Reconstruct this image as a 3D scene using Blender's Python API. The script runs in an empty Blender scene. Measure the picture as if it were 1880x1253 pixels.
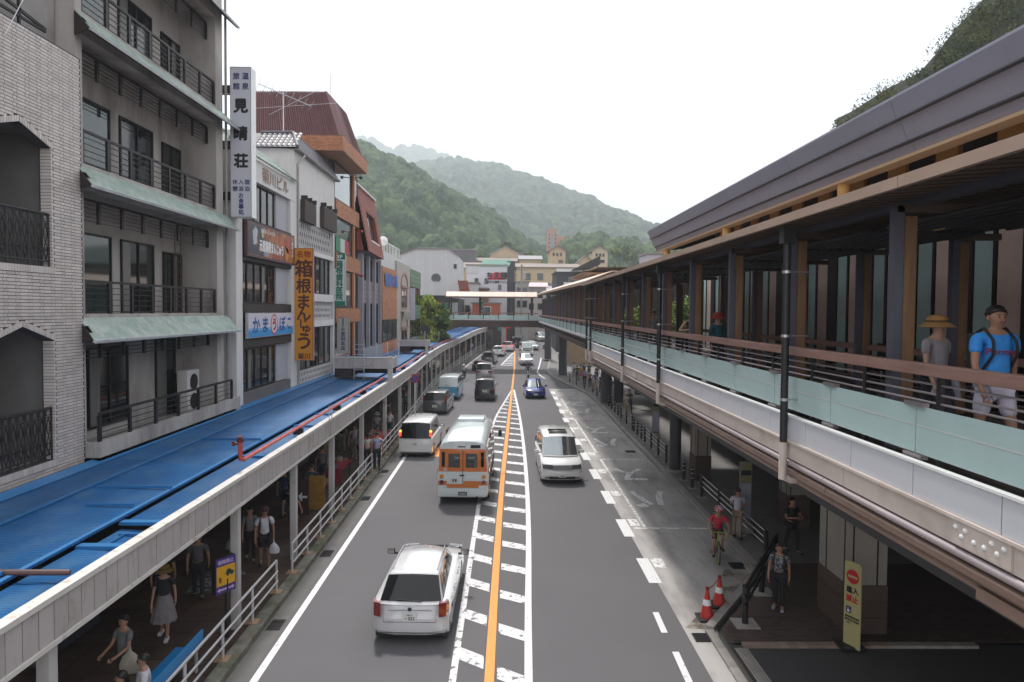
import bpy, bmesh, math, random
import numpy as np
from mathutils import Vector, Matrix, Euler
R = math.radians
rnd = random.Random(7)
scene = bpy.context.scene
col = scene.collection

# ------------------------------------------------------------------ camera
CAMH = 7.6
def set_camera():
    cd = bpy.data.cameras.new('camera'); co = bpy.data.objects.new('camera', cd); col.objects.link(co)
    p, roll, yaw = R(1.95), R(0.45), R(0.69)
    f = Vector((math.sin(yaw)*math.cos(p), math.cos(yaw)*math.cos(p), -math.sin(p)))
    r = Vector((math.cos(yaw), -math.sin(yaw), 0)); u = r.cross(f)
    r2 = r*math.cos(roll)+u*math.sin(roll); u2 = u*math.cos(roll)-r*math.sin(roll)
    m = Matrix((r2, u2, -f)).transposed().to_4x4(); m.translation = (0, 0, CAMH)
    co.matrix_world = m
    cd.sensor_width = 36; cd.sensor_fit = 'HORIZONTAL'; cd.lens = 24.0
    cd.shift_y = -13.8/1880; cd.clip_start = .1; cd.clip_end = 9000
    scene.camera = co
set_camera()

# ------------------------------------------------------------------ sky, sun, exposure
SUN_EL, SUN_AZ = R(60), R(-14)      # azimuth measured from +Y towards +X
world = bpy.data.worlds.new('World'); scene.world = world; world.use_nodes = True
def set_world():
    nt = world.node_tree; N = nt.nodes; L = nt.links; N.clear()
    out = N.new('ShaderNodeOutputWorld'); bg = N.new('ShaderNodeBackground'); bg.inputs['Strength'].default_value = .1
    sky = N.new('ShaderNodeTexSky'); sky.sky_type = 'NISHITA'; sky.sun_disc = False
    sky.sun_elevation = SUN_EL; sky.sun_rotation = SUN_AZ; sky.air_density = 1.2; sky.dust_density = 3
    tc = N.new('ShaderNodeTexCoord'); mp = N.new('ShaderNodeMapping'); mp.inputs['Scale'].default_value = (1, 1, 2.6)
    n1 = N.new('ShaderNodeTexNoise'); n1.inputs['Scale'].default_value = 2.3; n1.inputs['Detail'].default_value = 7; n1.inputs['Roughness'].default_value = .55
    cr = N.new('ShaderNodeValToRGB'); cr.color_ramp.elements[0].position = .34; cr.color_ramp.elements[1].position = .52
    cr.color_ramp.elements[0].color = (.22, .22, .22, 1); cr.color_ramp.elements[1].color = (1, 1, 1, 1)
    mx = N.new('ShaderNodeMixRGB'); mx.inputs['Color2'].default_value = (7.9, 7.9, 8.05, 1)
    L.new(tc.outputs['Generated'], mp.inputs['Vector']); L.new(mp.outputs['Vector'], n1.inputs['Vector'])
    L.new(n1.outputs['Fac'], cr.inputs['Fac']); L.new(cr.outputs['Color'], mx.inputs['Fac'])
    L.new(sky.outputs['Color'], mx.inputs['Color1']); L.new(mx.outputs['Color'], bg.inputs['Color'])
    L.new(bg.outputs['Background'], out.inputs['Surface'])
set_world()
sd = bpy.data.lights.new('sun', 'SUN'); so = bpy.data.objects.new('sun', sd); col.objects.link(so)
sd.energy = 2.8; sd.angle = R(7); sd.color = (1, .96, .9)
sdir = Vector((math.sin(SUN_AZ)*math.cos(SUN_EL), math.cos(SUN_AZ)*math.cos(SUN_EL), math.sin(SUN_EL)))
so.rotation_euler = sdir.to_track_quat('Z', 'Y').to_euler(); so.location = (0, 0, 60)
vs = scene.view_settings
scene.display_settings.display_device = 'sRGB'
vs.view_transform = 'Standard'; vs.look = 'None'; vs.exposure = 0.8; vs.gamma = 1; vs.use_curve_mapping = False
scene.render.engine = 'CYCLES'
scene.cycles.max_bounces = 8; scene.cycles.diffuse_bounces = 3; scene.cycles.glossy_bounces = 3
scene.cycles.transmission_bounces = 5; scene.cycles.transparent_max_bounces = 8; scene.cycles.volume_bounces = 1
scene.cycles.use_denoising = True; scene.cycles.caustics_reflective = False; scene.cycles.caustics_refractive = False

# ------------------------------------------------------------------ materials
MATS = {}
def mat(name, c, rough=.6, metal=0., var=.12, vs_=1.5, bump=0., bs=30., isl=0., spec=.5, emit=None, es=0., c2=None, c2s=3., c2t=.5, c2w=.1, coat=0., alpha=None, trans=0., sx=(1, 1, 1)):
    if name in MATS: return MATS[name]
    m = bpy.data.materials.new(name); m.use_nodes = True; nt = m.node_tree; N = nt.nodes; L = nt.links
    b = N['Principled BSDF']
    b.inputs['Roughness'].default_value = rough; b.inputs['Metallic'].default_value = metal
    b.inputs['Specular IOR Level'].default_value = spec; b.inputs['Coat Weight'].default_value = coat
    b.inputs['Transmission Weight'].default_value = trans
    if alpha is not None: b.inputs['Alpha'].default_value = alpha
    b.inputs['Base Color'].default_value = (*c, 1)
    if emit: b.inputs['Emission Color'].default_value = (*emit, 1); b.inputs['Emission Strength'].default_value = es
    tc = N.new('ShaderNodeTexCoord'); mp = N.new('ShaderNodeMapping'); mp.inputs['Scale'].default_value = sx
    g = N.new('ShaderNodeNewGeometry')
    L.new(g.outputs['Position'], mp.inputs['Vector']); V = mp.outputs['Vector']
    cur = None
    def rgb(v): n = N.new('ShaderNodeRGB'); n.outputs[0].default_value = (*v, 1); return n.outputs[0]
    cur = rgb(c)
    if c2 is not None:
        n = N.new('ShaderNodeTexNoise'); n.inputs['Scale'].default_value = c2s; n.inputs['Detail'].default_value = 6; n.inputs['Roughness'].default_value = .62
        L.new(V, n.inputs['Vector'])
        r = N.new('ShaderNodeMapRange'); r.inputs['From Min'].default_value = c2t-c2w; r.inputs['From Max'].default_value = c2t+c2w
        L.new(n.outputs['Fac'], r.inputs['Value'])
        x = N.new('ShaderNodeMixRGB'); L.new(r.outputs['Result'], x.inputs['Fac']); L.new(cur, x.inputs['Color1']); x.inputs['Color2'].default_value = (*c2, 1); cur = x.outputs['Color']
    if var:
        n = N.new('ShaderNodeTexNoise'); n.inputs['Scale'].default_value = vs_; n.inputs['Detail'].default_value = 5; n.inputs['Roughness'].default_value = .6
        L.new(V, n.inputs['Vector'])
        r = N.new('ShaderNodeMapRange'); r.inputs['From Min'].default_value = .25; r.inputs['From Max'].default_value = .75
        r.inputs['To Min'].default_value = 1-var; r.inputs['To Max'].default_value = 1+var
        L.new(n.outputs['Fac'], r.inputs['Value'])
        h = N.new('ShaderNodeVectorMath'); h.operation = 'SCALE'; L.new(cur, h.inputs[0]); L.new(r.outputs['Result'], h.inputs['Scale']); cur = h.outputs[0]
    if isl:
        oi = N.new('ShaderNodeObjectInfo'); ad = N.new('ShaderNodeMath'); ad.operation = 'ADD'
        L.new(g.outputs['Random Per Island'], ad.inputs[0]); L.new(oi.outputs['Random'], ad.inputs[1])
        fr = N.new('ShaderNodeMath'); fr.operation = 'FRACT'; L.new(ad.outputs[0], fr.inputs[0])
        r = N.new('ShaderNodeMapRange'); r.inputs['To Min'].default_value = 1-isl; r.inputs['To Max'].default_value = 1+isl
        L.new(fr.outputs[0], r.inputs['Value'])
        h = N.new('ShaderNodeVectorMath'); h.operation = 'SCALE'; L.new(cur, h.inputs[0]); L.new(r.outputs['Result'], h.inputs['Scale']); cur = h.outputs[0]
    L.new(cur, b.inputs['Base Color'])
    if bump:
        n = N.new('ShaderNodeTexNoise'); n.inputs['Scale'].default_value = bs; n.inputs['Detail'].default_value = 4; L.new(V, n.inputs['Vector'])
        bp = N.new('ShaderNodeBump'); bp.inputs['Strength'].default_value = bump; bp.inputs['Distance'].default_value = .02
        L.new(n.outputs['Fac'], bp.inputs['Height']); L.new(bp.outputs['Normal'], b.inputs['Normal'])
    MATS[name] = m
    return m
def wave_bump(m, axis, scale, dist=.02, strength=.6):
    nt = m.node_tree; N = nt.nodes; L = nt.links; b = N['Principled BSDF']
    g = N.new('ShaderNodeNewGeometry'); w = N.new('ShaderNodeTexWave'); w.bands_direction = axis; w.inputs['Scale'].default_value = scale
    L.new(g.outputs['Position'], w.inputs['Vector'])
    bp = N.new('ShaderNodeBump'); bp.inputs['Strength'].default_value = strength; bp.inputs['Distance'].default_value = dist
    L.new(w.outputs['Fac'], bp.inputs['Height']); L.new(bp.outputs['Normal'], b.inputs['Normal'])
    return m

M = dict(
 asphalt=mat('asphalt', (.118, .114, .122), .93, var=.13, vs_=38, bump=.4, bs=90, c2=(.132, .127, .135), c2s=.3, c2t=.52, c2w=.2),
 bay=mat('bay_concrete', (.42, .4, .39), .88, var=.14, vs_=.8, bump=.2, bs=60, c2=(.24, .225, .22), c2s=.9, c2t=.58, c2w=.12, sx=(1.2, .35, 1)),
 gutter=mat('gutter_concrete', (.13, .125, .12), .9, var=.15, vs_=2, bump=.2, bs=60),
 paint=mat('road_paint', (.72, .72, .73), .7, var=.05, c2=(.16, .155, .155), c2s=7, c2t=.66, c2w=.04),
 worn=mat('worn_road_paint', (.68, .68, .69), .7, var=.05, c2=(.13, .125, .125), c2s=5, c2t=.58, c2w=.04),
 faint=mat('faint_road_paint', (.8, .79, .78), .8, var=.08, c2=(.2, .19, .18), c2s=6, c2t=.56, c2w=.08),
 orange_paint=mat('orange_road_paint', (.8, .32, .075), .7, var=.07, c2=(.2, .11, .07), c2s=8, c2t=.68, c2w=.04),
 kerb=mat('kerb_concrete', (.19, .18, .155), .9, var=.2, vs_=3, bump=.3, bs=40, c2=(.09, .095, .055), c2s=2.5, c2t=.52, c2w=.12, isl=.08),
 kerb_pale=mat('pale_kerb', (.3, .28, .26), .85, var=.15, vs_=3, bump=.2, isl=.08),
 walk_l=mat('brown_paving', (.06, .034, .025), .7, var=.2, vs_=2, isl=.16, c2=(.085, .06, .045), c2s=.6, c2t=.55, c2w=.1),  # paving tone halved so the colour carries the arcade shade
 walk_r=mat('dark_brick_paving', (.07, .048, .042), .8, var=.15, vs_=3, isl=.2),  # brick tone lowered to put the shade under the deck into it
 walk_g=mat('grey_paving', (.17, .165, .16), .85, var=.15, vs_=2, isl=.05),
 earth=mat('ground_earth', (.12, .115, .1), .95, var=.2, vs_=.1),
 white_tile=mat('glazed_brick_tile', (.54, .485, .46), .28, var=.06, vs_=2, isl=.13),
 mortar=mat('dark_mortar', (.05, .045, .047), .9),
 conc=mat('weathered_concrete', (.42, .39, .37), .85, var=.12, vs_=1.2, bump=.15, bs=25, c2=(.25, .225, .21), c2s=1.1, c2t=.57, c2w=.1, sx=(1, 1, .3)),
 conc_d=mat('grey_plaster', (.3, .285, .275), .88, var=.14, vs_=1.3, bump=.12, bs=20, c2=(.19, .175, .165), c2s=.9, c2t=.57, c2w=.14, sx=(1, 1, .4)),
 plaster=mat('white_plaster', (.64, .625, .62), .8, var=.05, vs_=1.3, bump=.08, bs=20, c2=(.5, .48, .46), c2s=1.3, c2t=.64, c2w=.1, sx=(1, 1, .3)),
 copper=mat('verdigris_copper', (.26, .36, .31), .5, .15, var=.16, vs_=4, isl=.07, c2=(.42, .46, .43), c2s=3, c2t=.53, c2w=.14),
 copper_tip=mat('pale_metal_drip_edge', (.52, .54, .55), .4, .3, var=.2, vs_=4),
 dark_metal=mat('dark_bronze_metal', (.028, .024, .026), .45, .5, var=.1),
 dark_wall=mat('dark_brown_wall', (.035, .026, .024), .7, var=.2),
 glass_dark=mat('dark_window_glass', (.012, .014, .015), .06, 0, var=0, spec=.8),
 glass_sky=mat('reflecting_window_glass', (.3, .33, .34), .05, .85, var=.05, vs_=.4),
 curtain=mat('window_curtain', (.3, .29, .27), .9, var=.2, vs_=6, sx=(1, 8, .3)),
 blue_roof=mat('blue_metal_roof', (.014, .11, .3), .3, .15, var=.22, vs_=1.1, isl=.12, c2=(.05, .145, .3), c2s=1.9, c2t=.55, c2w=.1, sx=(1, .6, 1)),
 blue_flash=mat('blue_flashing', (.03, .17, .4), .35, .15, var=.1),
 fascia=mat('cream_fascia_metal', (.44, .405, .4), .55, .1, var=.1, vs_=2, isl=.05, c2=(.3, .26, .22), c2s=3.5, c2t=.63, c2w=.08, sx=(1, 1, .3)),
 cap=mat('white_cap', (.6, .575, .55), .5, var=.1, vs_=2, c2=(.36, .31, .25), c2s=4, c2t=.62, c2w=.08),
 post_w=mat('white_steel_post', (.46, .445, .44), .5, var=.1, c2=(.27, .21, .16), c2s=4, c2t=.67, c2w=.06),
 rail_w=mat('galvanised_rail', (.56, .55, .56), .4, .35, var=.08),
 red_pipe=mat('red_pipe', (.42, .045, .035), .4, var=.15, c2=(.5, .13, .09), c2s=5, c2t=.55, c2w=.1),
 orange_brick=mat('orange_brick_tile', (.44, .185, .09), .55, var=.08, vs_=4, isl=.2),
 orange_brick_d=mat('brown_brick_tile', (.16, .07, .035), .6, var=.15, isl=.25),
 mortar_o=mat('orange_mortar', (.2, .1, .06), .9),
 mansard=mat('purple_brown_sheet', (.165, .075, .08), .5, .1, var=.12, vs_=1.5, isl=.1),
 kawara=mat('grey_roof_tile', (.1, .095, .115), .5, var=.15, isl=.2),
 red_shingle=mat('red_brown_shingle', (.25, .058, .035), .6, var=.15, vs_=3, isl=.16),
 slate=mat('blue_grey_column', (.2, .2, .235), .6, var=.1),
 stucco=mat('tan_stucco', (.42, .38, .34), .85, var=.12, vs_=2, bump=.1),
 pink_trim=mat('pink_stone_trim', (.35, .2, .185), .7, var=.1),
 green_panel=mat('green_panel', (.13, .21, .125), .55, var=.08, isl=.1),
 teal_glass=mat('frosted_teal_glass', (.41, .54, .53), .22, 0, var=.07, vs_=.8, spec=.6, isl=.04),
 teal_dark=mat('wall_teal_glass', (.52, .7, .7), .25, .05, var=.1, vs_=1.2, isl=.08),  # paler tone puts the reflected sky into the glass colour
 white_panel=mat('pale_blue_white_panel', (.56, .57, .61), .42, .05, var=.03, isl=.02),
 beige=mat('pale_beige_band', (.6, .52, .475), .6, var=.07, c2=(.5, .42, .37), c2s=2, c2t=.6, c2w=.1),
 copper_tube=mat('copper_brown_tube', (.3, .2, .16), .35, .35, var=.15, vs_=2),
 dark_tube=mat('dark_brown_tube', (.07, .045, .04), .5, .2, var=.15),
 wood=mat('warm_wood', (.2, .11, .055), .6, var=.28, vs_=5, sx=(3, 3, .25), bump=.1),
 wood_rail=mat('reddish_weathered_wood', (.24, .135, .11), .7, var=.25, vs_=4, sx=(3, .4, 3), bump=.15),
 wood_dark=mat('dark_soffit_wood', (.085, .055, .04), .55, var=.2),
 steel_post=mat('blue_grey_steel', (.085, .085, .115), .45, .3, var=.1),
 clip=mat('glass_clip_metal', (.3, .27, .28), .35, .6, var=.1),
 roof_pink=mat('walkway_roof_metal', (.56, .43, .365), .5, .15, var=.08, isl=.05),
 edge_brown=mat('walkway_roof_edge', (.36, .255, .2), .5, .1, var=.1),
 big_roof=mat('grey_fascia_metal', (.25, .265, .34), .5, .25, var=.08, vs_=.6, c2=(.5, .5, .5), c2s=3.2, c2t=.76, c2w=.015),
 cream=mat('cream_soffit', (.5, .37, .24), .6, var=.05),
 ochre=mat('ochre_lit_panel_and_pipe', (.66, .38, .13), .55, var=.1, isl=.12),  # on the wall panels this ochre stands for reflected light; gutter pipes share it
 metal_pink=mat('brushed_copper_panel', (.86, .66, .58), .35, .1, var=.08, isl=.1),  # colour raised in place of the sky this metal would reflect
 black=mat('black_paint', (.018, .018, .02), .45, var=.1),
 col_dark=mat('dark_grey_column', (.05, .05, .06), .5, var=.1),
 col_cream=mat('cream_stone_column', (.33, .3, .265), .6, var=.08),  # cream darkened for the shade below the walkway
 col_base=mat('brown_stone_base', (.09, .06, .05), .6, var=.2, isl=.12),  # stone tone darkened too, standing in for shade below the walkway
 tyre=mat('tyre_rubber', (.012, .012, .013), .8, var=0),
 rim=mat('alloy_rim', (.4, .4, .42), .3, .8, var=0),
 silver=mat('silver_plate', (.5, .5, .5), .3, .7, var=.05),
 chrome=mat('chrome', (.7, .7, .72), .12, 1, var=0),
 car_glass=mat('tinted_car_glass', (.006, .007, .009), .03, 0, var=0, spec=.45),
 car_glass2=mat('clear_car_glass', (.07, .075, .075), .04, .25, var=0, spec=1),
 red_lamp=mat('red_lamp_lens', (.2, .004, .006), .12, var=0, coat=1),
 red_lit=mat('lit_brake_lamp', (.6, .02, .01), .2, var=0, emit=(1, .06, .02), es=1.2),
 amber=mat('amber_lamp_lens', (.6, .2, .02), .15, var=0, coat=1),
 amber_lit=mat('lit_indicator_lamp', (.8, .3, .03), .2, var=0, emit=(1, .45, .05), es=1.5),
 head_lamp=mat('headlamp_lens', (.2, .2, .21), .06, .5, var=0, coat=1),
 plastic=mat('black_trim_plastic', (.02, .02, .021), .55, var=0),
 plate=mat('number_plate_white', (.7, .7, .68), .5, var=0),
 skin=mat('skin', (.42, .235, .16), .55, var=.04),
 hair=mat('black_hair', (.013, .011, .01), .5, var=0),
 trunk=mat('tree_bark', (.07, .05, .035), .9, var=.2),
 white=mat('white_paint_surface', (.75, .75, .75), .5, var=.04),
 cream_wall=mat('cream_hotel_wall', (.5, .38, .24), .8, var=.07),
 cream_roof=mat('brown_grey_roof', (.22, .18, .16), .8, var=.12),
 grey_roof=mat('grey_sheet_roof', (.25, .24, .26), .7, var=.12),
 white_wall=mat('white_ribbed_wall', (.6, .6, .61), .6, var=.04, c2=(.52, .51, .52), c2s=1.2, c2t=.55, c2w=.2, sx=(3, 3, .1)),
 pink_wall=mat('pink_hotel_wall', (.45, .22, .15), .8, var=.06),
 mint=mat('mint_roof', (.33, .55, .45), .6, var=.05),
 concrete_base=mat('pale_concrete_block', (.33, .31, .29), .85, var=.12, bump=.2),
)
wave_bump(M['blue_roof'], 'Y', 4.2, .03, .8)
wave_bump(M['teal_glass'], 'Y', 9, .003, .25)
def C(name, c, rough=.7, **k):                       # cloth or simple colour
    k.setdefault('var', .16); k.setdefault('vs_', 8); k.setdefault('bump', 1.0); k.setdefault('bs', 13)
    return mat(name, c, rough, **k)
def leafmat(name, c, v=.35, c2=None):
    if name in MATS: return MATS[name]
    m = mat(name, c, .7, spec=.15, var=v, vs_=.9, isl=.35, c2=c2, c2s=.25, c2t=.52, c2w=.12)
    return m

# ------------------------------------------------------------------ mesh building
def abs_loc(o):
    v = Vector((0, 0, 0))
    while o: v += o.location; o = o.parent
    return v
def tag(o, label=None, cat=None, group=None, kind=None):
    if label: o['label'] = label
    if cat: o['category'] = cat
    if group: o['group'] = group
    if kind: o['kind'] = kind
    return o
def thing(name, label, cat, loc=(0, 0, 0), rz=0., group=None):
    o = bpy.data.objects.new(name, None); col.objects.link(o); o.empty_display_size = .2
    o.location = loc; o.rotation_euler = (0, 0, rz)
    return tag(o, label, cat, group)
class MB:
    def __init__(s): s.v = []; s.f = []; s.m = []
    def add(s, vs, fs, m=0):
        n = len(s.v); s.v += [tuple(p) for p in vs]; s.f += [[i+n for i in f] for f in fs]; s.m += [m]*len(fs); return s
    def box(s, x0, x1, y0, y1, z0, z1, m=0):
        return s.add([(x0,y0,z0),(x1,y0,z0),(x1,y1,z0),(x0,y1,z0),(x0,y0,z1),(x1,y0,z1),(x1,y1,z1),(x0,y1,z1)],
                     [(0,3,2,1),(4,5,6,7),(0,1,5,4),(1,2,6,5),(2,3,7,6),(3,0,4,7)], m)
    def ob(s, c, sz, rot=None, m=0):
        a, b, d = sz[0]/2, sz[1]/2, sz[2]/2; c = Vector(c)
        if rot is None: rot = Matrix.Identity(3)
        elif isinstance(rot, (int, float)): rot = Matrix.Rotation(rot, 3, 'Z')
        P = [c+rot@Vector((x*a, y*b, z*d)) for z in (-1, 1) for x, y in ((-1,-1),(1,-1),(1,1),(-1,1))]
        return s.add(P, [(0,3,2,1),(4,5,6,7),(0,1,5,4),(1,2,6,5),(2,3,7,6),(3,0,4,7)], m)
    def beam(s, p, q, w, h, m=0):
        p, q = Vector(p), Vector(q); d = (q-p); L = d.length; d.normalize()
        r = d.cross(Vector((0, 0, 1)))
        if r.length < 1e-4: r = Vector((1, 0, 0))
        r.normalize(); u = r.cross(d)
        return s.ob((p+q)/2, (w, L, h), Matrix((r, d, u)).transposed(), m)
    def tube(s, pts, r, n=8, m=0, caps=True):
        pts = [Vector(p) for p in pts]; rs = r if isinstance(r, (list, tuple)) else [r]*len(pts)
        vs = []; base = None
        for i, p in enumerate(pts):
            d = (pts[min(i+1, len(pts)-1)]-pts[max(i-1, 0)]).normalized()
            if base is None: base = d.orthogonal().normalized()
            a = (base-d*base.dot(d)).normalized(); base = a; b = d.cross(a)
            for k in range(n):
                t = 2*math.pi*k/n; vs.append(p+(a*math.cos(t)+b*math.sin(t))*rs[i])
        fs = [(i*n+k, i*n+(k+1) % n, (i+1)*n+(k+1) % n, (i+1)*n+k) for i in range(len(pts)-1) for k in range(n)]
        if caps: fs += [tuple(range(n-1, -1, -1)), tuple((len(pts)-1)*n+k for k in range(n))]
        return s.add(vs, fs, m)
    def cyl(s, x, y, z0, z1, r, n=16, m=0, r2=None): return s.tube([(x, y, z0), (x, y, z1)], [r, r if r2 is None else r2], n, m)
    def quad(s, a, b, c, d, m=0): return s.add([a, b, c, d], [(0, 1, 2, 3)], m)
    def poly(s, pts, m=0): return s.add(pts, [tuple(range(len(pts)))], m)
    def extr(s, pts, vec, m=0):
        pts = [Vector(p) for p in pts]; n = len(pts); vec = Vector(vec)
        return s.add(pts+[p+vec for p in pts], [tuple(range(n-1, -1, -1)), tuple(range(n, 2*n))]+[(i, (i+1) % n, (i+1) % n+n, i+n) for i in range(n)], m)
    def slab(s, quadpts, t, m=0):            # thin plate on 4 points, thickness along normal
        a, b, c, d = [Vector(p) for p in quadpts]; nrm = (b-a).cross(c-a).normalized()*t
        return s.extr([a, b, c, d], nrm, m)
    def loft(s, rings, m=0, closed=True, caps=True):
        n = len(rings[0]); vs = [p for r in rings for p in r]; fs = []
        for i in range(len(rings)-1):
            for k in range(n if closed else n-1):
                fs.append((i*n+k, i*n+(k+1) % n, (i+1)*n+(k+1) % n, (i+1)*n+k))
        if caps and closed: fs += [tuple(range(n-1, -1, -1)), tuple((len(rings)-1)*n+k for k in range(n))]
        return s.add(vs, fs, m)
    def sphere(s, c, r, m=0, nu=12, nv=8, z0=-1., z1=1.):
        r = r if isinstance(r, (tuple, list)) else (r, r, r); rings = []
        for j in range(nv+1):
            t = z0+(z1-z0)*j/nv; t = math.sin(t*math.pi/2); q = math.sqrt(max(0, 1-t*t))+1e-3
            rings.append([(c[0]+r[0]*q*math.cos(2*math.pi*k/nu), c[1]+r[1]*q*math.sin(2*math.pi*k/nu), c[2]+r[2]*t) for k in range(nu)])
        return s.loft(rings, m)
    def data(s, name, mats, off=(0, 0, 0), smooth=False):
        me = bpy.data.meshes.new(name); o = Vector(off)
        me.from_pydata([tuple(Vector(v)-o) for v in s.v], [], s.f)
        for m in (mats if isinstance(mats, (list, tuple)) else [mats]): me.materials.append(m)
        if any(s.m): me.polygons.foreach_set('material_index', s.m)
        if smooth: me.polygons.foreach_set('use_smooth', [True]*len(me.polygons))
        me.update(); return me
    def build(s, name, mats, parent=None, label=None, cat=None, group=None, kind=None, smooth=False, bevel=0, at=None):
        off = abs_loc(parent) if parent else Vector(at or (0, 0, 0))
        me = s.data(name, mats, off, smooth)
        if bevel:
            bm = bmesh.new(); bm.from_mesh(me); bmesh.ops.remove_doubles(bm, verts=bm.verts, dist=1e-5)
            es = [e for e in bm.edges if len(e.link_faces) == 2 and e.calc_face_angle(0) > .5]
            bmesh.ops.bevel(bm, geom=es, offset=bevel, segments=3, affect='EDGES', clamp_overlap=True, profile=.6)
            for f in bm.faces: f.smooth = True
            bm.to_mesh(me); bm.free()
            me.set_sharp_from_angle(angle=R(50))
        elif smooth:
            me.set_sharp_from_angle(angle=R(40))
        o = bpy.data.objects.new(name, me); col.objects.link(o)
        if parent: o.parent = parent
        else: o.location = at or (0, 0, 0)
        return tag(o, label, cat, group, kind)
def link(me, name, parent, loc=(0, 0, 0), rot=None, label=None):
    o = bpy.data.objects.new(name, me); col.objects.link(o); o.parent = parent; o.location = Vector(loc)-(abs_loc(parent) if parent else Vector((0,0,0)))
    if rot: o.rotation_euler = rot
    if label: o['label'] = label
    return o
def copy_tree(o, parent=None):
    c = o.copy(); col.objects.link(c); c.parent = parent
    for ch in list(o.children): copy_tree(ch, c)
    return c

# lettering as flat raised shapes
_work = bpy.data.scenes.new('work')            # small side scene: evaluating there is quick; removed at the end
def eval_mesh(o):
    _work.collection.objects.link(o); vl = _work.view_layers[0]; vl.update()
    me = bpy.data.meshes.new_from_object(o.evaluated_get(vl.depsgraph)); return me
def text_mb(s, size, bold=0., res=3):
    cu = bpy.data.curves.new('lettering', 'FONT'); cu.body = s; cu.size = size; cu.align_x = 'CENTER'; cu.align_y = 'CENTER'
    cu.resolution_u = res; cu.fill_mode = 'FRONT'
    o = bpy.data.objects.new('lettering', cu); me = eval_mesh(o)
    vs = [v.co.copy() for v in me.vertices]; fs = [tuple(p.vertices) for p in me.polygons]
    bpy.data.objects.remove(o); bpy.data.curves.remove(cu); bpy.data.meshes.remove(me)
    return vs, fs
def letters(mb, s, size, origin, ux, uy, bold=.01, m=0, vertical=False, step=1.05, sx=1., sy=1., center=True):
    """put text s on a plane: origin = centre, ux/uy = unit vectors right/up"""
    O, ux, uy = Vector(origin), Vector(ux), Vector(uy); nz = ux.cross(uy); b = bold*size
    sh = [(0, 0)]+([(b, 0), (-b, 0), (0, b), (0, -b)] if bold > .012 else [])
    if vertical:
        n = len(s)
        for i, ch in enumerate(s):
            vs, fs = text_mb(ch, size, bold)
            if not vs: continue
            cx = (min(v.x for v in vs)+max(v.x for v in vs))/2; cy = (min(v.y for v in vs)+max(v.y for v in vs))/2
            d = ((n-1)/2-i)*step*size*sy
            for q, (du, dv) in enumerate(sh): mb.add([O+nz*(q*.0006)+ux*((v.x-cx)*sx+du)+uy*((v.y-cy)*sy+d+dv) for v in vs], fs, m)
    else:
        vs, fs = text_mb(s, size, bold)
        if vs:
            cx = (min(v.x for v in vs)+max(v.x for v in vs))/2; cy = (min(v.y for v in vs)+max(v.y for v in vs))/2
            for q, (du, dv) in enumerate(sh): mb.add([O+nz*(q*.0006)+ux*((v.x-cx)*sx+du)+uy*((v.y-cy)*sy+dv) for v in vs], fs, m)
    return mb
def lerp_path(path, y):
    for (x0, y0), (x1, y1) in zip(path, path[1:]):
        if y <= y1: return x0+(x1-x0)*(y-y0)/(y1-y0)
    (x0, y0), (x1, y1) = path[-2:]
    return x0+(x1-x0)*(y-y0)/(y1-y0)
def smooth_path(path, y):                # lerp blurred a little
    return sum(lerp_path(path, max(path[0][1], y+d)) for d in (-4, -2, 0, 2, 4))/5
def zg(y):
    if y < 85: return 0.
    if y < 110: t = (y-85)/25; return t*t*(3-2*t)*1.0
    if y < 150: return 1.0+(y-110)*.025
    return 2.0+(y-150)*.06
ORANGE = [(-.3, 0), (-.26, 13.7), (-.06, 28.6), (.45, 50), (1.18, 79), (1.55, 95), (1.75, 110), (2.6, 130), (4.5, 150), (8, 180)]
KERBL = [(-5.6, 0), (-5.63, 18), (-5.72, 30), (-5.85, 46), (-6.25, 60), (-6.35, 75), (-5.9, 88), (-4.3, 101), (-2.2, 117), (0, 132), (3, 150), (7, 180)]
FASC = [(-6, 0), (-6.0, 16), (-6.1, 30), (-6.2, 46), (-6.6, 60), (-6.65, 75), (-6.2, 88), (-4.5, 101), (-1.95, 118)]
KERBR = [(5.03, 0), (5.03, 15.9), (7.4, 19.3), (7.5, 30), (7.55, 42), (7.75, 55), (7.6, 62), (6.5, 70), (5.9, 75), (5.5, 78.5), (5.3, 84), (6.0, 92), (7.0, 104), (8.2, 118), (10, 140), (14, 180)]
# ================================================================== ground and road
def strip(name, fl, fr, ys, dz, m, kind='structure', parent=None, label=None):
    mb = MB(); vs = []
    for y in ys: vs += [(fl(y), y, zg(y)+dz), (fr(y), y, zg(y)+dz)]
    mb.add(vs, [(2*i, 2*i+1, 2*i+3, 2*i+2) for i in range(len(ys)-1)])
    return mb.build(name, m, parent, kind=kind if not parent else None, label=label)
def ys_(a, b, st): 
    n = max(1, int(math.ceil((b-a)/st))); return [a+(b-a)*i/n for i in range(n+1)]
kl = lambda y: smooth_path(KERBL, y)
kr = lambda y: lerp_path(KERBR, y)
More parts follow.
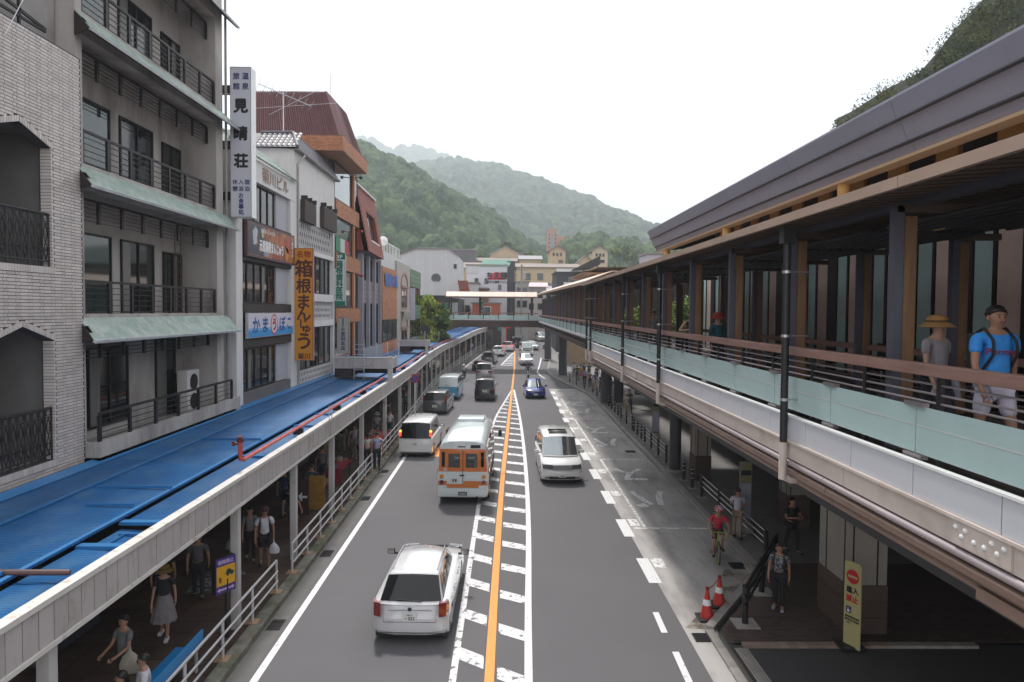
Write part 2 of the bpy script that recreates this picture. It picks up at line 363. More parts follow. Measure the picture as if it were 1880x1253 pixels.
# wide ground sheet out to the horizon
mb = MB(); xs = [-4000, -1500, -600, -250, -120, -60, -30, 0, 30, 60, 120, 250, 600, 1500, 4000]
yy = [-60, -10, 20, 60, 85, 92, 98, 104, 110, 130, 150, 170, 200, 300, 600, 1500, 5000]
def gz(y): return (zg(min(y, 260)) if y < 260 else 8.6)-.06
mb.add([(x, y, gz(y)) for y in yy for x in xs], [(j*len(xs)+i, j*len(xs)+i+1, (j+1)*len(xs)+i+1, (j+1)*len(xs)+i) for j in range(len(yy)-1) for i in range(len(xs)-1)])
mb.build('ground', M['earth'], kind='structure', smooth=True)
strip('road', lambda y: kl(y)-.05, lambda y: kr(y)+.05, ys_(4, 175, 3), 0, M['asphalt'])
strip('road_gutter', lambda y: kl(y), lambda y: kl(y)+.42, ys_(4, 120, 3), .004, M['gutter'])
strip('bus_bay', lambda y: 4.36, lambda y: kr(y)-.02, ys_(13.0, 19.3, .8)+ys_(20, 66, 4), .004, M['bay'])
def mark(name, quads, m, dz=.008):
    mb = MB()
    for q in quads: mb.poly([(x, y, zg(y)+dz) for x, y in q])
    return mb.build(name, m, kind='structure')
def line_quads(fx, w, a, b, st=2.0):
    ys = ys_(a, b, st); return [[(fx(p)-w/2, p), (fx(p)+w/2, p), (fx(q)+w/2, q), (fx(q)-w/2, q)] for p, q in zip(ys, ys[1:])]
edge = lambda y: max(-5.04, kl(y)+.62) if y > 60 else -5.04
mark('edge_line', line_quads(edge, .16, 6, 112), M['paint'])
og = lambda y: smooth_path(ORANGE, y)
mark('orange_centre_line', line_quads(og, .2, 5, 150, 2), M['orange_paint'], .012)
ZL = [(-1.06, 0), (-1.0, 13.7), (-.93, 26.6), (-.82, 38), (-.66, 47), (.9, 66)]
ZR = [(.3, 0), (.53, 13.7), (.75, 19), (.98, 25), (1.16, 36), (1.2, 48), (1.0, 66)]
zl = lambda y: smooth_path(ZL, y); zr = lambda y: smooth_path(ZR, y)
mark('hatched_area_left_line', line_quads(zl, .15, 6, 65), M['worn'])
mark('hatched_area_right_line', line_quads(zr, .17, 6, 65), M['paint'])
y = 6.4; k = 0
while y < 63:
    a, b = zl(y)+.08, og(y)-.14
    if b-a > .06 and not (24.9 < y < 25.5): mark('hatch_stripe', [[(a, y+.28), (a, y+.82), (b, y+.42), (b, y-.12)]], M['worn'])
    a, b = og(y+1.2)+.16, zr(y+1.2)-.08
    if b-a > .06: mark('hatch_stripe', [[(a, y+1.48), (a, y+2.0), (b, y+1.6), (b, y+1.1)]], M['worn'])
    y += 1.98
# second hatched triangle further up, left of the orange line
T1 = lambda y: og(y)-.1-max(0, (107-y))*.115
mark('far_hatched_area_line', line_quads(T1, .15, 92, 107) + [[(T1(92), 91.7), (T1(92), 92.2), (og(92)-.15, 92.2), (og(92)-.15, 91.7)]], M['paint'])
for i in range(8):
    y = 93.4+i*1.6; mark('hatch_stripe', [[(T1(y)+.1, y+.1), (T1(y)+.1, y+.5), (og(y)-.14, y+.4), (og(y)-.14, y)]], M['paint'])
mark('right_edge_line', line_quads(lambda y: kr(y)-1.15, .16, 76, 100, 1.5), M['paint'])
# bus bay: thick dashes, bay lines and the painted characters
for i in range(12):
    y0 = 18.8+i*3.92; w = .36
    if y0 > 62: break
    x = 4.12+max(0, i-6)*.06
    mark('bay_dash', [[(x, y0), (x+w, y0), (x+w, y0+1.9), (x, y0+1.9)]], M['paint'])
    if i < 9: mark('bay_dash', [[(x+.42, y0+1.15), (x+.78, y0+1.15), (x+.78, y0+1.9), (x+.42, y0+1.9)]], M['faint'])
for y0, y1 in ((14.95, 13.6), (16.95, 15.85)): mark('bay_dash', [[(3.78, y1), (3.93, y1), (3.93+.03, y0), (3.78+.03, y0)]], M['paint'])
for y0, y1 in ((23.7, 34.6), (36.3, 47.6), (49.5, 58.5)):
    mark('bay_line', [[(4.95, y0), (5.07, y0), (5.07, y1), (4.95, y1)], [(4.95, y1), (7.2, y1), (7.2, y1+.13), (4.95, y1+.13)]], M['faint'])
mark('bay_line', [[(4.6, 23.55), (7.2, 23.55), (7.2, 23.68), (4.6, 23.68)]], M['faint'])
for yc in (29.4, 41.2, 53.5):
    for ch, dy in (('バ', -2.1), ('ス', 2.1)):
        mb = MB(); letters(mb, ch, 1.5, (6.0, yc+dy, .014), (-1, 0, 0), (0, -1, 0), bold=.035, sy=2.0, sx=1.05)
        mb.build('painted_character', M['faint'], kind='structure')
mb = MB(); letters(mb, '40', 2.0, (-3.1, 36.4, .014), (1, 0, 0), (0, 1, 0), bold=.03, sy=1.9); mb.build('painted_speed_limit', M['orange_paint'], kind='structure')

# ------------------------------------------------------------------ pavements and kerbs
pave_l = strip('left_pavement', lambda y: -12.5 if y < 84 else kl(y)-8, lambda y: kl(y)-.28, ys_(4, 120, 4), .13, M['walk_l'])
mb = MB()
for j in range(26):                                   # paving slabs of the arcade, as far as they can be told apart
    for i in range(8):
        if len(mb.f) > 20000: break
cnt = 0; slab_me = MB().box(-.29, .29, -.29, .29, 0, .012).data('paving_slab', M['walk_l'])
for j in range(30):
    y = 11.0+j*.6
    for i in range(9):
        x = kl(y)-.62-i*.6
        if i > 6 and j % 2: continue
        link(slab_me, 'paving_slab', pave_l, (x, y, .131)); cnt += 1
# left kerb stones
kerb = thing('left_kerb', None, None); kerb['kind'] = 'structure'
def kerb_run(parent, path, w, h, m, n0, inner, lim=300, st=1.0):
    for i in range(n0):
        y0 = 6+i*st; y1 = y0+st-.012
        a0, a1 = path(y0), path(y1); z0, z1 = zg(y0), zg(y1)
        mb = MB(); s = inner
        mb.add([(a0, y0, z0-.1), (a0+s*w, y0, z0-.1), (a1+s*w, y1, z1-.1), (a1, y1, z1-.1), (a0, y0, z0+h-.02), (a0+s*w, y0, z0+h), (a1+s*w, y1, z1+h), (a1, y1, z1+h-.02)],
               [(0,3,2,1),(4,5,6,7),(0,1,5,4),(1,2,6,5),(2,3,7,6),(3,0,4,7)])
        mb.build('kerb_stone', m, parent)
kerb_run(kerb, kl, .3, .17, M['kerb'], 112, -1)
kerbr = thing('right_kerb', None, None, (0, 0, 0)); kerbr['kind'] = 'structure'
for y0 in range(20, 118):
    a0, a1 = kr(y0), kr(y0+.988)
    MB().add([(a0, y0, zg(y0)-.1), (a0+.2, y0, zg(y0)-.1), (a1+.2, y0+.988, zg(y0)-.1), (a1, y0+.988, zg(y0)-.1), (a0, y0, zg(y0)+.13), (a0+.2, y0, zg(y0)+.15), (a1+.2, y0+.988, zg(y0+1)+.15), (a1, y0+.988, zg(y0+1)+.13)],
             [(0,3,2,1),(4,5,6,7),(0,1,5,4),(1,2,6,5),(2,3,7,6),(3,0,4,7)]).build('kerb_stone', M['kerb_pale'], kerbr)
def seg_kerb(P, n, h=.12):
    for i in range(n):
        a = Vector(P[0]).lerp(Vector(P[1]), i/n); b = Vector(P[0]).lerp(Vector(P[1]), (i+.985)/n)
        mb = MB(); d = (b-a).normalized(); r = Vector((d.y, -d.x, 0))*.2
        mb.extr([a, a+r, b+r, b], (0, 0, h)); mb.build('kerb_stone', M['kerb_pale'], kerbr)
seg_kerb(((7.4, 20.0, 0), (7.4, 19.3, 0)), 1); seg_kerb(((7.4, 19.3, 0), (5.03, 15.9, 0)), 5); seg_kerb(((5.03, 15.9, 0), (5.03, 9, 0)), 8, .07)
# right pavement
strip('right_pavement', lambda y: kr(y)+.19, lambda y: 26, ys_(20, 120, 5), .13, M['walk_g'])
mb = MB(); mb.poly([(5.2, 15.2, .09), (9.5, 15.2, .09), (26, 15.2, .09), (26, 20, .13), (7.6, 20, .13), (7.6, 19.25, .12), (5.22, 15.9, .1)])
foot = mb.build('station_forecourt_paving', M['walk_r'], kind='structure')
mb = MB(); mb.poly([(5.2, 2, .05), (26, 2, .05), (26, 15.19, .05), (5.2, 15.19, .05)]); mb.build('driveway', mat('shaded_driveway', (.05, .047, .05), .92, var=.12, vs_=20, bump=.3, bs=80), kind='structure')  # asphalt colour darkened to carry the shade under the deck
br = MB().box(-.097, .097, -.047, .047, 0, .006).data('paving_brick', M['walk_r'])
n = 0
for j in range(60):
    for i in range(24):
        x, y = 5.4+i*.2+(.1 if j % 2 else 0), 15.3+j*.1
        if n >= 290 or x > 10 or x < 5.35+max(0, (y-15.9))*.7: continue
        if (y-15.3) > 2.9: continue
        if i % 2 and j > 14: continue
        link(br, 'paving_brick', foot, (x, y, .1)); n += 1
mb = MB()
for j in range(88):
    for i in range(34):
        x, y = 5.4+i*.2+(.1 if j % 2 else 0), 15.3+j*.1
        if x < 5.35+max(0, (y-15.9))*.7 or y > 19.2+(0): continue
        if y-15.3 <= 2.9 and i < 24 and not (i % 2 and j > 14) and x <= 10: continue
        mb.box(x-.097, x+.097, y-.047, y+.047, .095, .106)
mb.build('paving_brick', M['walk_r'], foot, kind='stuff')
# pale strip and tactile tiles at the driveway edge
tac = thing('driveway_threshold', None, None); tac['kind'] = 'structure'
for i in range(26):
    x = 5.45+i*.205; MB().box(x, x+.198, 15.02, 15.2, .05, .118).build('threshold_tile', mat('tactile_tile', (.27, .2, .16), .7, isl=.15) if i < 16 else M['kerb_pale'], tac)
for i in range(5):
    MB().box(5.235+i*.06, 5.275+i*.06, 10, 15.0, .05, .075).build('groove_strip', M['kerb_pale'], tac)
# patch of worn concrete where the kerb turns
mb = MB(); mb.poly([(4.42, 16.1, .01), (5.0, 16.0, .01), (7.3, 19.4, .01), (6.6, 19.9, .01), (5.5, 17.6, .01)]); mb.build('worn_gutter_patch', mat('stained_concrete', (.12, .1, .08), .9, var=.3, vs_=2, c2=(.27, .25, .22), c2s=1.4, c2t=.5, c2w=.04), kind='structure')
# storm drains
gm = mat('drain_iron', (.1, .095, .09), .6, .4)
def drain(x, y, sx, sy, label, g):
    t = thing('drain_grate', label, 'drain', (x, y, zg(y)+.006), 0, g)
    MB().box(x-sx/2, x+sx/2, y-sy/2, y+sy/2, zg(y)+.006, zg(y)+.014).build('drain_frame', gm, t)
    n = 8
    for i in range(n):
        yy_ = y-sy/2+(i+.5)*sy/n; MB().box(x-sx/2+.02, x+sx/2-.02, yy_-.012, yy_+.012, zg(y)+.0145, zg(y)+.03).build('grate_bar', M['black'], t)
for y, lb in ((16.2, 'drain grate in the left gutter nearest the camera'), (21.0, 'drain grate in the left gutter beside the gap in the fence'), (27.2, 'drain grate in the left gutter beside the striped shirt man'), (31.8, 'furthest drain grate in the left gutter behind the white minivan')):
    drain(kl(y)+.22, y, .36, .55, lb, 'drain grates in the left gutter')
drain(4.72, 15.6, .5, .42, 'drain grate in pale concrete in front of the traffic cones', None)
drain(6.9, 36.6, .55, .5, 'dark drain grate in the bus bay beside the kerb', None)
drain(7.05, 20.1, .45, .5, 'dark drain cover below the cyclist beside the kerb corner', None)

# ================================================================== hills
def px2(px, py, y): return ((px-925)*y/1253, 7.6+(570-py)*y/1253)
def crowns(X, Y, r, seed, amp):
    rs = np.random.RandomState(seed); gx = np.floor(X/r).astype(int); gy = np.floor(Y/r).astype(int)
    H = np.zeros_like(X); tab = rs.rand(3, 257, 257)
    for dx in (-1, 0, 1):
        for dy in (-1, 0, 1):
            cx, cy = gx+dx, gy+dy; a, b = cx % 257, cy % 257
            px = (cx+.15+.7*tab[0, a, b])*r; py = (cy+.15+.7*tab[1, a, b])*r
            s = (.55+.6*tab[2, a, b])*r*.8
            d = np.sqrt((X-px)**2+(Y-py)**2)/s
            H = np.maximum(H, np.sqrt(np.clip(1-d*d, 0, 1))*amp*(.5+.7*tab[2, a, b]))
    return H
def vnoise(X, Y, sc, seed):
    rs = np.random.RandomState(seed); T = rs.rand(64, 64); x, y = X/sc, Y/sc
    i, j = np.floor(x).astype(int), np.floor(y).astype(int); fx, fy = x-i, y-j; fx = fx*fx*(3-2*fx); fy = fy*fy*(3-2*fy)
    g = lambda a, b: T[a % 64, b % 64]
    return (g(i, j)*(1-fx)+g(i+1, j)*fx)*(1-fy)+(g(i, j+1)*(1-fx)+g(i+1, j+1)*fx)*fy
def hill(name, ridge, Y0, Y1, base, x0, x1, nx, nv, rad, m, seed, ridges=.0, curve=1.0, drop=0.):
    P = sorted(px2(a, b, Y1) for a, b in ridge); rx = np.array([p[0] for p in P]); rz = np.array([p[1] for p in P])
    u = np.linspace(x0, x1, nx); v = np.linspace(0, 1.0, nv); U, V = np.meshgrid(u, v)
    RZ = np.interp(U, rx, rz); Y = Y0+(Y1-Y0)*V; X = U*(Y/Y1)**.5
    S = V**curve
    spur = (vnoise(U+V*rad*9, U*0, rad*9, seed+5)-.5)+(vnoise(U, Y, rad*5, seed+7)-.5)*.8
    Z = base+(RZ-base)*S + spur*ridges*np.sin(np.pi*np.clip(V, 0, 1))
    Z += crowns(X, Y, rad, seed, rad*1.05)*(.4+.6*(1-V*.5)) + crowns(X, Y, rad*.45, seed+1, rad*.3) + crowns(X, Y, rad*.2, seed+2, rad*.14)
    Z -= rad*.55+drop*V
    nb = 3                                            # back of the hill
    Xb = np.tile(X[-1], (nb, 1)); Yb = np.tile(Y[-1], (nb, 1))+np.array([[.15], [.6], [1.2]])*(Y1-Y0); Zb = np.tile(Z[-1], (nb, 1))*np.array([[.93], [.6], [.0]])
    X = np.vstack([X, Xb]); Y = np.vstack([Y, Yb]); Z = np.vstack([Z, Zb]); nr = nv+nb
    vs = np.stack([X, Y, Z], -1).reshape(-1, 3)
    a = (np.arange(nr-1)[:, None]*nx+np.arange(nx-1)[None]).reshape(-1)
    F = np.stack([a, a+1, a+nx+1, a+nx], -1)
    me = bpy.data.meshes.new(name); me.vertices.add(len(vs)); me.vertices.foreach_set('co', vs.astype(np.float32).ravel())
    me.loops.add(F.size); me.loops.foreach_set('vertex_index', F.ravel().astype(np.int32)); me.polygons.add(len(F))
    me.polygons.foreach_set('loop_start', (np.arange(len(F))*4).astype(np.int32)); me.polygons.foreach_set('loop_total', np.full(len(F), 4, np.int32))
    me.materials.append(m); me.update(); me.validate()
    o = bpy.data.objects.new(name, me); col.objects.link(o); o['kind'] = 'structure'; return o
def forest(name, c, c2, s1, s2):
    m = mat(name, c, .9, var=.55, vs_=s1, c2=c2, c2s=s2, c2t=.53, c2w=.1, bump=0, spec=.15); return m
f1 = forest('near_forest', (.02, .045, .022), (.075, .115, .045), .5, .11)
f2 = forest('far_forest', (.022, .045, .03), (.065, .1, .055), .14, .035)
hill('wooded_hill', [(200, 250), (420, 262), (560, 262), (610, 264), (655, 272), (684, 281), (706, 299), (741, 307), (780, 329), (811, 352), (843, 368), (875, 380), (907, 396), (926, 412), (945, 428), (985, 450), (1010, 470), (1100, 520)], 235, 430, 12, -330, 60, 700, 380, 7.2, f1, 3, ridges=22, curve=.85)
hill('wooded_mountain', [(300, 240), (655, 300), (740, 292), (780, 283), (811, 278), (843, 276), (882, 284), (917, 287), (939, 299), (971, 311), (1003, 325), (1035, 344), (1073, 357), (1099, 374), (1124, 391), (1163, 410), (1195, 416), (1220, 426), (1300, 450), (1500, 480), (1900, 520)], 520, 1250, 20, -700, 700, 700, 380, 13, f2, 11, ridges=45, curve=.9, drop=20)
hill('distant_mountain', [(300, 270), (560, 262), (640, 262), (655, 259), (668, 256), (684, 261), (703, 272), (722, 280), (748, 271), (764, 273), (781, 281), (830, 300), (900, 340)], 1300, 2100, 50, -1100, 100, 260, 110, 26, f2, 17, ridges=60)
hill('wooded_foothill', [(960, 520), (1010, 474), (1035, 452), (1060, 442), (1085, 440), (1110, 447), (1135, 450), (1160, 452), (1185, 458), (1200, 452), (1240, 470), (1330, 490), (1600, 520)], 235, 330, 12, 0, 190, 300, 150, 8, f1, 23, ridges=6, curve=.8)

# haze: even, closed air box
mb = MB(); mb.box(-2500, 2500, -40, 3300, -1.5, 760)
hz = bpy.data.materials.new('haze_air'); hz.use_nodes = True; nt = hz.node_tree; nt.nodes.remove(nt.nodes['Principled BSDF'])
pv = nt.nodes.new('ShaderNodeVolumePrincipled'); pv.inputs['Density'].default_value = .0005; pv.inputs['Color'].default_value = (.88, .94, 1, 1); pv.inputs['Anisotropy'].default_value = .25
nt.links.new(pv.outputs[0], nt.nodes['Material Output'].inputs['Volume'])
mb.build('haze', hz, kind='stuff')
# ================================================================== left arcade canopy
fx = lambda y: smooth_path(FASC, y)
def zc(y): return zg(y)
canopy = thing('arcade_canopy', 'blue ribbed metal arcade roof with cream fascia running along the left pavement', 'canopy', (-8, 8, 0))
# fascia panels, cap pieces, lower trim
n_f = 0
y = 5.2; rest = MB()
while y < 117.5:
    w = .30 if y < 60 else .6
    a0, a1 = fx(y), fx(y+w-.018); z = zc(y); o = rnd.uniform(-.004, .004)
    mb = MB() if n_f < 230 else rest
    mb.add([(a0-.05, y, z+3.13), (a0+o, y, z+3.13), (a1+o, y+w-.018, z+3.13), (a1-.05, y+w-.018, z+3.13), (a0-.05, y, z+3.68), (a0+o, y, z+3.68), (a1+o, y+w-.018, z+3.68), (a1-.05, y+w-.018, z+3.68)],
           [(0,3,2,1),(4,5,6,7),(0,1,5,4),(1,2,6,5),(2,3,7,6),(3,0,4,7)])
    if n_f < 230: mb.build('fascia_panel', M['fascia'], canopy)
    n_f += 1; y += w
rest.build('fascia_panel', M['fascia'], canopy, kind='stuff')
y = 5.0
while y < 118:
    L_ = 3.0; z0, z1 = zc(y), zc(y+L_); mb = MB()
    P = [(fx(y)-.14, y, z0+3.68), (fx(y)+.035, y, z0+3.68), (fx(y)+.035, y, z0+3.76), (fx(y)-.14, y, z0+3.77)]
    Q = [(fx(y+L_)-.14, y+L_-.01, z1+3.68), (fx(y+L_)+.035, y+L_-.01, z1+3.68), (fx(y+L_)+.035, y+L_-.01, z1+3.76), (fx(y+L_)-.14, y+L_-.01, z1+3.77)]
    mb.loft([P, Q]); mb.build('cap_strip', M['cap'], canopy)
    P = [(fx(y)-.07, y, z0+3.06), (fx(y)+.03, y, z0+3.06), (fx(y)+.03, y, z0+3.125), (fx(y)-.07, y, z0+3.125)]
    Q = [(fx(y+L_)-.07, y+L_-.01, z1+3.06), (fx(y+L_)+.03, y+L_-.01, z1+3.06), (fx(y+L_)+.03, y+L_-.01, z1+3.125), (fx(y+L_)-.07, y+L_-.01, z1+3.125)]
    MB().loft([P, Q]).build('lower_trim', M['cap'], canopy)
    y += L_
def sheet(name, fa, fb, za, zb, y0, y1, m=M['blue_roof'], t=.03):
    n = max(1, int((y1-y0)/3)); rings = []
    for i in range(n+1):
        y = y0+(y1-y0)*i/n; z = zc(y); rings.append([(fa(y), y, z+za-t), (fb(y), y, z+zb-t), (fb(y), y, z+zb), (fa(y), y, z+za)])
    return MB().loft(rings).build(name, m, canopy)
wl = lambda y: -9.64 if y < 80 else fx(y)-3
def skip(y): return (36.4 < y < 38.3) or (58.2 < y < 60.5)
y = 4.0
while y < 117:
    y1 = min(y+4.2, 117.5)
    sheet('roof_sheet', wl, lambda q: fx(q)-2.65, 3.94, 3.865, y, y1-.012)
    sheet('roof_sheet', lambda q: fx(q)-2.7, lambda q: fx(q)-.88, 3.845, 3.80, y, y1-.012)
    y = y1
y = 4.0; i = 0; cuts = [4.0, 8.2, 11.05, 12.3, 17.9, 22.6, 25.2, 30.4, 33.3, 36.4, 38.4, 43, 47, 51.5, 55, 58.2, 60.5, 65, 70, 75, 80, 85, 90, 95, 100, 105, 110, 117.5]
for y0, y1 in zip(cuts, cuts[1:]):
    low = .09 if (11 < y0 < 12) else 0
    sheet('roof_sheet', lambda q: fx(q)-.86, lambda q: fx(q)-.13, 3.70-low, 3.66-low, y0+.05, y1-.05)
    z = zc(y1)
    MB().ob((fx(y1)-.5, y1, z+3.71), (.78, .16, .06)).build('roof_batten', M['blue_flash'], canopy)
for (o0, zz, w, h) in ((.1, 3.945, .2, .02), (-2.63+0, 3.0, .0, 0),):
    pass
sheet('wall_flashing', lambda q: wl(q), lambda q: wl(q)+.26, 4.02, 3.955, 4, 116, M['blue_flash'], .02)
sheet('ridge_roll', lambda q: fx(q)-2.62, lambda q: fx(q)-2.56, 3.885, 3.885, 4, 116, M['blue_flash'], .03)
sheet('roof_step_edge', lambda q: fx(q)-.95, lambda q: fx(q)-.885, 3.825, 3.815, 4, 116, M['blue_flash'], .05)
for y0, y1, a, b in ((9.5, 9.54, 2.5, 1.0), (12.9, 12.94, 1.9, 1.0), (14.2, 14.23, 2.5, .9), (19.5, 19.54, 2.6, .9)):
    MB().box(fx(y0)-a, fx(y0)-b, y0, y1, 3.83, 3.885).build('sheet_seam', M['blue_flash'], canopy)
for d in (0, 1):                                      # little hatch frame set in the lowered sheet
    MB().box(-6.72, -6.2, 11.35+d*.55, 11.38+d*.55, 3.6, 3.64).build('hatch_frame', M['blue_flash'], canopy)
    MB().box(-6.62+d*.36, -6.6+d*.36, 11.38, 11.9, 3.6, 3.64).build('hatch_frame', M['blue_flash'], canopy)
sheet('soffit', lambda q: wl(q)-.0, lambda q: fx(q)-.06, 3.2, 3.1, 4, 117, mat('arcade_ceiling', (.06, .055, .05), .8), .02)  # ceiling colour lowered to deepen the shade in the arcade
# posts of the canopy
cy = [9.2, 15.75, 20.2, 24.8, 30.2, 36.3, 41.8, 46.5, 51, 55.5, 60, 64.5, 69, 73.5, 78, 82.5, 87, 91.5, 96, 100, 104, 108, 112, 116]
for y in cy:
    x = fx(y)-.18; z = zg(y); w = .09 if y < 50 else .075
    MB().box(x-w, x+w, y-w, y+w, z+.13, z+3.1).build('post', M['post_w'], canopy, bevel=.008 if y < 40 else 0)
# raised cross canopies
def cross(y0, y1, x0, x1, zb, zt, lab):
    t = thing('raised_canopy', lab, 'canopy', ((x0+x1)/2, y0, zb), 0, 'raised flat canopies over the blue roof')
    MB().box(x0, x1, y0, y0+.08, zb, zt).build('front_panel', M['fascia'], t)
    MB().box(x1, x1+.06, y0, y1, zb, zt).build('side_panel', M['fascia'], t)
    MB().box(x0, x1, y0+.085, y1, zt-.1, zt-.03).build('roof_sheet', M['blue_flash'], t)
    MB().box(x0-.02, x1+.08, y0-.03, y0+.1, zt+.002, zt+.06).build('cap_strip', M['cap'], t)
    MB().box(x0, x1, y1-.06, y1, zb-.4, zt).build('rear_panel', M['dark_wall'], t)
    MB().box(x1-.16, x1+.07, y0-.04, y0+.25, zg(y0)+3.78, zt+.08).build('corner_post', M['post_w'], t)
    MB().box(x0, x0+.9, y0+.1, y1-.2, zg(y0)+3.95, zb-.01).build('brick_pier', M['dark_wall'], t)
    for i in range(3): MB().box(x0+1.9+i*.62, x0+1.94+i*.62, y1+.0, y1+.04, zt, zt+.75).build('stanchion', M['rail_w'], t)
    return t
cross(36.5, 38.3, -9.05, -6.03, 4.42, 4.98, 'nearer flat canopy box raised over the blue roof with a ladder')
cross(58.4, 60.4, -8.9, -6.55, 4.45, 4.95, 'farther flat canopy box raised over the blue roof by the bamboo tree')
ld = thing('roof_ladder', 'thin steel ladder leaning on the nearer raised canopy', 'ladder', (-7.7, 36.2, 3.9))
for x in (-7.95, -7.42): MB().tube([(x, 36.3, 3.88), (x, 36.45, 6.0)], .018, 6).build('ladder_rail', M['rail_w'], ld)
for i in range(7): MB().tube([(-7.95, 36.3+i*.02, 4.1+i*.27), (-7.42, 36.3+i*.02, 4.1+i*.27)], .014, 6).build('rung', M['rail_w'], ld)
# red water pipe
pp = thing('red_pipe', 'red water pipe with a riser valve running along the edge of the blue roof', 'pipe', (-6.25, 16.5, 3.8))
MB().tube([(-6.25, 16.45, 3.95), (-6.35, 36.2, 3.97)], .047, 10).build('pipe_run', M['red_pipe'], pp, smooth=True)
MB().tube([(-6.4, 38.6, 3.97), (-6.5, 50, 3.97), (-6.85, 60, 3.97), (-6.9, 75, 3.97), (-6.4, 88, 4.0)], .055, 8).build('pipe_run', M['red_pipe'], pp, smooth=True)
MB().tube([(-6.25, 16.45, 3.95), (-6.25, 16.25, 4.0), (-6.25, 16.22, 4.2), (-6.25, 16.22, 4.42)], .056, 10).build('riser', M['red_pipe'], pp, smooth=True)
mb = MB(); mb.cyl(-6.25, 16.22, 4.42, 4.49, .085, 12); mb.cyl(-6.25, 16.22, 4.49, 4.53, .03, 8); mb.cyl(-6.25, 16.22, 4.53, 4.55, .09, 12); mb.tube([(-6.25, 16.22, 4.36), (-6.38, 16.2, 4.38)], .03, 8); mb.cyl(-6.4, 16.2, 4.33, 4.43, .045, 10)
mb.build('valve', mat('dark_red_valve', (.12, .02, .02), .5), pp, smooth=True)
for y in (21, 26, 31, 44, 52, 66):
    MB().box(fx(y)-.42, fx(y)-.12, y-.05, y+.05, zc(y)+3.72, zc(y)+3.92).build('pipe_bracket', M['dark_metal'], pp)
pq = thing('rusty_pipe', 'short dark rusty pipe lying across the blue roof at the left edge', 'pipe', (-7.0, 9.6, 3.7))
MB().tube([(-8.5, 9.3, 3.95), (-6.2, 9.75, 3.79)], .045, 8).build('pipe_run', mat('rusty_pipe_metal', (.1, .05, .045), .5), pq, smooth=True)
MB().box(-8.5, -8.3, 9.2, 9.4, 3.86, 3.95).build('pipe_support', M['dark_metal'], pq)
for y, lb in ((23.6, 'pair of thin steel rods standing on the cream fascia beside the red pipe'), (64, 'pair of thin dark rods on the canopy edge beyond the farther raised box')):
    t = thing('steel_rod_pair', lb, 'rods', (fx(y), y, 3.5))
    for d in (0, .35): MB().tube([(fx(y)+.03, y+d, zc(y)+3.2), (fx(y)+.03, y+d, zc(y)+4.25)], .018, 6).build('rod', M['rail_w'], t)
# street mirror at the far end of the canopy
t = thing('traffic_mirror', 'dark rear of a round traffic mirror on a post above the far blue roof', 'mirror', (-7.7, 68, 3.8))
MB().tube([(-7.7, 68, 3.8), (-7.7, 68, 6.0)], .05, 8).build('post', M['black'], t); MB().tube([(-7.75, 67.9, 5.6), (-7.75, 68.03, 5.6)], .45, 16).build('mirror_back', M['black'], t, smooth=True)

# ------------------------------------------------------------------ wall of shops below the canopy
shops = thing('arcade_shop_wall', 'dark shop fronts in the shade behind the arcade pavement', 'shop', (-10, 40, 0))
sm = [mat('shop_dark_%d' % i, c, .8, isl=.2) for i, c in enumerate(((.03, .022, .02), (.05, .035, .03), (.028, .03, .035), (.06, .045, .03)))]  # near-black tones put the arcade shade into the shop fronts
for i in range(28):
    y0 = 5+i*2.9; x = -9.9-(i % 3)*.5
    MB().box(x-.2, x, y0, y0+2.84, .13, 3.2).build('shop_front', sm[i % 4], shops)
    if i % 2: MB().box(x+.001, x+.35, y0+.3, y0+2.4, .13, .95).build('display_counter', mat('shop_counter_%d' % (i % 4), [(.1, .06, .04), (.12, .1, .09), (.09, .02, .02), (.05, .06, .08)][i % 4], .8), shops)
for i, (x, y, c, c2) in enumerate(((-7.3, 29.6, (.25, .012, .03), 'red cloth'), (-6.8, 36.6, (.5, .02, .06), 'bright red cloth'), (-7.3, 26.2, (.16, .09, .015), 'yellow cloth'))):  # table cloth colours muted for the shade of the arcade
    t = thing('display_table', ['goods table draped in red cloth beside the checked shirt man', 'goods table with bright red cloth beside the canopy post', 'goods table with a yellow patterned front near the fence'][i], 'table', (x, y, .13), 0, 'goods tables in the arcade')
    MB().box(x-.5, x+.5, y-.9, y+.9, .78, .86).build('table_top', C('table_cloth_%d' % i, c), t)
    MB().box(x-.5, x+.5, y-.92, y-.9, .2, .86).build('cloth_front', C('table_cloth_%d' % i, c), t)
    for a in (-.45, .45):
        for b in (-.8, .8): MB().box(x+a-.02, x+a+.02, y+b-.02, y+b+.02, .13, .78).build('leg', M['black'], t)
    for j in range(14):
        a, b = rnd.uniform(-.4, .4), rnd.uniform(-.8, .8); h = rnd.uniform(.06, .2)
        MB().box(x+a-.07, x+a+.07, y+b-.07, y+b+.07, .861, .86+h).build('goods_box', C('goods_%d' % (j % 5), [(.4, .1, .08), (.4, .36, .3), (.3, .2, .1), (.1, .15, .25), (.35, .3, .1)][j % 5]), t)

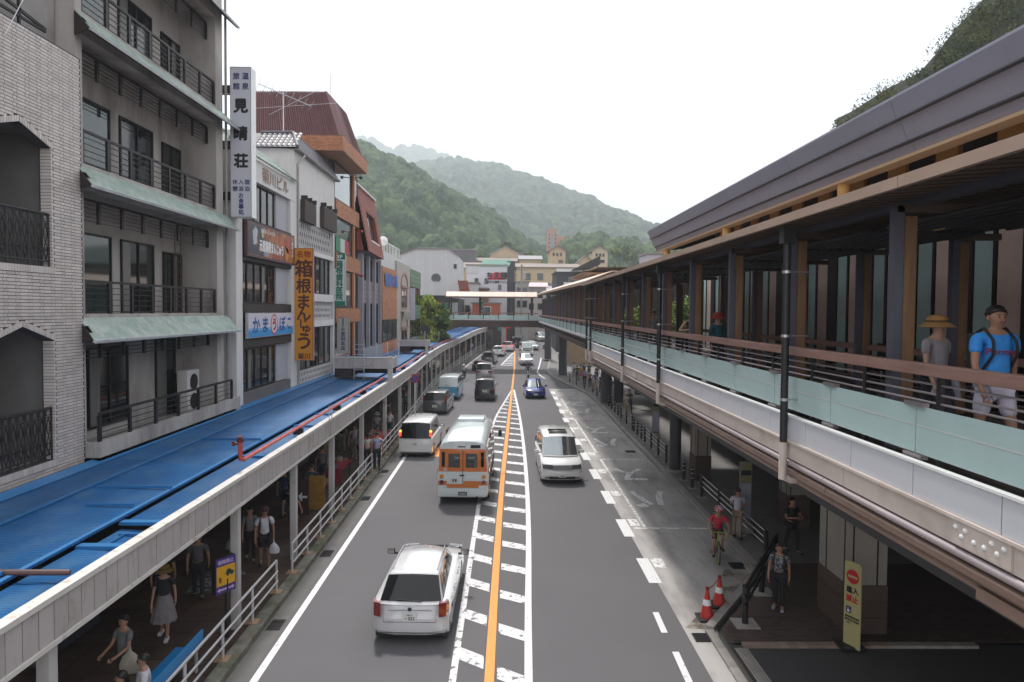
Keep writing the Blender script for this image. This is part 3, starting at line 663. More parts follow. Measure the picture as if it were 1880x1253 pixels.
# ------------------------------------------------------------------ pedestrian fence of the left kerb
def fence_left():
    xs = lambda y: kl(y)-.28
    ys = [7.4, 9.4, 11.35, 13.35, 14.7, 16.0, 17.75]
    spans = [(7.4, 17.75, 7), (19.1, 31.2, 9), (32.3, 42.2, 8), (42.6, 58, 12), (58.6, 78, 14), (78.6, 100, 14), (100.5, 119, 12)]
    for k, (a, b, n) in enumerate(spans):
        lab = ['galvanised guard rail nearest the camera on the left kerb', 'galvanised guard rail beyond the gap beside the striped shirt man', 'guard rail on the left kerb beside the white minivan', 'guard rail on the left kerb behind the grey minivan', 'guard rail on the left kerb beside the blue and white van', 'guard rail on the left kerb beyond the scooter rider', 'farthest guard rail on the left kerb below the footbridge'][k]
        t = thing('guard_rail', lab, 'fence', (xs(a), a, zg(a)+.13), 0, 'guard rails along the left kerb')
        Y = [a+(b-a)*i/(n-1) for i in range(n)]
        for i, y in enumerate(Y):
            z = zg(y)+.15; x = xs(y)
            MB().tube([(x, y, z), (x, y, z+.86)], .035 if y < 45 else .03, 8 if y < 40 else 5).build('post', M['rail_w'], t, smooth=True)
            if y < 40: MB().box(x-.14, x+.14, y-.14, y+.14, z+.001, z+.03).build('base_plate', mat('rusty_base_concrete', (.36, .23, .14), .85, var=.2), t)
        for h in (.3, .56, .84):
            MB().tube([(xs(y)+.03*(h < .8), y, zg(y)+.15+h) for y in Y], .026 if h < .8 else .03, 8 if a < 45 else 5).build('rail', M['rail_w'], t, smooth=True)
fence_left()
# ================================================================== buildings on the left
def bricks_on(parent, face, x, y0, y1, z0, z1, holes, m, mortar, tl=.227, ts=.108, th=.06, j=.01, proud=.012, near=None, name='brick', limit=300):
    """Flemish bond tiles on a wall. face 'x': plane x = const facing +x; face 'y': plane y = const facing -y (then y0,y1 are x limits)"""
    rows = []; z = z0; r = 0
    while z+th <= z1:
        u = y0-(.085 if r % 2 else 0); k = r % 2
        while u < y1:
            L = tl if k % 2 == 0 else ts
            iv = [(max(u, y0), min(u+L, y1))]
            for ya, yb, hb, hs, ri in holes:                 # cut the tile at the edge of an opening
                zm = z+th/2
                if hb < zm < hs+ri:
                    q = 1 if zm < hs else 1-(zm-hs)/ri; c_ = (ya+yb)/2; ha, hc = c_-(yb-ya)/2*q, c_+(yb-ya)/2*q
                    iv = [w for (a, b) in iv for w in ((a, min(b, ha)), (max(a, hc), b))]
            rows += [(a, b, z) for a, b in iv if b-a > .025]
            u += L+j; k += 1
        z += th+j; r += 1
    rows.sort(key=(near or (lambda q: q[0])))
    def geo(mb, a, b, z):
        if face == 'x': mb.add([(x, a, z), (x, b, z), (x, b, z+th), (x, a, z+th), (x+proud, a+.003, z+.003), (x+proud, b-.003, z+.003), (x+proud, b-.003, z+th-.003), (x+proud, a+.003, z+th-.003)], [(4,5,6,7), (0,1,5,4), (1,2,6,5), (2,3,7,6), (3,0,4,7)])
        else: mb.add([(a, x, z), (b, x, z), (b, x, z+th), (a, x, z+th), (a+.003, x-proud, z+.003), (b-.003, x-proud, z+.003), (b-.003, x-proud, z+th-.003), (a+.003, x-proud, z+th-.003)], [(4,5,6,7), (0,1,5,4), (1,2,6,5), (2,3,7,6), (3,0,4,7)])
    for a, b, z in rows[:limit]:
        mb = MB(); geo(mb, a, b, z); mb.build(name, m, parent)
    mb = MB()
    for a, b, z in rows[limit:]: geo(mb, a, b, z)
    if mb.f: mb.build(name, m, parent, kind='stuff')
def window(parent, x, y0, y1, z0, z1, frame=M['dark_metal'], glass=M['glass_dark'], n=2, fr=.05, d=.05, curtain=False, label=None):
    """window on a plane x = const facing +x"""
    mb = MB(); mb.box(x-.04, x+.03, y0, y1, z1-fr, z1); mb.box(x-.04, x+.03, y0, y1, z0, z0+fr)
    mb.box(x-.04, x+.03, y0, y0+fr, z0+fr, z1-fr); mb.box(x-.04, x+.03, y1-fr, y1, z0+fr, z1-fr)
    for i in range(1, n): yy = y0+(y1-y0)*i/n; mb.box(x-.03, x+.035, yy-fr/2, yy+fr/2, z0+fr, z1-fr)
    w = mb.build('window', frame, parent, label=label)
    for i in range(n):
        a, b = y0+(y1-y0)*i/n+fr*.6, y0+(y1-y0)*(i+1)/n-fr*.6
        pm = MB(); pm.box(x-.02, x-.005, a, b, z0+fr*.8, z1-fr*.8); po = pm.build('pane', glass, w)
        if (int(y0*7+z0*3)+i) % 3 == 0 and y0 < 60 and glass is M['glass_dark']: MB().box(x-.0045, x-.002, a+.02, a+(b-a)*.55, z0+fr, z1-fr*1.2).build('curtain', mat('drawn_curtain', (.16, .155, .145), .35, var=.35, vs_=3, sx=(1, 9, .2)), w)
    return w
def window_y(parent, y, x0, x1, z0, z1, frame=M['dark_metal'], glass=M['glass_dark'], n=2, fr=.05):
    mb = MB(); mb.box(x0, x1, y-.03, y+.04, z1-fr, z1); mb.box(x0, x1, y-.03, y+.04, z0, z0+fr)
    mb.box(x0, x0+fr, y-.03, y+.04, z0+fr, z1-fr); mb.box(x1-fr, x1, y-.03, y+.04, z0+fr, z1-fr)
    for i in range(1, n): xx = x0+(x1-x0)*i/n; mb.box(xx-fr/2, xx+fr/2, y-.035, y+.03, z0+fr, z1-fr)
    w = mb.build('window', frame, parent)
    for i in range(n):
        a, b = x0+(x1-x0)*i/n+fr*.6, x0+(x1-x0)*(i+1)/n-fr*.6
        MB().box(a, b, y+.005, y+.02, z0+fr*.8, z1-fr*.8).build('pane', glass, w)
    return w

# ---- white glazed brick building
B1 = thing('brick_building', 'building clad in glossy white brick tiles with arched balconies at the left edge', 'building', (-12, 12, 0))
X1 = -9.8
def arch(y0, y1, zb, zs, rise):
    c = (y0+y1)/2
    return lambda y, z: y0 < y < y1 and zb < z < zs+rise*(1-abs(y-c)/((y1-y0)/2))
A = [(13.05, 14.95, 4.27, 6.86, .33), (13.05, 14.95, 8.46, 11.0, .33), (9.0, 11.0, 8.46, 11.0, .33), (9.0, 11.0, 4.27, 6.86, .33)]
holes = [arch(*a) for a in A]
grow = [(a[0]-.06, a[1]+.055, a[2]-.16, a[3]+.13, a[4]) for a in A]
# solid wall as strips around the openings
mb = MB(); W = (-10.05, X1)
mb.box(*W, 7.5, 9.0, 3.2, 13.3); mb.box(*W, 11.0, 13.05, 3.2, 13.3); mb.box(*W, 14.95, 16.03, 3.2, 13.3)
for y0, y1, zb, zs, ri in A:
    lo = 3.2 if zb < 5 else (6.86+.0); 
    mb.box(*W, y0, y1, 3.2 if zb < 5 else 7.3, zb)
    c = (y0+y1)/2; top = 7.3 if zb < 5 else 13.3
    mb.extr([(W[0], y0, zs), (W[0], c, zs+ri), (W[0], c, top), (W[0], y0, top)], (W[1]-W[0], 0, 0))
    mb.extr([(W[0], c, zs+ri), (W[0], y1, zs), (W[0], y1, top), (W[0], c, top)], (W[1]-W[0], 0, 0))
mb.build('wall', M['mortar'], B1)
bricks_on(B1, 'x', X1, 11.1, 16.0, 3.9, 13.28, grow, M['white_tile'], M['mortar'], near=lambda q: (abs(q[0]-13.6)+abs(q[2]-7.7)*.35 if q[0] > 13 else 9))
# soldier courses round the arches, jamb returns
for y0, y1, zb, zs, ri in A[:2]:
    c = (y0+y1)/2; n = 14
    for i in range(n):
        for s, a in ((0, y0-.06), (1, y1+.06)):
            t0, t1 = i/n, (i+.84)/n
            p0 = a+(c-a)*t0; p1 = a+(c-a)*t1; z0 = zs+ri*t0; z1 = zs+ri*t1
            MB().extr([(X1, p0, z0), (X1, p1, z1), (X1, p1, z1+.12), (X1, p0, z0+.12)], (.018, 0, 0)).build('arch_brick', M['white_tile'], B1)
    n = 26
    for i in range(n):
        yy = y0-.05+i*.078; MB().box(X1-.1, X1+.03, yy, yy+.066, zb-.15, zb-.01).build('sill_brick', M['white_tile'], B1)
    z = zb
    while z < zs:
        MB().box(X1-.22, X1+.012, y1-.002, y1+.05, z, z+.06).build('jamb_brick', M['white_tile'], B1) ; z += .07
    # alcove behind
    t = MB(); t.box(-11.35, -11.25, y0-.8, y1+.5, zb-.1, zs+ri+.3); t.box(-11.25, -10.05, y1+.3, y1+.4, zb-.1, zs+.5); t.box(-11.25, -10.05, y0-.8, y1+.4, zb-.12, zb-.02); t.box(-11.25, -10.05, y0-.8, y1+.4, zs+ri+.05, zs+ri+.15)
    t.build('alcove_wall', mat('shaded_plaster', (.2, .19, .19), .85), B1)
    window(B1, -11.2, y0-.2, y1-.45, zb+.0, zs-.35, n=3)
    # wrought iron balustrade
    bl = MB(); x = X1-.06; zt = zb+1.13
    bl.tube([(x, y0, zt), (x, y1, zt)], .03, 6); bl.tube([(x, y0, zb+.12), (x, y1, zb+.12)], .02, 6); bl.tube([(x, y0, zt-.2), (x, y1, zt-.2)], .014, 5)
    bal = bl.build('balustrade', M['dark_metal'], B1)
    n = 9
    for i in range(n+1):
        yy = y0+(y1-y0)*i/n; MB().tube([(x, yy, zb), (x, yy, zt)], .018 if i % 3 else .028, 5).build('baluster', M['dark_metal'], bal)
    for i in range(n):
        ya, yb = y0+(y1-y0)*i/n, y0+(y1-y0)*(i+1)/n; cy_ = (ya+yb)/2; s = MB(); w = (yb-ya)/2
        for sg in (-1, 1):
            s.tube([(x, cy_+sg*w*.95*math.sin(t*math.pi), zb+.14+t*.78) for t in [q/8 for q in range(9)]], .011, 4)
            s.tube([(x, cy_+sg*w*.5*math.sin(t*2*math.pi), zb+.14+t*.78) for t in [q/10 for q in range(11)]], .009, 4)
        s.tube([(x, cy_+w*.5*math.cos(t), zb+.3+w*.7*math.sin(t)) for t in [q*math.pi/5 for q in range(11)]], .012, 4)
        s.tube([(x, cy_+w*.7*math.cos(t), zt-.1+w*.7*math.sin(t)) for t in [q*math.pi/5 for q in range(11)]], .01, 4)
        s.build('scroll', M['dark_metal'], bal)
# set-back upper storey and roof edge
mb = MB(); mb.box(-16, -10.35, 8, 16.0, 13.0, 19.5); mb.box(-10.35, -9.95, 8, 16.0, 13.0, 13.24); mb.build('upper_wall', M['conc_d'], B1)
mb = MB(); mb.extr([(-10.3, 7, 21), (-9.4, 7, 20.6), (-9.4, 7, 20.5), (-10.3, 7, 20.8)], (0, 1, 0)); mb.build('roof_edge', M['grey_roof'], B1)
fr = MB()
for y in (11.6, 14.2): fr.beam((-9.9, y, 13.3), (-9.9, y, 14.0), .05, .05)
fr.beam((-9.9, 10.5, 14.05), (-9.9, 15.0, 13.55), .05, .06); fr.beam((-9.9, 13.6, 13.5), (-9.9, 15.0, 13.5), .05, .05); fr.build('frame_bracket', M['dark_metal'], B1)

# ---- grey concrete hotel with green copper eaves
B2 = thing('balcony_building', 'weathered concrete building with railed balconies and green copper eaves', 'building', (-12, 20, 0))
Xf, Xb_ = -9.92, -11.15
MB().box(-16, Xb_, 16.04, 24.3, 3.2, 20).build('back_wall', M['conc'], B2)
mb = MB(); mb.box(Xb_, Xf, 16.05, 16.3, 3.2, 20); mb.build('side_wall', M['conc'], B2)
mb = MB(); mb.box(Xb_, Xf, 23.75, 24.3, 3.2, 20); mb.build('side_wall', M['conc'], B2)
LEV = [3.9, 7.07, 10.62, 14.15, 17.7]
for k, z in enumerate(LEV[1:]):
    MB().box(Xb_+.001, Xf, 16.302, 23.748, z-.18, z+.36).build('floor_slab', M['conc'], B2)
    # hipped copper skirt
    zt, zb, ya, yb = z+.26, z-.25, 16.02, 24.5
    rows = 3; nseg = 30; sk = MB().box(Xf-.02, Xf+.05, ya+.05, yb-.1, zt-.08, zt-.04).build('copper_eave', M['copper_tip'], B2)
    for r in range(rows):
        t0, t1 = r/rows, (r+1.06)/rows
        for i in range(nseg):
            off = .5*(r % 2); y0 = ya+(yb-ya)*(i+off)/nseg; y1 = min(ya+(yb-ya)*(i+1+off)/nseg-.006, yb-.02)
            if y1 <= y0: continue
            x0_, x1_ = Xf+.02+.5*t0, Xf+.02+.5*min(t1, 1.0); z0_, z1_ = zt-(zt-zb)*t0, zt-(zt-zb)*min(t1, 1.0)
            hip = .25
            MB().extr([(x0_, y0-hip*t0, z0_), (x1_, y0-hip*t1, z1_), (x1_, y1-hip*t1*(1 if i < nseg-3 else .2), z1_), (x0_, y1-hip*t0, z0_)], (.012, 0, .012)).build('copper_shingle', M['copper'], sk)
    MB().extr([(Xf+.5, ya-.27, zb-.03), (Xf+.56, ya-.27, zb-.06), (Xf+.58, ya-.27, zb), (Xf+.52, ya-.27, zb+.03)], (0, yb-ya+.2, 0)).build('drip_edge', M['copper_tip'], B2)
    MB().slab([(Xf, ya, zt-.12), (Xf+.5, ya-.25, zb-.06), (Xf+.5, yb-.1, zb-.06), (Xf, yb, zt-.12)], .02).build('eave_soffit', M['dark_wall'], B2)
    MB().extr([(Xf, ya, zt), (Xf+.52, ya-.26, zb), (Xf, ya, zb-.05)], (0, .02, 0)).build('eave_end', M['dark_wall'], B2)
def railing(parent, x, y0, y1, z0, z1, nb=5, ny=7, rt=.03):
    t = MB().beam((x, y0, z1), (x, y1, z1), .06, .06).build('railing', M['dark_metal'], parent)
    for i in range(nb): MB().tube([(x, y0, z0+(z1-z0)*(i+.4)/(nb+.4)), (x, y1, z0+(z1-z0)*(i+.4)/(nb+.4))], .013, 4).build('rail_bar', M['dark_metal'], t)
    for i in range(ny+1):
        y = y0+(y1-y0)*i/ny
        MB().box(x-.03, x+.03, y-.05, y+.05, z0, z1-.03).build('rail_post', M['dark_metal'], t)
    return t
for z in LEV[1:4]: railing(B2, Xf-.06, 16.35, 23.7, z+.36, z+1.15)
for z in LEV[1:4]: railing(B2, Xf-.3, 16.35, 23.7, z+2.6, z+3.15, nb=5, ny=7)     # louvre screen hung below the next slab
for z in LEV[1:4]:
    for a, b, top in ((16.7, 19.5, 2.3), (20.0, 21.85, 2.3), (22.45, 23.7, 2.15)):
        window(B2, Xb_+.03, a, b, z+.35, z+top+.2, glass=M['glass_dark'] if a > 17 else mat('hill_reflecting_glass', (.03, .045, .045), .05, 0, spec=1), n=2)
window(B2, Xb_+.03, 17.4, 20.3, 4.3, 6.5, n=3); window(B2, Xb_+.03, 21.9, 23.2, 4.0, 6.6, n=1)
railing(B2, Xf-.3, 16.35, 23.7, 6.3, 6.85, nb=5, ny=7)
MB().box(Xb_, -9.47, 16.06, 24.2, 3.9, 4.05).build('balcony_floor', M['conc_d'], B2)
MB().box(-9.62, -9.47, 16.06, 24.6, 3.86, 4.43).build('balcony_parapet', M['conc'], B2); MB().box(-11.0, -9.63, 16.06, 16.2, 3.86, 4.40).build('balcony_parapet', M['conc'], B2)
railing(B2, -9.5, 16.1, 23.9, 4.43, 5.09, nb=4, ny=6)
ac = thing('air_conditioner', 'white outdoor air conditioner with two fans on the lowest balcony', 'air conditioner', (-10.6, 23.2, 4.05))
MB().box(-10.85, -10.5, 22.75, 23.65, 4.06, 5.5).build('casing', M['plaster'], ac, bevel=.02)
for z in (4.45, 5.1):
    MB().tube([(-10.495, 23.2, z), (-10.48, 23.2, z)], .27, 20).build('fan_grille', M['dark_metal'], ac); MB().tube([(-10.478, 23.2, z), (-10.47, 23.2, z)], .09, 12).build('fan_hub', M['plastic'], ac)
MB().tube([(-9.85, 24.42, 4), (-9.85, 24.42, 20)], .045, 8).build('downpipe', M['conc_d'], B2)
t = thing('wall_ladder', 'thin rusty ladder on the third storey balcony', 'ladder', (-11, 23.3, 7.4))
for y in (23.0, 23.4): MB().tube([(-11.0, y, 7.45), (-11.0, y, 10.2)], .015, 5).build('ladder_rail', mat('rust', (.15, .07, .04), .8), t)
for i in range(9): MB().tube([(-11.0, 23.0, 7.7+i*.29), (-11.0, 23.4, 7.7+i*.29)], .011, 5).build('rung', mat('rust', (.15, .07, .04), .8), t)

cb = thing('overhead_cable', 'thin pale cable slanting across the top left corner', 'cable', (-9.6, 14, 14))
MB().tube([(-9.75, 13.6, 12.9), (-9.5, 14.2, 14.4), (-9.2, 14.6, 16.6)], .008, 5).build('cable_run', M['white'], cb)
# ---- signs
def sign_box(name, label, x0, x1, y, th, z0, z1, face, side, edge=M['silver'], group=None):
    t = thing(name, label, 'sign', ((x0+x1)/2, y, z0), 0, group)
    MB().box(x0, x1, y+.004, y+th, z0, z1).build('sign_box', side, t)
    MB().box(x0+.02, x1-.02, y-.006, y+.003, z0+.02, z1-.02).build('sign_face', face, t)
    fr = MB(); fr.box(x0, x1, y-.015, y+.0035, z1-.02, z1); fr.box(x0, x1, y-.015, y+.0035, z0, z0+.02); fr.box(x0, x0+.02, y-.015, y+.0035, z0, z1); fr.box(x1-.02, x1, y-.015, y+.0035, z0, z1)
    fr.build('sign_frame', edge, t)
    return t
UX, UZ = (1, 0, 0), (0, 0, 1)
navy = mat('navy_ink', (.02, .025, .13), .5, var=0); ink = mat('black_ink', (.012, .012, .014), .5, var=0); wink = mat('white_ink', (.75, .75, .75), .5, var=0)
redink = mat('red_ink', (.5, .015, .03), .5, var=0); blueink = mat('blue_ink', (.01, .08, .32), .5, var=0); maroon = mat('maroon_ink', (.07, .012, .012), .5, var=0); greenink = mat('green_ink', (.0, .16, .09), .5, var=0)
whiteface = mat('white_sign_face', (.55, .55, .62), .45, var=.03)
Ys = 24.48
S1 = sign_box('tall_sign', 'tall white inn sign with black and navy characters sticking out over the arcade', -9.72, -8.98, Ys, .46, 10.83, 16.1, whiteface, mat('sky_lit_sign_side', (.78, .78, .78), .35, var=.02))  # side whiter than the face: sky brightness put into its colour
def lt(parent, s, size, x, z, m, y=Ys-.0075, **k):
    mb = MB(); letters(mb, s, size, (x, y, z), UX, UZ, **k); return mb.build('lettering', m, parent)
lt(S1, '旅館', .25, -9.5, 15.6, navy, vertical=True, step=1.42, bold=.03); lt(S1, '温泉', .25, -9.18, 15.6, navy, vertical=True, step=1.42, bold=.03)
for i, ch in enumerate('見晴荘'): lt(S1, ch, .52, -9.35, 14.74-i*.96, ink, bold=.05)
for x, s in ((-9.56, '休憩'), (-9.35, '入浴'), (-9.14, '宿泊')): lt(S1, s, .19, x, 11.95, navy, vertical=True, step=1.25, bold=.03)
lt(S1, 'お食事処', .2, -9.35, 11.3, navy, vertical=True, step=.98, bold=.03)
for z in (11.6, 13.4, 15.35):
    t = MB().box(-10.2, -9.722, Ys+.1, Ys+.34, z-.14, z+.14).build('bracket', M['dark_metal'], S1)
Y2 = 31.62
S2 = sign_box('yellow_sign', 'tall yellow sweet shop sign with dark brush characters', -9.66, -8.8, Y2, .2, 5.2, 10.38, mat('yellow_sign_face', (.58, .23, .012), .5, var=.05), mat('pink_sign_side', (.35, .17, .25), .5, var=.1), mat('brown_sign_edge', (.2, .08, .03), .5))
lt(S2, '名物', .33, -9.23, 10.1, mat('dark_red_ink', (.25, .02, .01), .5, var=0), y=Y2-.0075, bold=.03)
for ch, z, s in (('箱', 9.45, .85), ('根', 8.65, .72), ('ま', 7.93, .72), ('ん', 7.37, .7), ('じ', 6.9, .5), ('ゅ', 6.65, .5), ('う', 6.1, .85)):
    lt(S2, ch, s, -9.23+(.12 if ch == 'ゅ' else 0), z, maroon, y=Y2-.0075, bold=.03)
lt(S2, '菊川', .3, -9.23, 5.4, maroon, y=Y2-.0075, bold=.03)
for z in (5.9, 7.3, 8.8, ): MB().box(-9.78, -9.662, Y2+.05, Y2+.2, z-.2, z+.2).build('bracket', mat('dark_green_bracket', (.01, .06, .045), .5), S2)
Y3 = 39.1
S3 = sign_box('dental_sign', 'green and white dental clinic sign with vertical characters', -9.72, -9.05, Y3, .16, 7.8, 10.75, mat('clinic_sign_face', (.58, .6, .63), .4, var=.02), whiteface, greenink)
MB().box(-9.7, -9.07, Y3-.012, Y3-.0065, 10.42, 10.73).build('sign_band', greenink, S3); MB().box(-9.7, -9.07, Y3-.012, Y3-.0065, 7.82, 8.05).build('sign_band', greenink, S3)
lt(S3, '3F', .3, -9.385, 10.57, wink, y=Y3-.0135, bold=.02, sx=1.3); lt(S3, '箱根歯科医院', .4, -9.385, 9.23, greenink, y=Y3-.0075, vertical=True, step=.94, bold=.045)
Y4 = 39.4
S4 = sign_box('grey_sign', 'old off-white shop sign with a round crest and navy characters', -9.62, -8.92, Y4, .2, 5.03, 7.1, mat('old_sign_face', (.42, .41, .37), .6, var=.06), M['conc_d'], mat('rust_brown_edge', (.1, .06, .05), .7))
lt(S4, '宮田本店', .27, -9.26, 5.75, navy, y=Y4-.0075, vertical=True, step=1.0, bold=.03); lt(S4, '箱根湯本', .13, -9.26, 6.8, navy, y=Y4-.0075, vertical=True, step=1.0, bold=.02)
lt(S4, '土産物', .1, -9.06, 6.85, mat('faded_ink', (.2, .18, .13), .6), y=Y4-.0075, vertical=True, step=1.5)
mb = MB(); mb.tube([(-9.26, Y4-.012, 6.42), (-9.26, Y4-.0065, 6.42)], .11, 20); mb.build('crest_ring', mat('grey_ink', (.12, .12, .13), .6), S4)
mb = MB(); mb.tube([(-9.26, Y4-.016, 6.42), (-9.26, Y4-.0125, 6.42)], .085, 20); mb.build('crest_disc', mat('old_sign_face', (.42, .41, .37)), S4)
mb = MB()
for a in range(4): mb.ob((-9.26+.035*math.cos(a*math.pi/2), Y4-.018, 6.42+.035*math.sin(a*math.pi/2)), (.045, .003, .045), Matrix.Rotation(R(45), 3, 'Y'))
mb.build('crest_mark', navy, S4)
for z in (5.5, 6.7): MB().box(-9.8, -9.622, Y4+.02, Y4+.2, z-.13, z+.13).build('bracket', M['dark_metal'], S4)

# ---- building with the two picture signs
X3 = -9.65
B3 = thing('sign_board_building', 'narrow white framed building holding two wide shop sign boards', 'building', (-11, 28, 0))
MB().box(-16, -10.25, 24.7, 31.55, 3.2, 13.4).build('side_wall', mat('pale_lilac_wall', (.4, .395, .43), .75, var=.05), B3)
MB().box(-10.25, X3, 24.75, 25.35, 3.2, 12.5).build('column', M['plaster'], B3); MB().box(-10.25, X3, 31.05, 31.56, 3.2, 12.5).build('column', M['plaster'], B3)
MB().box(-10.25, X3+.02, 24.72, 31.58, 12.5, 13.35).build('top_beam', M['plaster'], B3)
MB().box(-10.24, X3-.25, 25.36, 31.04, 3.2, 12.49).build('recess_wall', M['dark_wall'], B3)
for z0, z1 in ((6.1, 6.44), (7.45, 7.78), (9.38, 9.53), (10.88, 10.98)): MB().box(X3-.248, X3+.03, 25.352, 31.04, z0, z1).build('cross_beam', M['dark_wall'], B3)
MB().box(X3-.246, X3-.02, 25.36, 31.03, 3.9, 4.4).build('base_kerb', mat('brown_grey_ledge', (.13, .12, .12), .8), B3)
for z0, z1 in ((4.45, 6.05), (7.8, 9.36), (11.0, 12.48)):
    window(B3, X3-.21, 25.5, 29.4, z0, z1, n=5); MB().box(X3-.24, X3-.15, 29.5, 31.0, z0, z1).build('side_panel', mat('pale_lilac_wall', (.4, .395, .43)), B3)
# green roof
rf = MB().slab([(X3+.15, 24.6, 13.36), (X3+.15, 31.7, 13.36), (-10.45, 31.0, 14.2), (-10.45, 25.6, 14.2)], .04).build('roof', M['copper'], B3)
for r in range(5):
    for i in range(9):
        t0, t1 = r/5, (r+1)/5; a0, b0 = 24.6+1.0*t0, 31.7-.7*t0
        y0 = a0+(b0-a0)*(i+.5*(r % 2)*.9)/9; y1 = y0+(b0-a0)/9-.02
        if y1 > b0: continue
        MB().extr([(X3+.16-.95*t0, y0, 13.42+.84*t0), (X3+.16-.95*t0, y1, 13.42+.84*t0), (X3+.16-.95*t1, y1, 13.40+.84*t1), (X3+.16-.95*t1, y0, 13.40+.84*t1)], (.01, 0, .012)).build('roof_sheet', M['copper'], rf)
MB().extr([(X3+.15, 24.6, 13.36), (-10.45, 25.6, 14.2), (-13, 25.6, 14.2), (-13, 24.6, 13.36)], (0, -.03, 0)).build('roof_end', M['copper'], B3)
mb = MB(); letters(mb, '菊川ビル', .62, (X3+.05, 29.0, 12.93), (0, 1, 0), UZ, bold=.02, sx=1.35); mb.build('raised_lettering', mat('faded_brown_letter', (.3, .2, .15), .6), B3)
# picture sign of the sweet shop
PS = thing('food_sign_board', 'framed picture sign of sweets with white brush characters', 'sign', (X3+.05, 28.2, 9.5))
MB().box(X3+.031, X3+.16, 25.42, 31.1, 9.54, 10.87).build('sign_frame', mat('brown_purple_frame', (.07, .04, .05), .5), PS)
fm = mat('food_picture', (.16, .04, .02), .4, var=.5, vs_=2.2, c2=(.42, .13, .03), c2s=1.6, c2t=.5, c2w=.1)
MB().box(X3+.161, X3+.17, 25.5, 31.0, 9.62, 10.8).build('sign_face', fm, PS)
xx = X3+.1715
MB().box(xx, xx+.002, 25.52, 27.1, 9.64, 10.78).build('dark_tray', mat('dark_blue_tray', (.015, .025, .05), .4, var=.3), PS)
for y, z, ry, rz_, c in ((26.35, 10.15, .13, .12, (.4, .1, .04)), (26.7, 9.93, .16, .15, (.4, .08, .03)), (29.3, 10.35, .33, .28, (.45, .1, .03)), (30.1, 10.3, .3, .3, (.42, .06, .03)), (29.95, 9.95, .24, .3, (.5, .2, .04)), (27.0, 10.5, .13, .16, (.5, .4, .2)), (27.4, 9.75, .3, .1, (.3, .25, .35)), (28.5, 9.75, .4, .1, (.35, .05, .03))):
    mb = MB(); mb.poly([(xx+.004, y+ry*math.cos(k*math.pi/9), z+rz_*math.sin(k*math.pi/9)) for k in range(18)]); mb.build('pictured_sweet', mat('sweet_%d' % int(c[0]*1000+c[1]*100), c, .5, var=.25, vs_=5), PS)
mb = MB(); mb.poly([(xx+.006, 26.0, 10.0), (xx+.006, 26.3, 10.05), (xx+.006, 26.45, 10.6), (xx+.006, 26.2, 10.72), (xx+.006, 25.9, 10.5)]); mb.build('pictured_sweet', mat('white_food', (.45, .46, .46), .6, var=.3, vs_=9), PS)
def ltx(parent, s, size, y, z, m, x, **k):
    mb = MB(); letters(mb, s, size, (x, y, z), (0, 1, 0), UZ, **k); return mb.build('lettering', m, parent)
ltx(PS, '元祖箱根まんじゅう', .43, 28.05, 10.05, wink, xx+.008, bold=.05, sx=.75, sy=1.1); ltx(PS, '温泉まんじゅう処', .17, 27.6, 10.64, wink, xx+.008, bold=.02, sx=1.2)
mb = MB(); letters(mb, '箱根名物', .17, (xx+.008, 30.7, 10.2), (0, 1, 0), UZ, vertical=True, bold=.02, sx=1.3); mb.build('lettering', wink, PS)
# fish cake sign
KS = thing('fishcake_sign_board', 'white and blue sign board with brush characters and a red circle', 'sign', (X3+.05, 28.2, 6.4))
MB().box(X3+.031, X3+.13, 25.5, 30.95, 6.46, 7.43).build('sign_frame', M['silver'], KS)
xk = X3+.131
MB().box(xk, xk+.006, 25.55, 30.9, 6.8, 7.4).build('sign_face', mat('white_lilac_face', (.6, .58, .66), .4, var=.02), KS); MB().box(xk, xk+.006, 25.55, 30.9, 6.49, 6.799).build('sign_face', mat('bright_blue_face', (.03, .28, .6), .4, var=.08, vs_=1.2), KS)
MB().box(xk+.0065, xk+.008, 25.55, 30.9, 6.74, 6.84).build('wave_band', mat('pale_blue_band', (.2, .42, .66), .5, var=.2), KS)
for ch, y, s in (('か', 26.35, .62), ('ま', 27.35, .62), ('ぼ', 29.45, .62), ('こ', 30.35, .55)): ltx(KS, ch, s, y, 6.95, blueink, xk+.01, bold=.04, sx=1.35, sy=1.1)
mb = MB(); mb.poly([(xk+.009, 28.4+.43*math.cos(k*math.pi/14), 6.94+.42*math.sin(k*math.pi/14)) for k in range(28)]); mb.build('red_ring', redink, KS)
mb = MB(); mb.poly([(xk+.0105, 28.4+.36*math.cos(k*math.pi/14), 6.94+.36*math.sin(k*math.pi/14)) for k in range(28)]); mb.build('ring_centre', mat('white_lilac_face', (.6, .58, .66)), KS)
ltx(KS, 'う', .55, 28.4, 6.94, redink, xk+.012, bold=.05, sx=1.2)

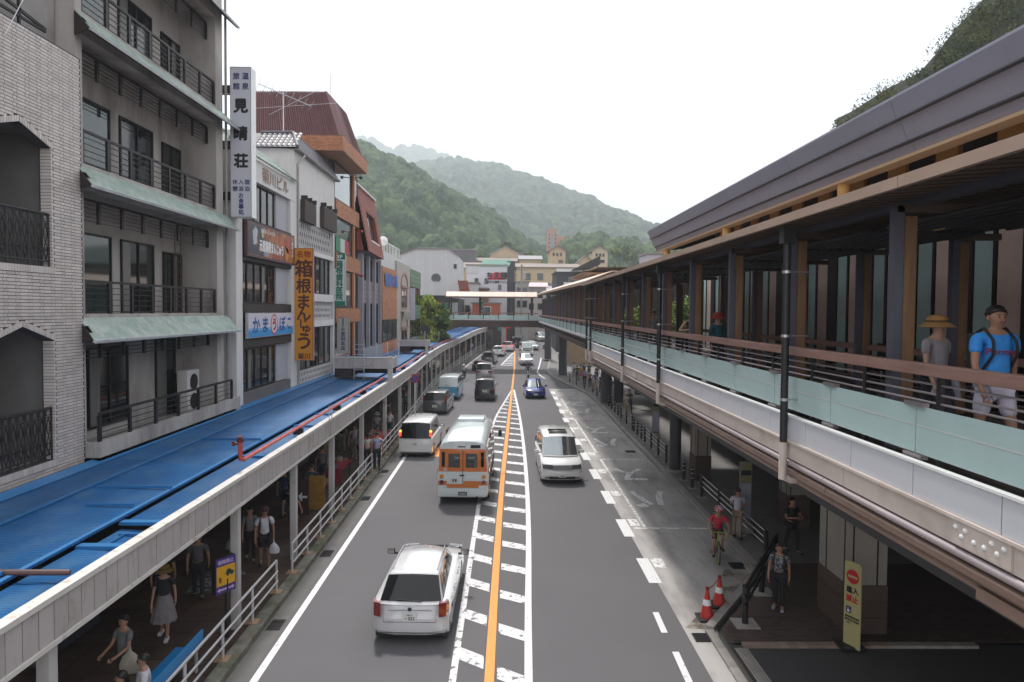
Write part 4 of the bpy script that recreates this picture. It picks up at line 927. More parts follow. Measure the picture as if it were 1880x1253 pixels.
# ---- white plaster building with tiled roof and lattices
B4 = thing('lattice_building', 'white plaster building with grey tiled roof edge and diamond lattice bands', 'building', (-11, 35, 0))
MB().box(-14, X3-.3, 31.62, 39.0, 3.2, 14.93).build('wall', M['plaster'], B4)
for z0, z1 in ((13.0, 14.93),): MB().box(X3-.299, X3, 31.6, 39.02, 11.82, 14.9).build('upper_wall', M['plaster'], B4)
for y0, y1 in ((31.6, 32.2), (38.75, 39.02)): MB().box(X3-.299, X3, y0, y1, 3.2, 11.819).build('pilaster', M['plaster'], B4)
for z0, z1 in ((10.28, 10.5), (7.98, 8.36), (6.68, 7.0)): MB().box(X3-.299, X3+.03, 32.201, 38.749, z0, z1).build('beam', M['plaster'], B4)
lat = MB().box(X3-.08, X3-.02, 32.21, 38.74, 9, 9.01)
def lattice(z0, z1, ny, nz):
    base = MB().box(X3-.2, X3-.19, 32.21, 38.74, z0, z1).build('lattice_band', M['black'], B4)
    n = 0
    for i in range(ny):
        for s in (-1, 1):
            y = 32.2+6.55*i/ny; dy = (z1-z0)*.45*s
            a, b = (y, z0), (y+dy, z1)
            if b[1] and (b[0] < 32.2 or b[0] > 38.75): continue
            MB().beam((X3-.06+.01*s, a[0], a[1]), (X3-.06+.01*s, b[0], b[1]), .02, .055).build('lattice_bar', M['plaster'], base)
lattice(10.5, 11.82, 20, 4); lattice(7.0, 7.98, 24, 3); lattice(3.95, 4.62, 26, 3)
window(B4, X3-.1, 32.6, 38.2, 8.37, 10.27, n=6, glass=M['glass_dark']); window(B4, X3-.1, 32.6, 38.3, 4.64, 6.67, n=5)
for y in (33.4, 34.9, 36.6): MB().box(X3-.16, X3-.13, y, y+.6, 4.8, 6.3).build('paper_notice', M['curtain'], B4)
for y0, y1, z0, z1 in ((32.5, 34.45, 11.75, 12.75), (35.95, 38.7, 11.85, 12.95)):
    bx = MB().box(X3+.02, X3+.22, y0, y1, z0, z1).build('louvre_box', M['dark_wall'], B4)
    for i in range(12):
        z = z0+(z1-z0)*(i+.5)/12; MB().box(X3+.221, X3+.24, y0, y1, z-.02, z+.02).build('louvre_slat', mat('brown_slat', (.1, .065, .055), .6), bx)
    for y in (y0+.2, (y0+y1)/2, y1-.2): MB().box(X3+.0, X3+.3, y-.02, y+.02, z1, z1+.22).build('hanger', M['black'], bx)
MB().tube([(X3+.06, 32.0, 4), (X3+.06, 32.0, 14.3), (X3+.3, 32.3, 14.75)], .05, 8).build('downpipe', M['conc'], B4)
# tiled skirt roof, curved tiles one by one
ez, tz = 14.93, 15.82
def tile(y, x, z, w, ax, parent, up):
    """one curved roof tile; ax 'x' = slopes towards +x, 'y' = slopes towards -y"""
    rings = []
    for t in (0, 1):
        ring = []
        for k in range(5):
            s = (k/4-.5); h = .045*math.cos(s*math.pi)+.012
            ring.append((s*w, t, h))
        rings.append(ring)
    mb = MB(); L = .26
    for s0 in (0,):
        P = []
        for t in (0, 1):
            for (s, _, h) in rings[0]:
                d = t*L*.72; dz = t*L*.72*up
                if ax == 'x': P.append((x+d, y+s, z-dz+h))
                else: P.append((x+s, y-d, z-dz+h))
        mb.add(P, [(i, i+1, i+6, i+5) for i in range(4)]+[(5, 6, 7, 8, 9)])
    mb.build('roof_tile', M['kawara'], parent)
roof4 = MB(); roof4.box(-13.5, -9.95, 32.6, 38.5, 15.78, 15.86)
roof4.slab([(X3+.18, 31.7, ez), (X3+.18, 39.3, ez), (-10.0, 38.4, tz), (-10.0, 32.6, tz)], .03)
roof4.slab([(-13.5, 31.4, ez), (X3+.18, 31.4, ez), (-10.0, 32.6, tz), (-13.5, 32.6, tz)], .03)
R4 = roof4.build('roof', M['kawara'], B4)
for r in range(5):
    t = (r+.0)/5; x = -10.0+(X3+.18+10.0)*t*.98
    for i in range(27):
        y = 31.9+7.3*i/27
        if y < 32.5-.8*t-.1: continue
        tile(y, -10.0+.53*t, tz-.89*t+.02, .26, 'x', R4, 1.6)
    for i in range(8):
        tile(32.6-1.2*t, -11.3+i*.235, tz-.89*t+.02, .22, 'y', R4, .72)
MB().tube([(-10.0, 32.6, tz+.08), (X3+.2, 31.42, ez+.06)], .075, 8).build('hip_ridge', M['kawara'], B4); MB().tube([(-11.5, 32.6, tz+.06), (-10.0, 32.6, tz+.08)], .07, 8).build('ridge_tile', M['kawara'], B4)
MB().box(X3+.0, X3+.26, 31.5, 39.35, ez-.1, ez-.02).build('eave_board', M['conc_d'], B4)
# antenna on the roof
an = thing('roof_antenna', 'thin branching television antenna above the tiled roof', 'antenna', (-11.2, 34, 15.8))
MB().tube([(-10.9, 34, 15.8), (-10.9, 34, 18.2)], .03, 6).build('mast', M['silver'], an)
MB().tube([(-12.0, 33.7, 18.5), (-9.6, 34.2, 17.6)], .022, 5).build('boom', M['silver'], an)
for i in range(9):
    f = i/8; c = Vector((-12.0+2.4*f, 33.7+.5*f, 18.5-.9*f)); MB().tube([c-Vector((-.3, .5, -.1)), c+Vector((-.3, .5, -.1))], .01, 4).build('element', M['silver'], an)
for a, b in (((-11.6, 34, 17.1), (-9.0, 34.6, 18.7)), ((-12.4, 34, 17.4), (-8.2, 34.6, 17.9))): MB().tube([a, b], .012, 4).build('element', M['silver'], an)

# ---- orange brick building with purple roof
B5 = thing('orange_brick_building', 'orange brick building with big windows and purple ribbed mansard roof', 'building', (-11, 42, 0))
MB().box(-15, X3-.16, 39.05, 45.6, 3.2, 17).build('wall', mat('brown_wall_body', (.1, .06, .05), .8), B5)
for z0, z1 in ((12.9, 13.87), (9.9, 10.85), (6.8, 7.65)):
    MB().box(X3-.158, X3+.1, 39.03, 45.5, z0, z1).build('brick_band', M['mortar_o'], B5)
    bricks_on(B5, 'x', X3+.1, 39.03, 45.5, z0+.01, z1, [], M['orange_brick'], None, tl=.22, ts=.22, th=.065, limit=60)
for z0, z1 in ((13.88, 16.05), (10.86, 12.89), (7.66, 9.89), (4.0, 6.79)):
    window(B5, X3-.05, 39.15, 43.6, z0, z1, n=1, fr=.09, glass=M['glass_sky'])
    MB().box(X3-.15, X3+.08, 43.65, 44.0, z0, z1).build('pilaster', M['orange_brick'], B5)
    window(B5, X3-.05, 44.05, 45.3, z0, z1, n=1, fr=.07)
for i, c in enumerate(((0, .18, .08), (.5, .52, .5), (.35, .02, .03))):
    MB().box(X3-.003, X3+.01, 39.3+i*1.1, 40.4+i*1.1, 10.95, 11.75).build('window_flag_panel', mat('flag_panel_%d' % i, c, .5, var=.1), B5)
# overhanging brick crown
MB().box(-13.5, -8.7, 37.05, 43.5, 16.1, 16.12).build('crown_soffit', mat('tan_soffit', (.4, .24, .15), .7), B5)
MB().box(-13.5, -8.7, 37.05, 43.5, 16.121, 16.93).build('crown', M['mortar_o'], B5)
bricks_on(B5, 'y', 37.05, -13.4, -8.7, 16.13, 16.93, [], M['orange_brick'], None, tl=.2, ts=.2, th=.065, limit=60, name='crown_brick')
bricks_on(B5, 'x', -8.7, 37.05, 43.5, 16.13, 16.93, [], M['orange_brick'], None, tl=.2, ts=.2, th=.065, limit=60, name='crown_brick')
MB().box(-11, X3-.155, 39.0, 43.6, 16.051, 16.099).build('lintel', M['conc_d'], B5)
mb = MB()
P = [(-13.6, 37.3, 16.95), (-8.95, 37.3, 16.95), (-8.95, 43.2, 16.95), (-13.6, 43.2, 16.95), (-13.8, 38.0, 19.45), (-9.85, 38.0, 19.45), (-9.85, 42.6, 19.6), (-13.8, 42.6, 19.6)]
mb.add(P, [(0,1,5,4), (1,2,6,5), (2,3,7,6), (4,5,6,7)]); rf = mb.build('mansard_roof', M['mansard'], B5)
n = 38
for i in range(n):
    f = (i+.5)/n; a = Vector(P[0]).lerp(Vector(P[1]), f); b = Vector(P[4]).lerp(Vector(P[5]), f); MB().beam(a+Vector((0, -.03, 0)), b+Vector((0, -.03, .04)), .06, .07).build('roof_rib', M['mansard'], rf)
for i in range(26):
    f = (i+.5)/26; a = Vector(P[1]).lerp(Vector(P[2]), f); b = Vector(P[5]).lerp(Vector(P[6]), f); MB().beam(a+Vector((.03, 0, 0)), b+Vector((.03, 0, .04)), .06, .07).build('roof_rib', M['mansard'], rf)
MB().beam(P[1], Vector(P[5])+Vector((0, 0, .05)), .12, .1).build('corner_trim', M['mansard'], rf)
MB().tube([(-10.1, 40, 19.5), (-10.1, 40, 21.2)], .025, 5).build('lightning_rod', M['silver'], B5)
for y, z in ((43.9, 12.5), (43.9, 9.7), (43.7, 15.9)):
    mb = MB(); mb.tube([(X3+.1, y, z), (X3+.5, y-.1, z+.05)], .03, 6); mb.sphere((X3+.55, y-.1, z+.02), .11, nu=8, nv=6); mb.build('spot_lamp', mat('red_lamp_housing', (.25, .02, .02), .4) if z < 15 else M['black'], B5)

# ---- red mansard with blue-grey columns
B6 = thing('red_mansard_building', 'building with slanted red shingle front over tall blue-grey columns', 'building', (-11, 48, 0))
MB().box(-15, X3-.1, 45.7, 53.0, 3.2, 11.6).build('wall', M['slate'], B6)
a = [(-8.95, 45.2, 11.45), (-9.1, 51.8, 11.35), (-9.85, 51.8, 15.75), (-9.85, 45.2, 15.85)]
def on(u, v, o=0.): 
    p = (Vector(a[0]).lerp(Vector(a[1]), u)).lerp(Vector(a[3]).lerp(Vector(a[2]), u), v); return p+Vector((o, 0, o*.15))
wu0, wu1, wv0, wv1 = .32, .8, .2, .66
mb = MB()
for (u0, u1, v0, v1) in ((0, wu0, 0, 1), (wu1, 1, 0, 1), (wu0, wu1, 0, wv0), (wu0, wu1, wv1, 1)):
    mb.extr([on(u0, v0), on(u1, v0), on(u1, v1), on(u0, v1)], (-.3, 0, 0))
f6 = mb.build('slanted_front', M['red_shingle'], B6)
for r in range(26):
    v0, v1 = r/26, (r+.93)/26
    for i in range(11):
        u0 = (i+.5*(r % 2))/11; u1 = min(u0+.088, 1)
        if u0 >= .99 or (u1 > wu0 and u0 < wu1 and v1 > wv0 and v0 < wv1): continue
        MB().extr([on(u0, v0, .012), on(u1, v0, .012), on(u1, v1, .004), on(u0, v1, .004)], (.02, 0, 0)).build('shingle', M['red_shingle'], f6)
MB().extr([on(wu0, wv0, -.2), on(wu1, wv0, -.2), on(wu1, wv1, -.2), on(wu0, wv1, -.2)], (-.05, 0, 0)).build('window', M['glass_dark'], B6)
MB().beam(on(wu0, wv0, .02), on(wu1, wv0, .02), .1, .1).build('window_sill', M['white'], B6)
MB().beam(on((wu0+wu1)/2-.05, wv0, -.1), on((wu0+wu1)/2-.05, wv1, -.1), .12, .06).build('mullion', M['dark_metal'], B6)
mb = MB(); mb.extr([on(0, 0), on(0, 1), (-14, 45.2, 15.85), (-14, 45.2, 11.45)], (0, .05, 0)); mb.extr([on(1, 0), on(1, 1), (-14, 51.8, 15.75), (-14, 51.8, 11.35)], (0, .05, 0)); mb.build('roof_side', M['red_shingle'], B6)
MB().extr([a[0], a[1], (-10, 51.8, 11.5), (-10, 45.2, 11.5)], (0, 0, .03)).build('roof_soffit', M['slate'], B6)
MB().beam(on(0, 1, .05), on(1, 1, .05), .25, .1).build('roof_capping', M['white'], B6)
for y in (46.0, 48.2, 50.4, 52.7): MB().box(X3-.098, X3+.2, y-.14, y+.14, 4.7, 11.34).build('column', mat('pale_blue_column', (.3, .3, .34), .5), B6)
for y0, y1 in ((46.15, 48.05), (48.35, 50.25), (50.55, 52.55)):
    window(B6, X3-.05, y0, y1, 9.6, 11.2, n=2); window(B6, X3-.05, y0, y1, 4.95, 8.0, n=3, glass=M['glass_dark'])
    g = MB().box(X3-.09, X3+.0, y0, y1, 8.02, 9.58).build('tile_panel', M['mortar_o'], B6)
    for i in range(5):
        for j in range(5): MB().box(X3+.0, X3+.02, y0+.02+i*(y1-y0)/5, y0+(i+.93)*(y1-y0)/5, 8.04+j*.31, 8.32+j*.31).build('wall_tile', mat('lilac_tile', (.28, .23, .25), .4, isl=.12), g)
MB().box(X3-.09, X3+.25, 45.8, 53, 3.9, 4.9).build('plinth', mat('pale_blue_column', (.3, .3, .34)), B6)

# ---- further street fronts
B7 = thing('small_orange_building', 'small orange brick building with blue raised characters', 'building', (-11, 58, 0))
MB().box(-15, -9.72, 54.6, 62.0, 3.2, 11.05).build('wall', M['orange_brick_d'], B7)
MB().box(-9.718, -9.7, 54.6, 62.0, 6.75, 11.05).build('front_wall', M['orange_brick'], B7); MB().box(-9.718, -9.7, 54.6, 62.0, 3.9, 4.95).build('front_wall', M['orange_brick'], B7)
bricks_on(B7, 'x', -9.7, 54.6, 62.0, 6.76, 11.0, [], M['orange_brick'], None, tl=.32, ts=.32, th=.12, j=.02, limit=60)
window(B7, -9.7, 54.8, 61.8, 4.96, 6.74, n=3, glass=M['glass_sky'])
mb = MB(); letters(mb, '箱根の湯', 1.15, (-9.6, 58.6, 10.05), (0, 1, 0), UZ, bold=.06, sx=1.45); mb.build('raised_lettering', mat('bright_blue_letter', (.02, .14, .5), .4, var=.2), B7)
MB().box(-15, -9.9, 55, 66, 11.06, 12.4).build('roof_parapet', M['white_wall'], B7)
for i in range(12): MB().box(-9.95, -9.9, 56+i*.8, 56.05+i*.8, 12.4, 13.2).build('roof_rail_bar', M['white'], B7)
MB().box(-9.97, -9.88, 56, 65, 13.2, 13.26).build('roof_rail', M['white'], B7)
t = thing('satellite_dish', 'white satellite dish among shrubs on the small orange building', 'dish', (-10.6, 60, 12.4))
MB().tube([(-10.6, 60, 12.4), (-10.6, 60, 13.3)], .04, 6).build('dish_mast', M['silver'], t); MB().sphere((-10.6, 60, 13.55), (.42, .15, .42), nu=14, nv=8).build('dish_bowl', M['white'], t, smooth=True)
B8 = thing('arched_building', 'narrow tan stucco building with two pink arched windows', 'building', (-11, 66, 0))
MB().box(-15, -9.7, 62.02, 70.6, 3.2, 12.0).build('wall', M['stucco'], B8)
for zb in (8.25, 4.35):
    c = 66.4; n = 12
    for i in range(n):
        t0, t1 = math.pi*i/n, math.pi*(i+.95)/n
        MB().extr([(-9.7, c+2.2*math.cos(t0), zb+1.6+1.3*math.sin(t0)), (-9.7, c+2.2*math.cos(t1), zb+1.6+1.3*math.sin(t1)), (-9.7, c+1.95*math.cos(t1), zb+1.6+1.1*math.sin(t1)), (-9.7, c+1.95*math.cos(t0), zb+1.6+1.1*math.sin(t0))], (.1, 0, 0)).build('arch_stone', M['pink_trim'], B8)
    window(B8, -9.66, c-1.9, c+1.9, zb-.6, zb+1.35, frame=M['pink_trim'], n=2, fr=.14)
    MB().box(-9.7, -9.5, c-2.2, c+2.2, zb+1.4, zb+1.6).build('transom', M['pink_trim'], B8)
bal = MB().box(-9.7, -9.3, 64.2, 68.6, 7.35, 7.5).build('balcony', M['stucco'], B8)
for i in range(8): MB().tube([(-9.35, 64.4+i*.57, 6.6), (-9.35, 64.4+i*.57, 7.34)], [.05, .09], 6).build('baluster', M['stucco'], bal)
B9 = thing('green_panel_building', 'narrow building with green panel bands beside the bamboo tree', 'building', (-11, 75, 0))
MB().box(-15, -9.75, 70.7, 79.4, 3.2, 11.0).build('wall', M['dark_wall'], B9)
for z0, z1 in ((10.0, 11.85), (6.6, 8.1), (3.9, 4.6)):
    for i in range(4):
        h = (z1-z0)/4; MB().box(-9.75, -9.66, 70.75, 79.4, z0+i*h, z0+(i+.94)*h).build('green_board', M['green_panel'], B9)
window(B9, -9.74, 71, 79.2, 8.12, 9.98, n=4); window(B9, -9.74, 71, 79.2, 4.62, 6.58, n=4)
t = thing('silver_sign', 'narrow silver vertical sign between tan and green buildings', 'sign', (-9.3, 70.6, 6.5))
MB().box(-9.68, -9.2, 70.6, 70.9, 6.5, 9.8).build('sign_box', mat('pale_silver', (.45, .45, .5), .4), t); MB().box(-9.75, -9.68, 70.65, 70.8, 8, 8.2).build('bracket', M['dark_metal'], t)
t = thing('air_conditioner', 'grey air conditioner on the blue roof beside the green building', 'air conditioner', (-9.1, 70.5, 3.95))
MB().box(-9.45, -9.1, 70.1, 71.0, 3.96, 4.75).build('casing', M['conc'], t); MB().tube([(-9.095, 70.55, 4.35), (-9.08, 70.55, 4.35)], .28, 14).build('fan_grille', M['dark_metal'], t)
# ================================================================== elevated walkway on the right
FL = 5.96
WK = thing('elevated_walkway', 'elevated covered walkway with frosted glass and wooden handrail on the right', 'walkway', (5.8, 20, 0))
YA, YB = 3.0, 34.9
MB().box(4.32, 9.4, YA, YB, 5.5, 5.93).build('deck', M['dark_wall'], WK)
MB().box(4.5, 9.4, YA, YB, 5.931, 5.96).build('deck_floor', mat('walkway_floor', (.12, .1, .09), .7), WK)
def xy_panels(name, x0, x1, z0, z1, y0, y1, st, gap, m, bevel=0, parent=WK):
    y = y0; i = 0
    while y < y1-.05:
        MB().box(x0, x1, y, min(y+st, y1)-gap, z0, z1).build(name, m, parent, bevel=bevel); y += st
PST = 1.27
xy_panels('white_panel', 4.27, 4.31, 5.71, 6.045, YA+.2, YB, PST, .014, M['white_panel'])
MB().box(4.255, 4.33, YA, YB, 6.047, 6.075).build('panel_top_trim', M['white'], WK)
MB().box(4.24, 4.33, YA, YB, 5.672, 5.705).build('panel_bottom_trim', M['beige'], WK)
xy_panels('beige_band', 4.285, 4.33, 5.42, 5.67, YA+.4, YB, 5.08, .012, M['beige'])
for (x, z, r, m) in ((4.3, 5.355, .045, 'silver'), (4.36, 5.21, .065, 'copper_tube'), (4.46, 5.07, .06, 'copper_tube'), (4.6, 4.95, .06, 'dark_tube')):
    y = YA
    while y < YB:
        MB().tube([(x, y, z), (x, min(y+6.0, YB)-.015, z)], r, 10).build('edge_tube', M[m] if m != 'silver' else mat('pale_tube', (.42, .36, .37), .4, .3), WK, smooth=True); y += 6.0
MB().extr([(4.34, YA, 5.5), (9.4, YA, 5.5), (9.4, YA, 4.75), (4.7, YA, 4.9)], (0, YB-YA, 0)).build('underside_beam', M['black'], WK)
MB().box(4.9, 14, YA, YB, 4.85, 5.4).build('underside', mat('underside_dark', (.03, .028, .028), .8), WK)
MB().box(4.42, 4.9, YA, YB, 4.93, 5.45).build('edge_beam', M['black'], WK)
# frosted glass
y = YA+.4
while y < YB-.3:
    y1 = min(y+1.9, YB-.05)
    gp = MB().box(4.40, 4.412, y, y1-.02, 6.12, 6.62).build('glass_panel', M['teal_glass'], WK)
    MB().box(4.396, 4.3995, y, y1-.02, 6.41, 6.423).build('etched_line', M['white_panel'], gp)
    for yy in (y-.01,):
        for z in (6.09, 6.64): MB().box(4.36, 4.44, yy-.16, yy+.16, z-.022, z+.022).build('glass_clip', M['clip'], gp)
    y = y1
MB().box(4.35, 4.5, YA, YB, 5.97, 6.05).build('glass_channel', M['dark_metal'], WK)
y = YA
while y < YB:
    MB().box(4.35, 4.465, y, min(y+2.55, YB)-.01, 6.955, 7.08).build('handrail', M['wood_rail'], WK, bevel=.012); y += 2.55
for z in (6.68, 6.77, 6.87): MB().tube([(4.43, YA, z), (4.43, YB, z)], .013, 6).build('rail_bar', M['clip'], WK)
y = 4.0
while y < YB: MB().box(4.41, 4.46, y-.03, y+.03, 5.96, 6.95).build('rail_post', M['dark_metal'], WK); y += 1.425
# inner rail and both rows of posts
MB().box(7.25, 7.37, YA, YB, 6.86, 6.97).build('inner_handrail', M['wood_rail'], WK)
for z in (6.3, 6.45, 6.6, 6.75): MB().tube([(7.3, YA, z), (7.3, YB, z)], .013, 6).build('rail_bar', M['clip'], WK)
PY = [5.02+2.85*i for i in range(11)]
for y in PY:
    for x, w in ((4.54, .15), (7.1, .15)):
        p = MB().box(x+.055, x+.055+w, y-.05, y+.05, FL, 8.72).build('wood_post', M['wood'], WK, bevel=.01)
        MB().box(x-.06, x+.045, y-.06, y+.06, FL, 8.83).build('steel_plate', M['steel_post'], p)
        MB().box(x-.03, x+.3, y-.12, y+.12, FL+.001, FL+.06).build('post_shoe', M['dark_metal'], p)
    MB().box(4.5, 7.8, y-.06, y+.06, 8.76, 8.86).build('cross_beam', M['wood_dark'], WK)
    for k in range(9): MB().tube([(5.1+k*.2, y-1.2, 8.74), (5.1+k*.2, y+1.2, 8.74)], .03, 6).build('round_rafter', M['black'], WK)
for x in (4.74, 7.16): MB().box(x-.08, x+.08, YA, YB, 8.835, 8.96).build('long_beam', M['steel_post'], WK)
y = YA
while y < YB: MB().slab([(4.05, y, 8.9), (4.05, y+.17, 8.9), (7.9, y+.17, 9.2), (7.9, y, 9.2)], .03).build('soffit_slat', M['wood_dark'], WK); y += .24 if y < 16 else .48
MB().extr([(4.0, YA, 8.93), (7.95, YA, 9.26), (7.95, YA, 9.34), (4.0, YA, 9.0)], (0, YB-YA, 0)).build('roof', M['edge_brown'], WK)
y = YA
while y < YB: MB().box(3.965, 4.03, y, min(y+3.9, YB)-.01, 8.87, 8.985).build('roof_edge', M['edge_brown'], WK); y += 3.9
for i, y in enumerate((10.12, 18.42, 24.05, 33.0, 34.6)):
    x = 4.2
    dp = MB().tube([(x, y, 8.8), (x, y, 5.66)], .055, 10).build('drainpipe', M['black'], WK, smooth=True)
    MB().tube([(x, y, 5.66), (x, y, 5.1)], .06, 10).build('drainpipe_sleeve', M['beige'], WK, smooth=True)
    MB().tube([(x, y, 5.14), (x+.12, y, 5.08), (x+.3, y, 5.08)], .05, 8).build('drainpipe_elbow', M['beige'], dp)
    for z in (8.2, 7.25, 6.3): MB().tube([(x, y, z-.02), (x, y, z+.02)], .066, 10).build('pipe_clamp', M['silver'], dp); MB().tube([(x, y, z), (x+.35, y, z)], .012, 5).build('clamp_arm', M['silver'], dp)
    MB().box(x-.09, x+.09, y-.09, y+.09, 8.62, 8.85).build('rain_head', M['black'], dp)
# dotted plaque and end block
pl2 = MB().box(4.262, 4.284, 5.6, 6.35, 5.44, 5.66).build('dot_plaque', M['beige'], WK)
for y, z in ((6.3, 5.6), (6.17, 5.6), (6.22, 5.53), (6.05, 5.53), (5.92, 5.53), (5.83, 5.6), (5.76, 5.53), (5.68, 5.6)):
    MB().sphere((4.262, y, z), (.018, .028, .028), nu=10, nv=6).build('raised_dot', M['white'], pl2, smooth=True)
for y in (19.5, 21.8): MB().box(4.26, 4.284, y, y+.8, 5.46, 5.62).build('small_plaque', M['beige'], WK)
MB().box(4.36, 4.62, 3.2, 6.15, 4.98, 5.1).build('end_block', M['copper_tube'], WK, bevel=.01)
# seats between the inner rail and the station wall
for i, y in enumerate((9.3, 12.0, 14.9, 20.4, 26)):
    t = thing('bench', 'dark slatted bench by the station wall, number %s row' % ['nearest', 'second', 'third', 'fourth', 'farthest'][i], 'bench', (8.3, y, FL)); t['label'] = ['dark bench by the station wall nearest the camera', 'dark bench by the station wall behind the straw hat woman', 'dark bench by the station wall left of the straw hat woman', 'dark bench by the station wall behind the red hat woman', 'farthest dark bench by the station wall'][i]; t['group'] = 'benches along the station wall'
    MB().box(8.1, 8.6, y-.7, y+.7, FL+.4, FL+.45).build('seat', M['dark_metal'], t); MB().box(8.6, 8.64, y-.7, y+.7, FL+.5, FL+.95).build('backrest', M['dark_metal'], t)
    for d in (-.55, .55): MB().box(8.12, 8.58, y+d-.03, y+d+.03, FL, FL+.4).build('leg', M['dark_metal'], t)

# ------------------------------------------------------------------ second, lower stretch to the footbridge
W2 = thing('far_walkway', 'farther stretch of covered walkway with pale pink roof and banded dark underside', 'walkway', (5.6, 60, 0))
YC, YD = 35.1, 86.0
def curvex(y, k=0.): return 4.35 + .0*y + k - .9*max(0, (y-78)/8)**2*.0
MB().box(4.5, 8.5, YC, YD, 5.85, 6.12).build('deck', M['dark_wall'], W2)
for i, (x, z, m) in enumerate(((4.36, 6.13, 'white_panel'), (4.42, 5.98, 'dark_tube'), (4.5, 5.86, 'copper_tube'), (4.62, 5.72, 'dark_tube'), (4.74, 5.6, 'copper_tube'), (4.9, 5.46, 'dark_tube'), (5.05, 5.34, 'copper_tube'), (5.25, 5.2, 'dark_tube'))):
    y = YC
    while y < YD:
        MB().box(x, x+1.2, y, min(y+8.5, YD)-.01, z, z+(.14 if i == 0 else .1)).build('edge_band', M[m], W2); y += 8.5
MB().extr([(5.3, YC, 5.85), (8.4, YC, 5.85), (8.0, YC, 4.9), (5.8, YC, 4.9)], (0, YD-YC, 0)).build('underside_beam', M['black'], W2)
y = YC
while y < YD-1:
    gp = MB().box(4.42, 4.432, y, y+2.4, 6.3, 6.78).build('glass_panel', M['teal_glass'], W2); y += 2.45
n = 0; y = YC+1
while y < YD:
    MB().box(4.40, 4.47, y-.04, y+.04, 6.27, 7.0).build('rail_post', M['black'], W2)
    p = MB().box(4.75, 4.95, y-.1, y+.1, 6.1, 8.9).build('wood_post', M['wood'], W2); MB().box(4.62, 4.74, y-.09, y+.09, 6.1, 9.0).build('steel_plate', M['steel_post'], p)
    p = MB().box(7.2, 7.4, y-.1, y+.1, 6.1, 8.9).build('wood_post', M['wood'], W2)
    y += 2.95
for z in (6.86, 6.93): MB().tube([(4.46, YC, z), (4.46, YD, z)], .014, 5).build('rail_bar', M['clip'], W2)
MB().box(4.40, 4.54, YC, YD, 6.98, 7.09).build('handrail', M['wood_rail'], W2); MB().box(7.3, 7.42, YC, YD, 6.98, 7.07).build('inner_handrail', M['wood_rail'], W2)
y = YC
while y < YD:
    y1 = min(y+4.2, YD)
    z0, z1 = 9.08+.55*(y-35)/51, 9.08+.55*(y1-35)/51
    MB().extr([(4.15, y, z0), (4.15, y1-.02, z1), (5.6, y1-.02, z1+.55), (5.6, y, z0+.55)], (0, 0, .06)).build('roof_sheet', M['roof_pink'], W2)
    MB().extr([(5.61, y, z0+.55), (5.61, y1-.02, z1+.55), (8.6, y1-.02, z1+.2), (8.6, y, z0+.2)], (0, 0, .06)).build('roof_sheet', M['roof_pink'], W2)
    MB().extr([(4.12, y, z0-.12), (4.12, y1-.02, z1-.12), (4.12, y1-.02, z1+.03), (4.12, y, z0+.03)], (.03, 0, 0)).build('roof_edge', M['edge_brown'], W2)
    MB().extr([(4.2, y, z0-.1), (4.2, y1, z1-.1), (8.5, y1, z1-.05), (8.5, y, z0-.05)], (0, 0, .03)).build('soffit', M['wood_dark'], W2)
    y = y1

# ------------------------------------------------------------------ footbridge across the street
FB = thing('footbridge', 'covered footbridge with pale roof and glass rail crossing over the street', 'footbridge', (-2, 88, 5.4))
xA, xB = -10.5, 4.3
MB().box(xA, xB, 86.6, 90.4, 5.45, 6.3).build('deck', M['dark_wall'], FB)
for z in (5.5, 5.7, 5.9, 6.1): MB().box(xA, xB, 86.5, 86.598, z, z+.13).build('edge_band', mat('brown_band', (.09, .05, .04), .5), FB)
MB().box(xA, xB, 86.48, 86.599, 6.32, 6.42).build('edge_trim', M['white_panel'], FB)
x = xA
while x < xB: MB().box(x, min(x+1.9, xB)-.03, 86.5, 86.512, 6.45, 6.95).build('glass_panel', M['teal_glass'], FB); x += 1.9
x = xA+.3
while x < xB:
    MB().box(x-.05, x+.05, 86.48, 86.56, 6.42, 7.2).build('rail_post', M['black'], FB); x += 1.9
MB().box(xA, xB, 86.47, 86.6, 7.16, 7.27).build('handrail', M['wood_rail'], FB); MB().box(xA, xB, 90.2, 90.3, 7.16, 7.27).build('handrail', M['wood_rail'], FB)
for x in (-8.8, -6.9, -3.1, .7, 3.6):
    for y in (86.8, 90.0): MB().box(x-.09, x+.09, y-.09, y+.09, 6.3, 9.3).build('roof_post', M['black'], FB)
x = -7.3
while x < 4.2:
    x1 = min(x+1.45, 4.2)
    MB().extr([(x, 86.2, 9.32), (x1-.015, 86.2, 9.32), (x1-.015, 86.9, 9.92), (x, 86.9, 9.92)], (0, 3.2, .0)).build('roof_sheet', M['roof_pink'], FB); x = x1
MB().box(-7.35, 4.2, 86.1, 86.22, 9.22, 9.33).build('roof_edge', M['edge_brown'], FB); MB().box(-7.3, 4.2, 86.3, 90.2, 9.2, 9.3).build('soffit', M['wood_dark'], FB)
MB().box(-12.5, -7.4, 86.4, 90.4, 9.15, 9.4).build('flat_roof', M['black'], FB)
MB().extr([(4.3, 86.5, 5.45), (6, 84, 5.2), (6, 90.4, 5.2), (4.3, 90.4, 5.45)], (0, 0, .9)).build('corner_deck', M['dark_wall'], FB)

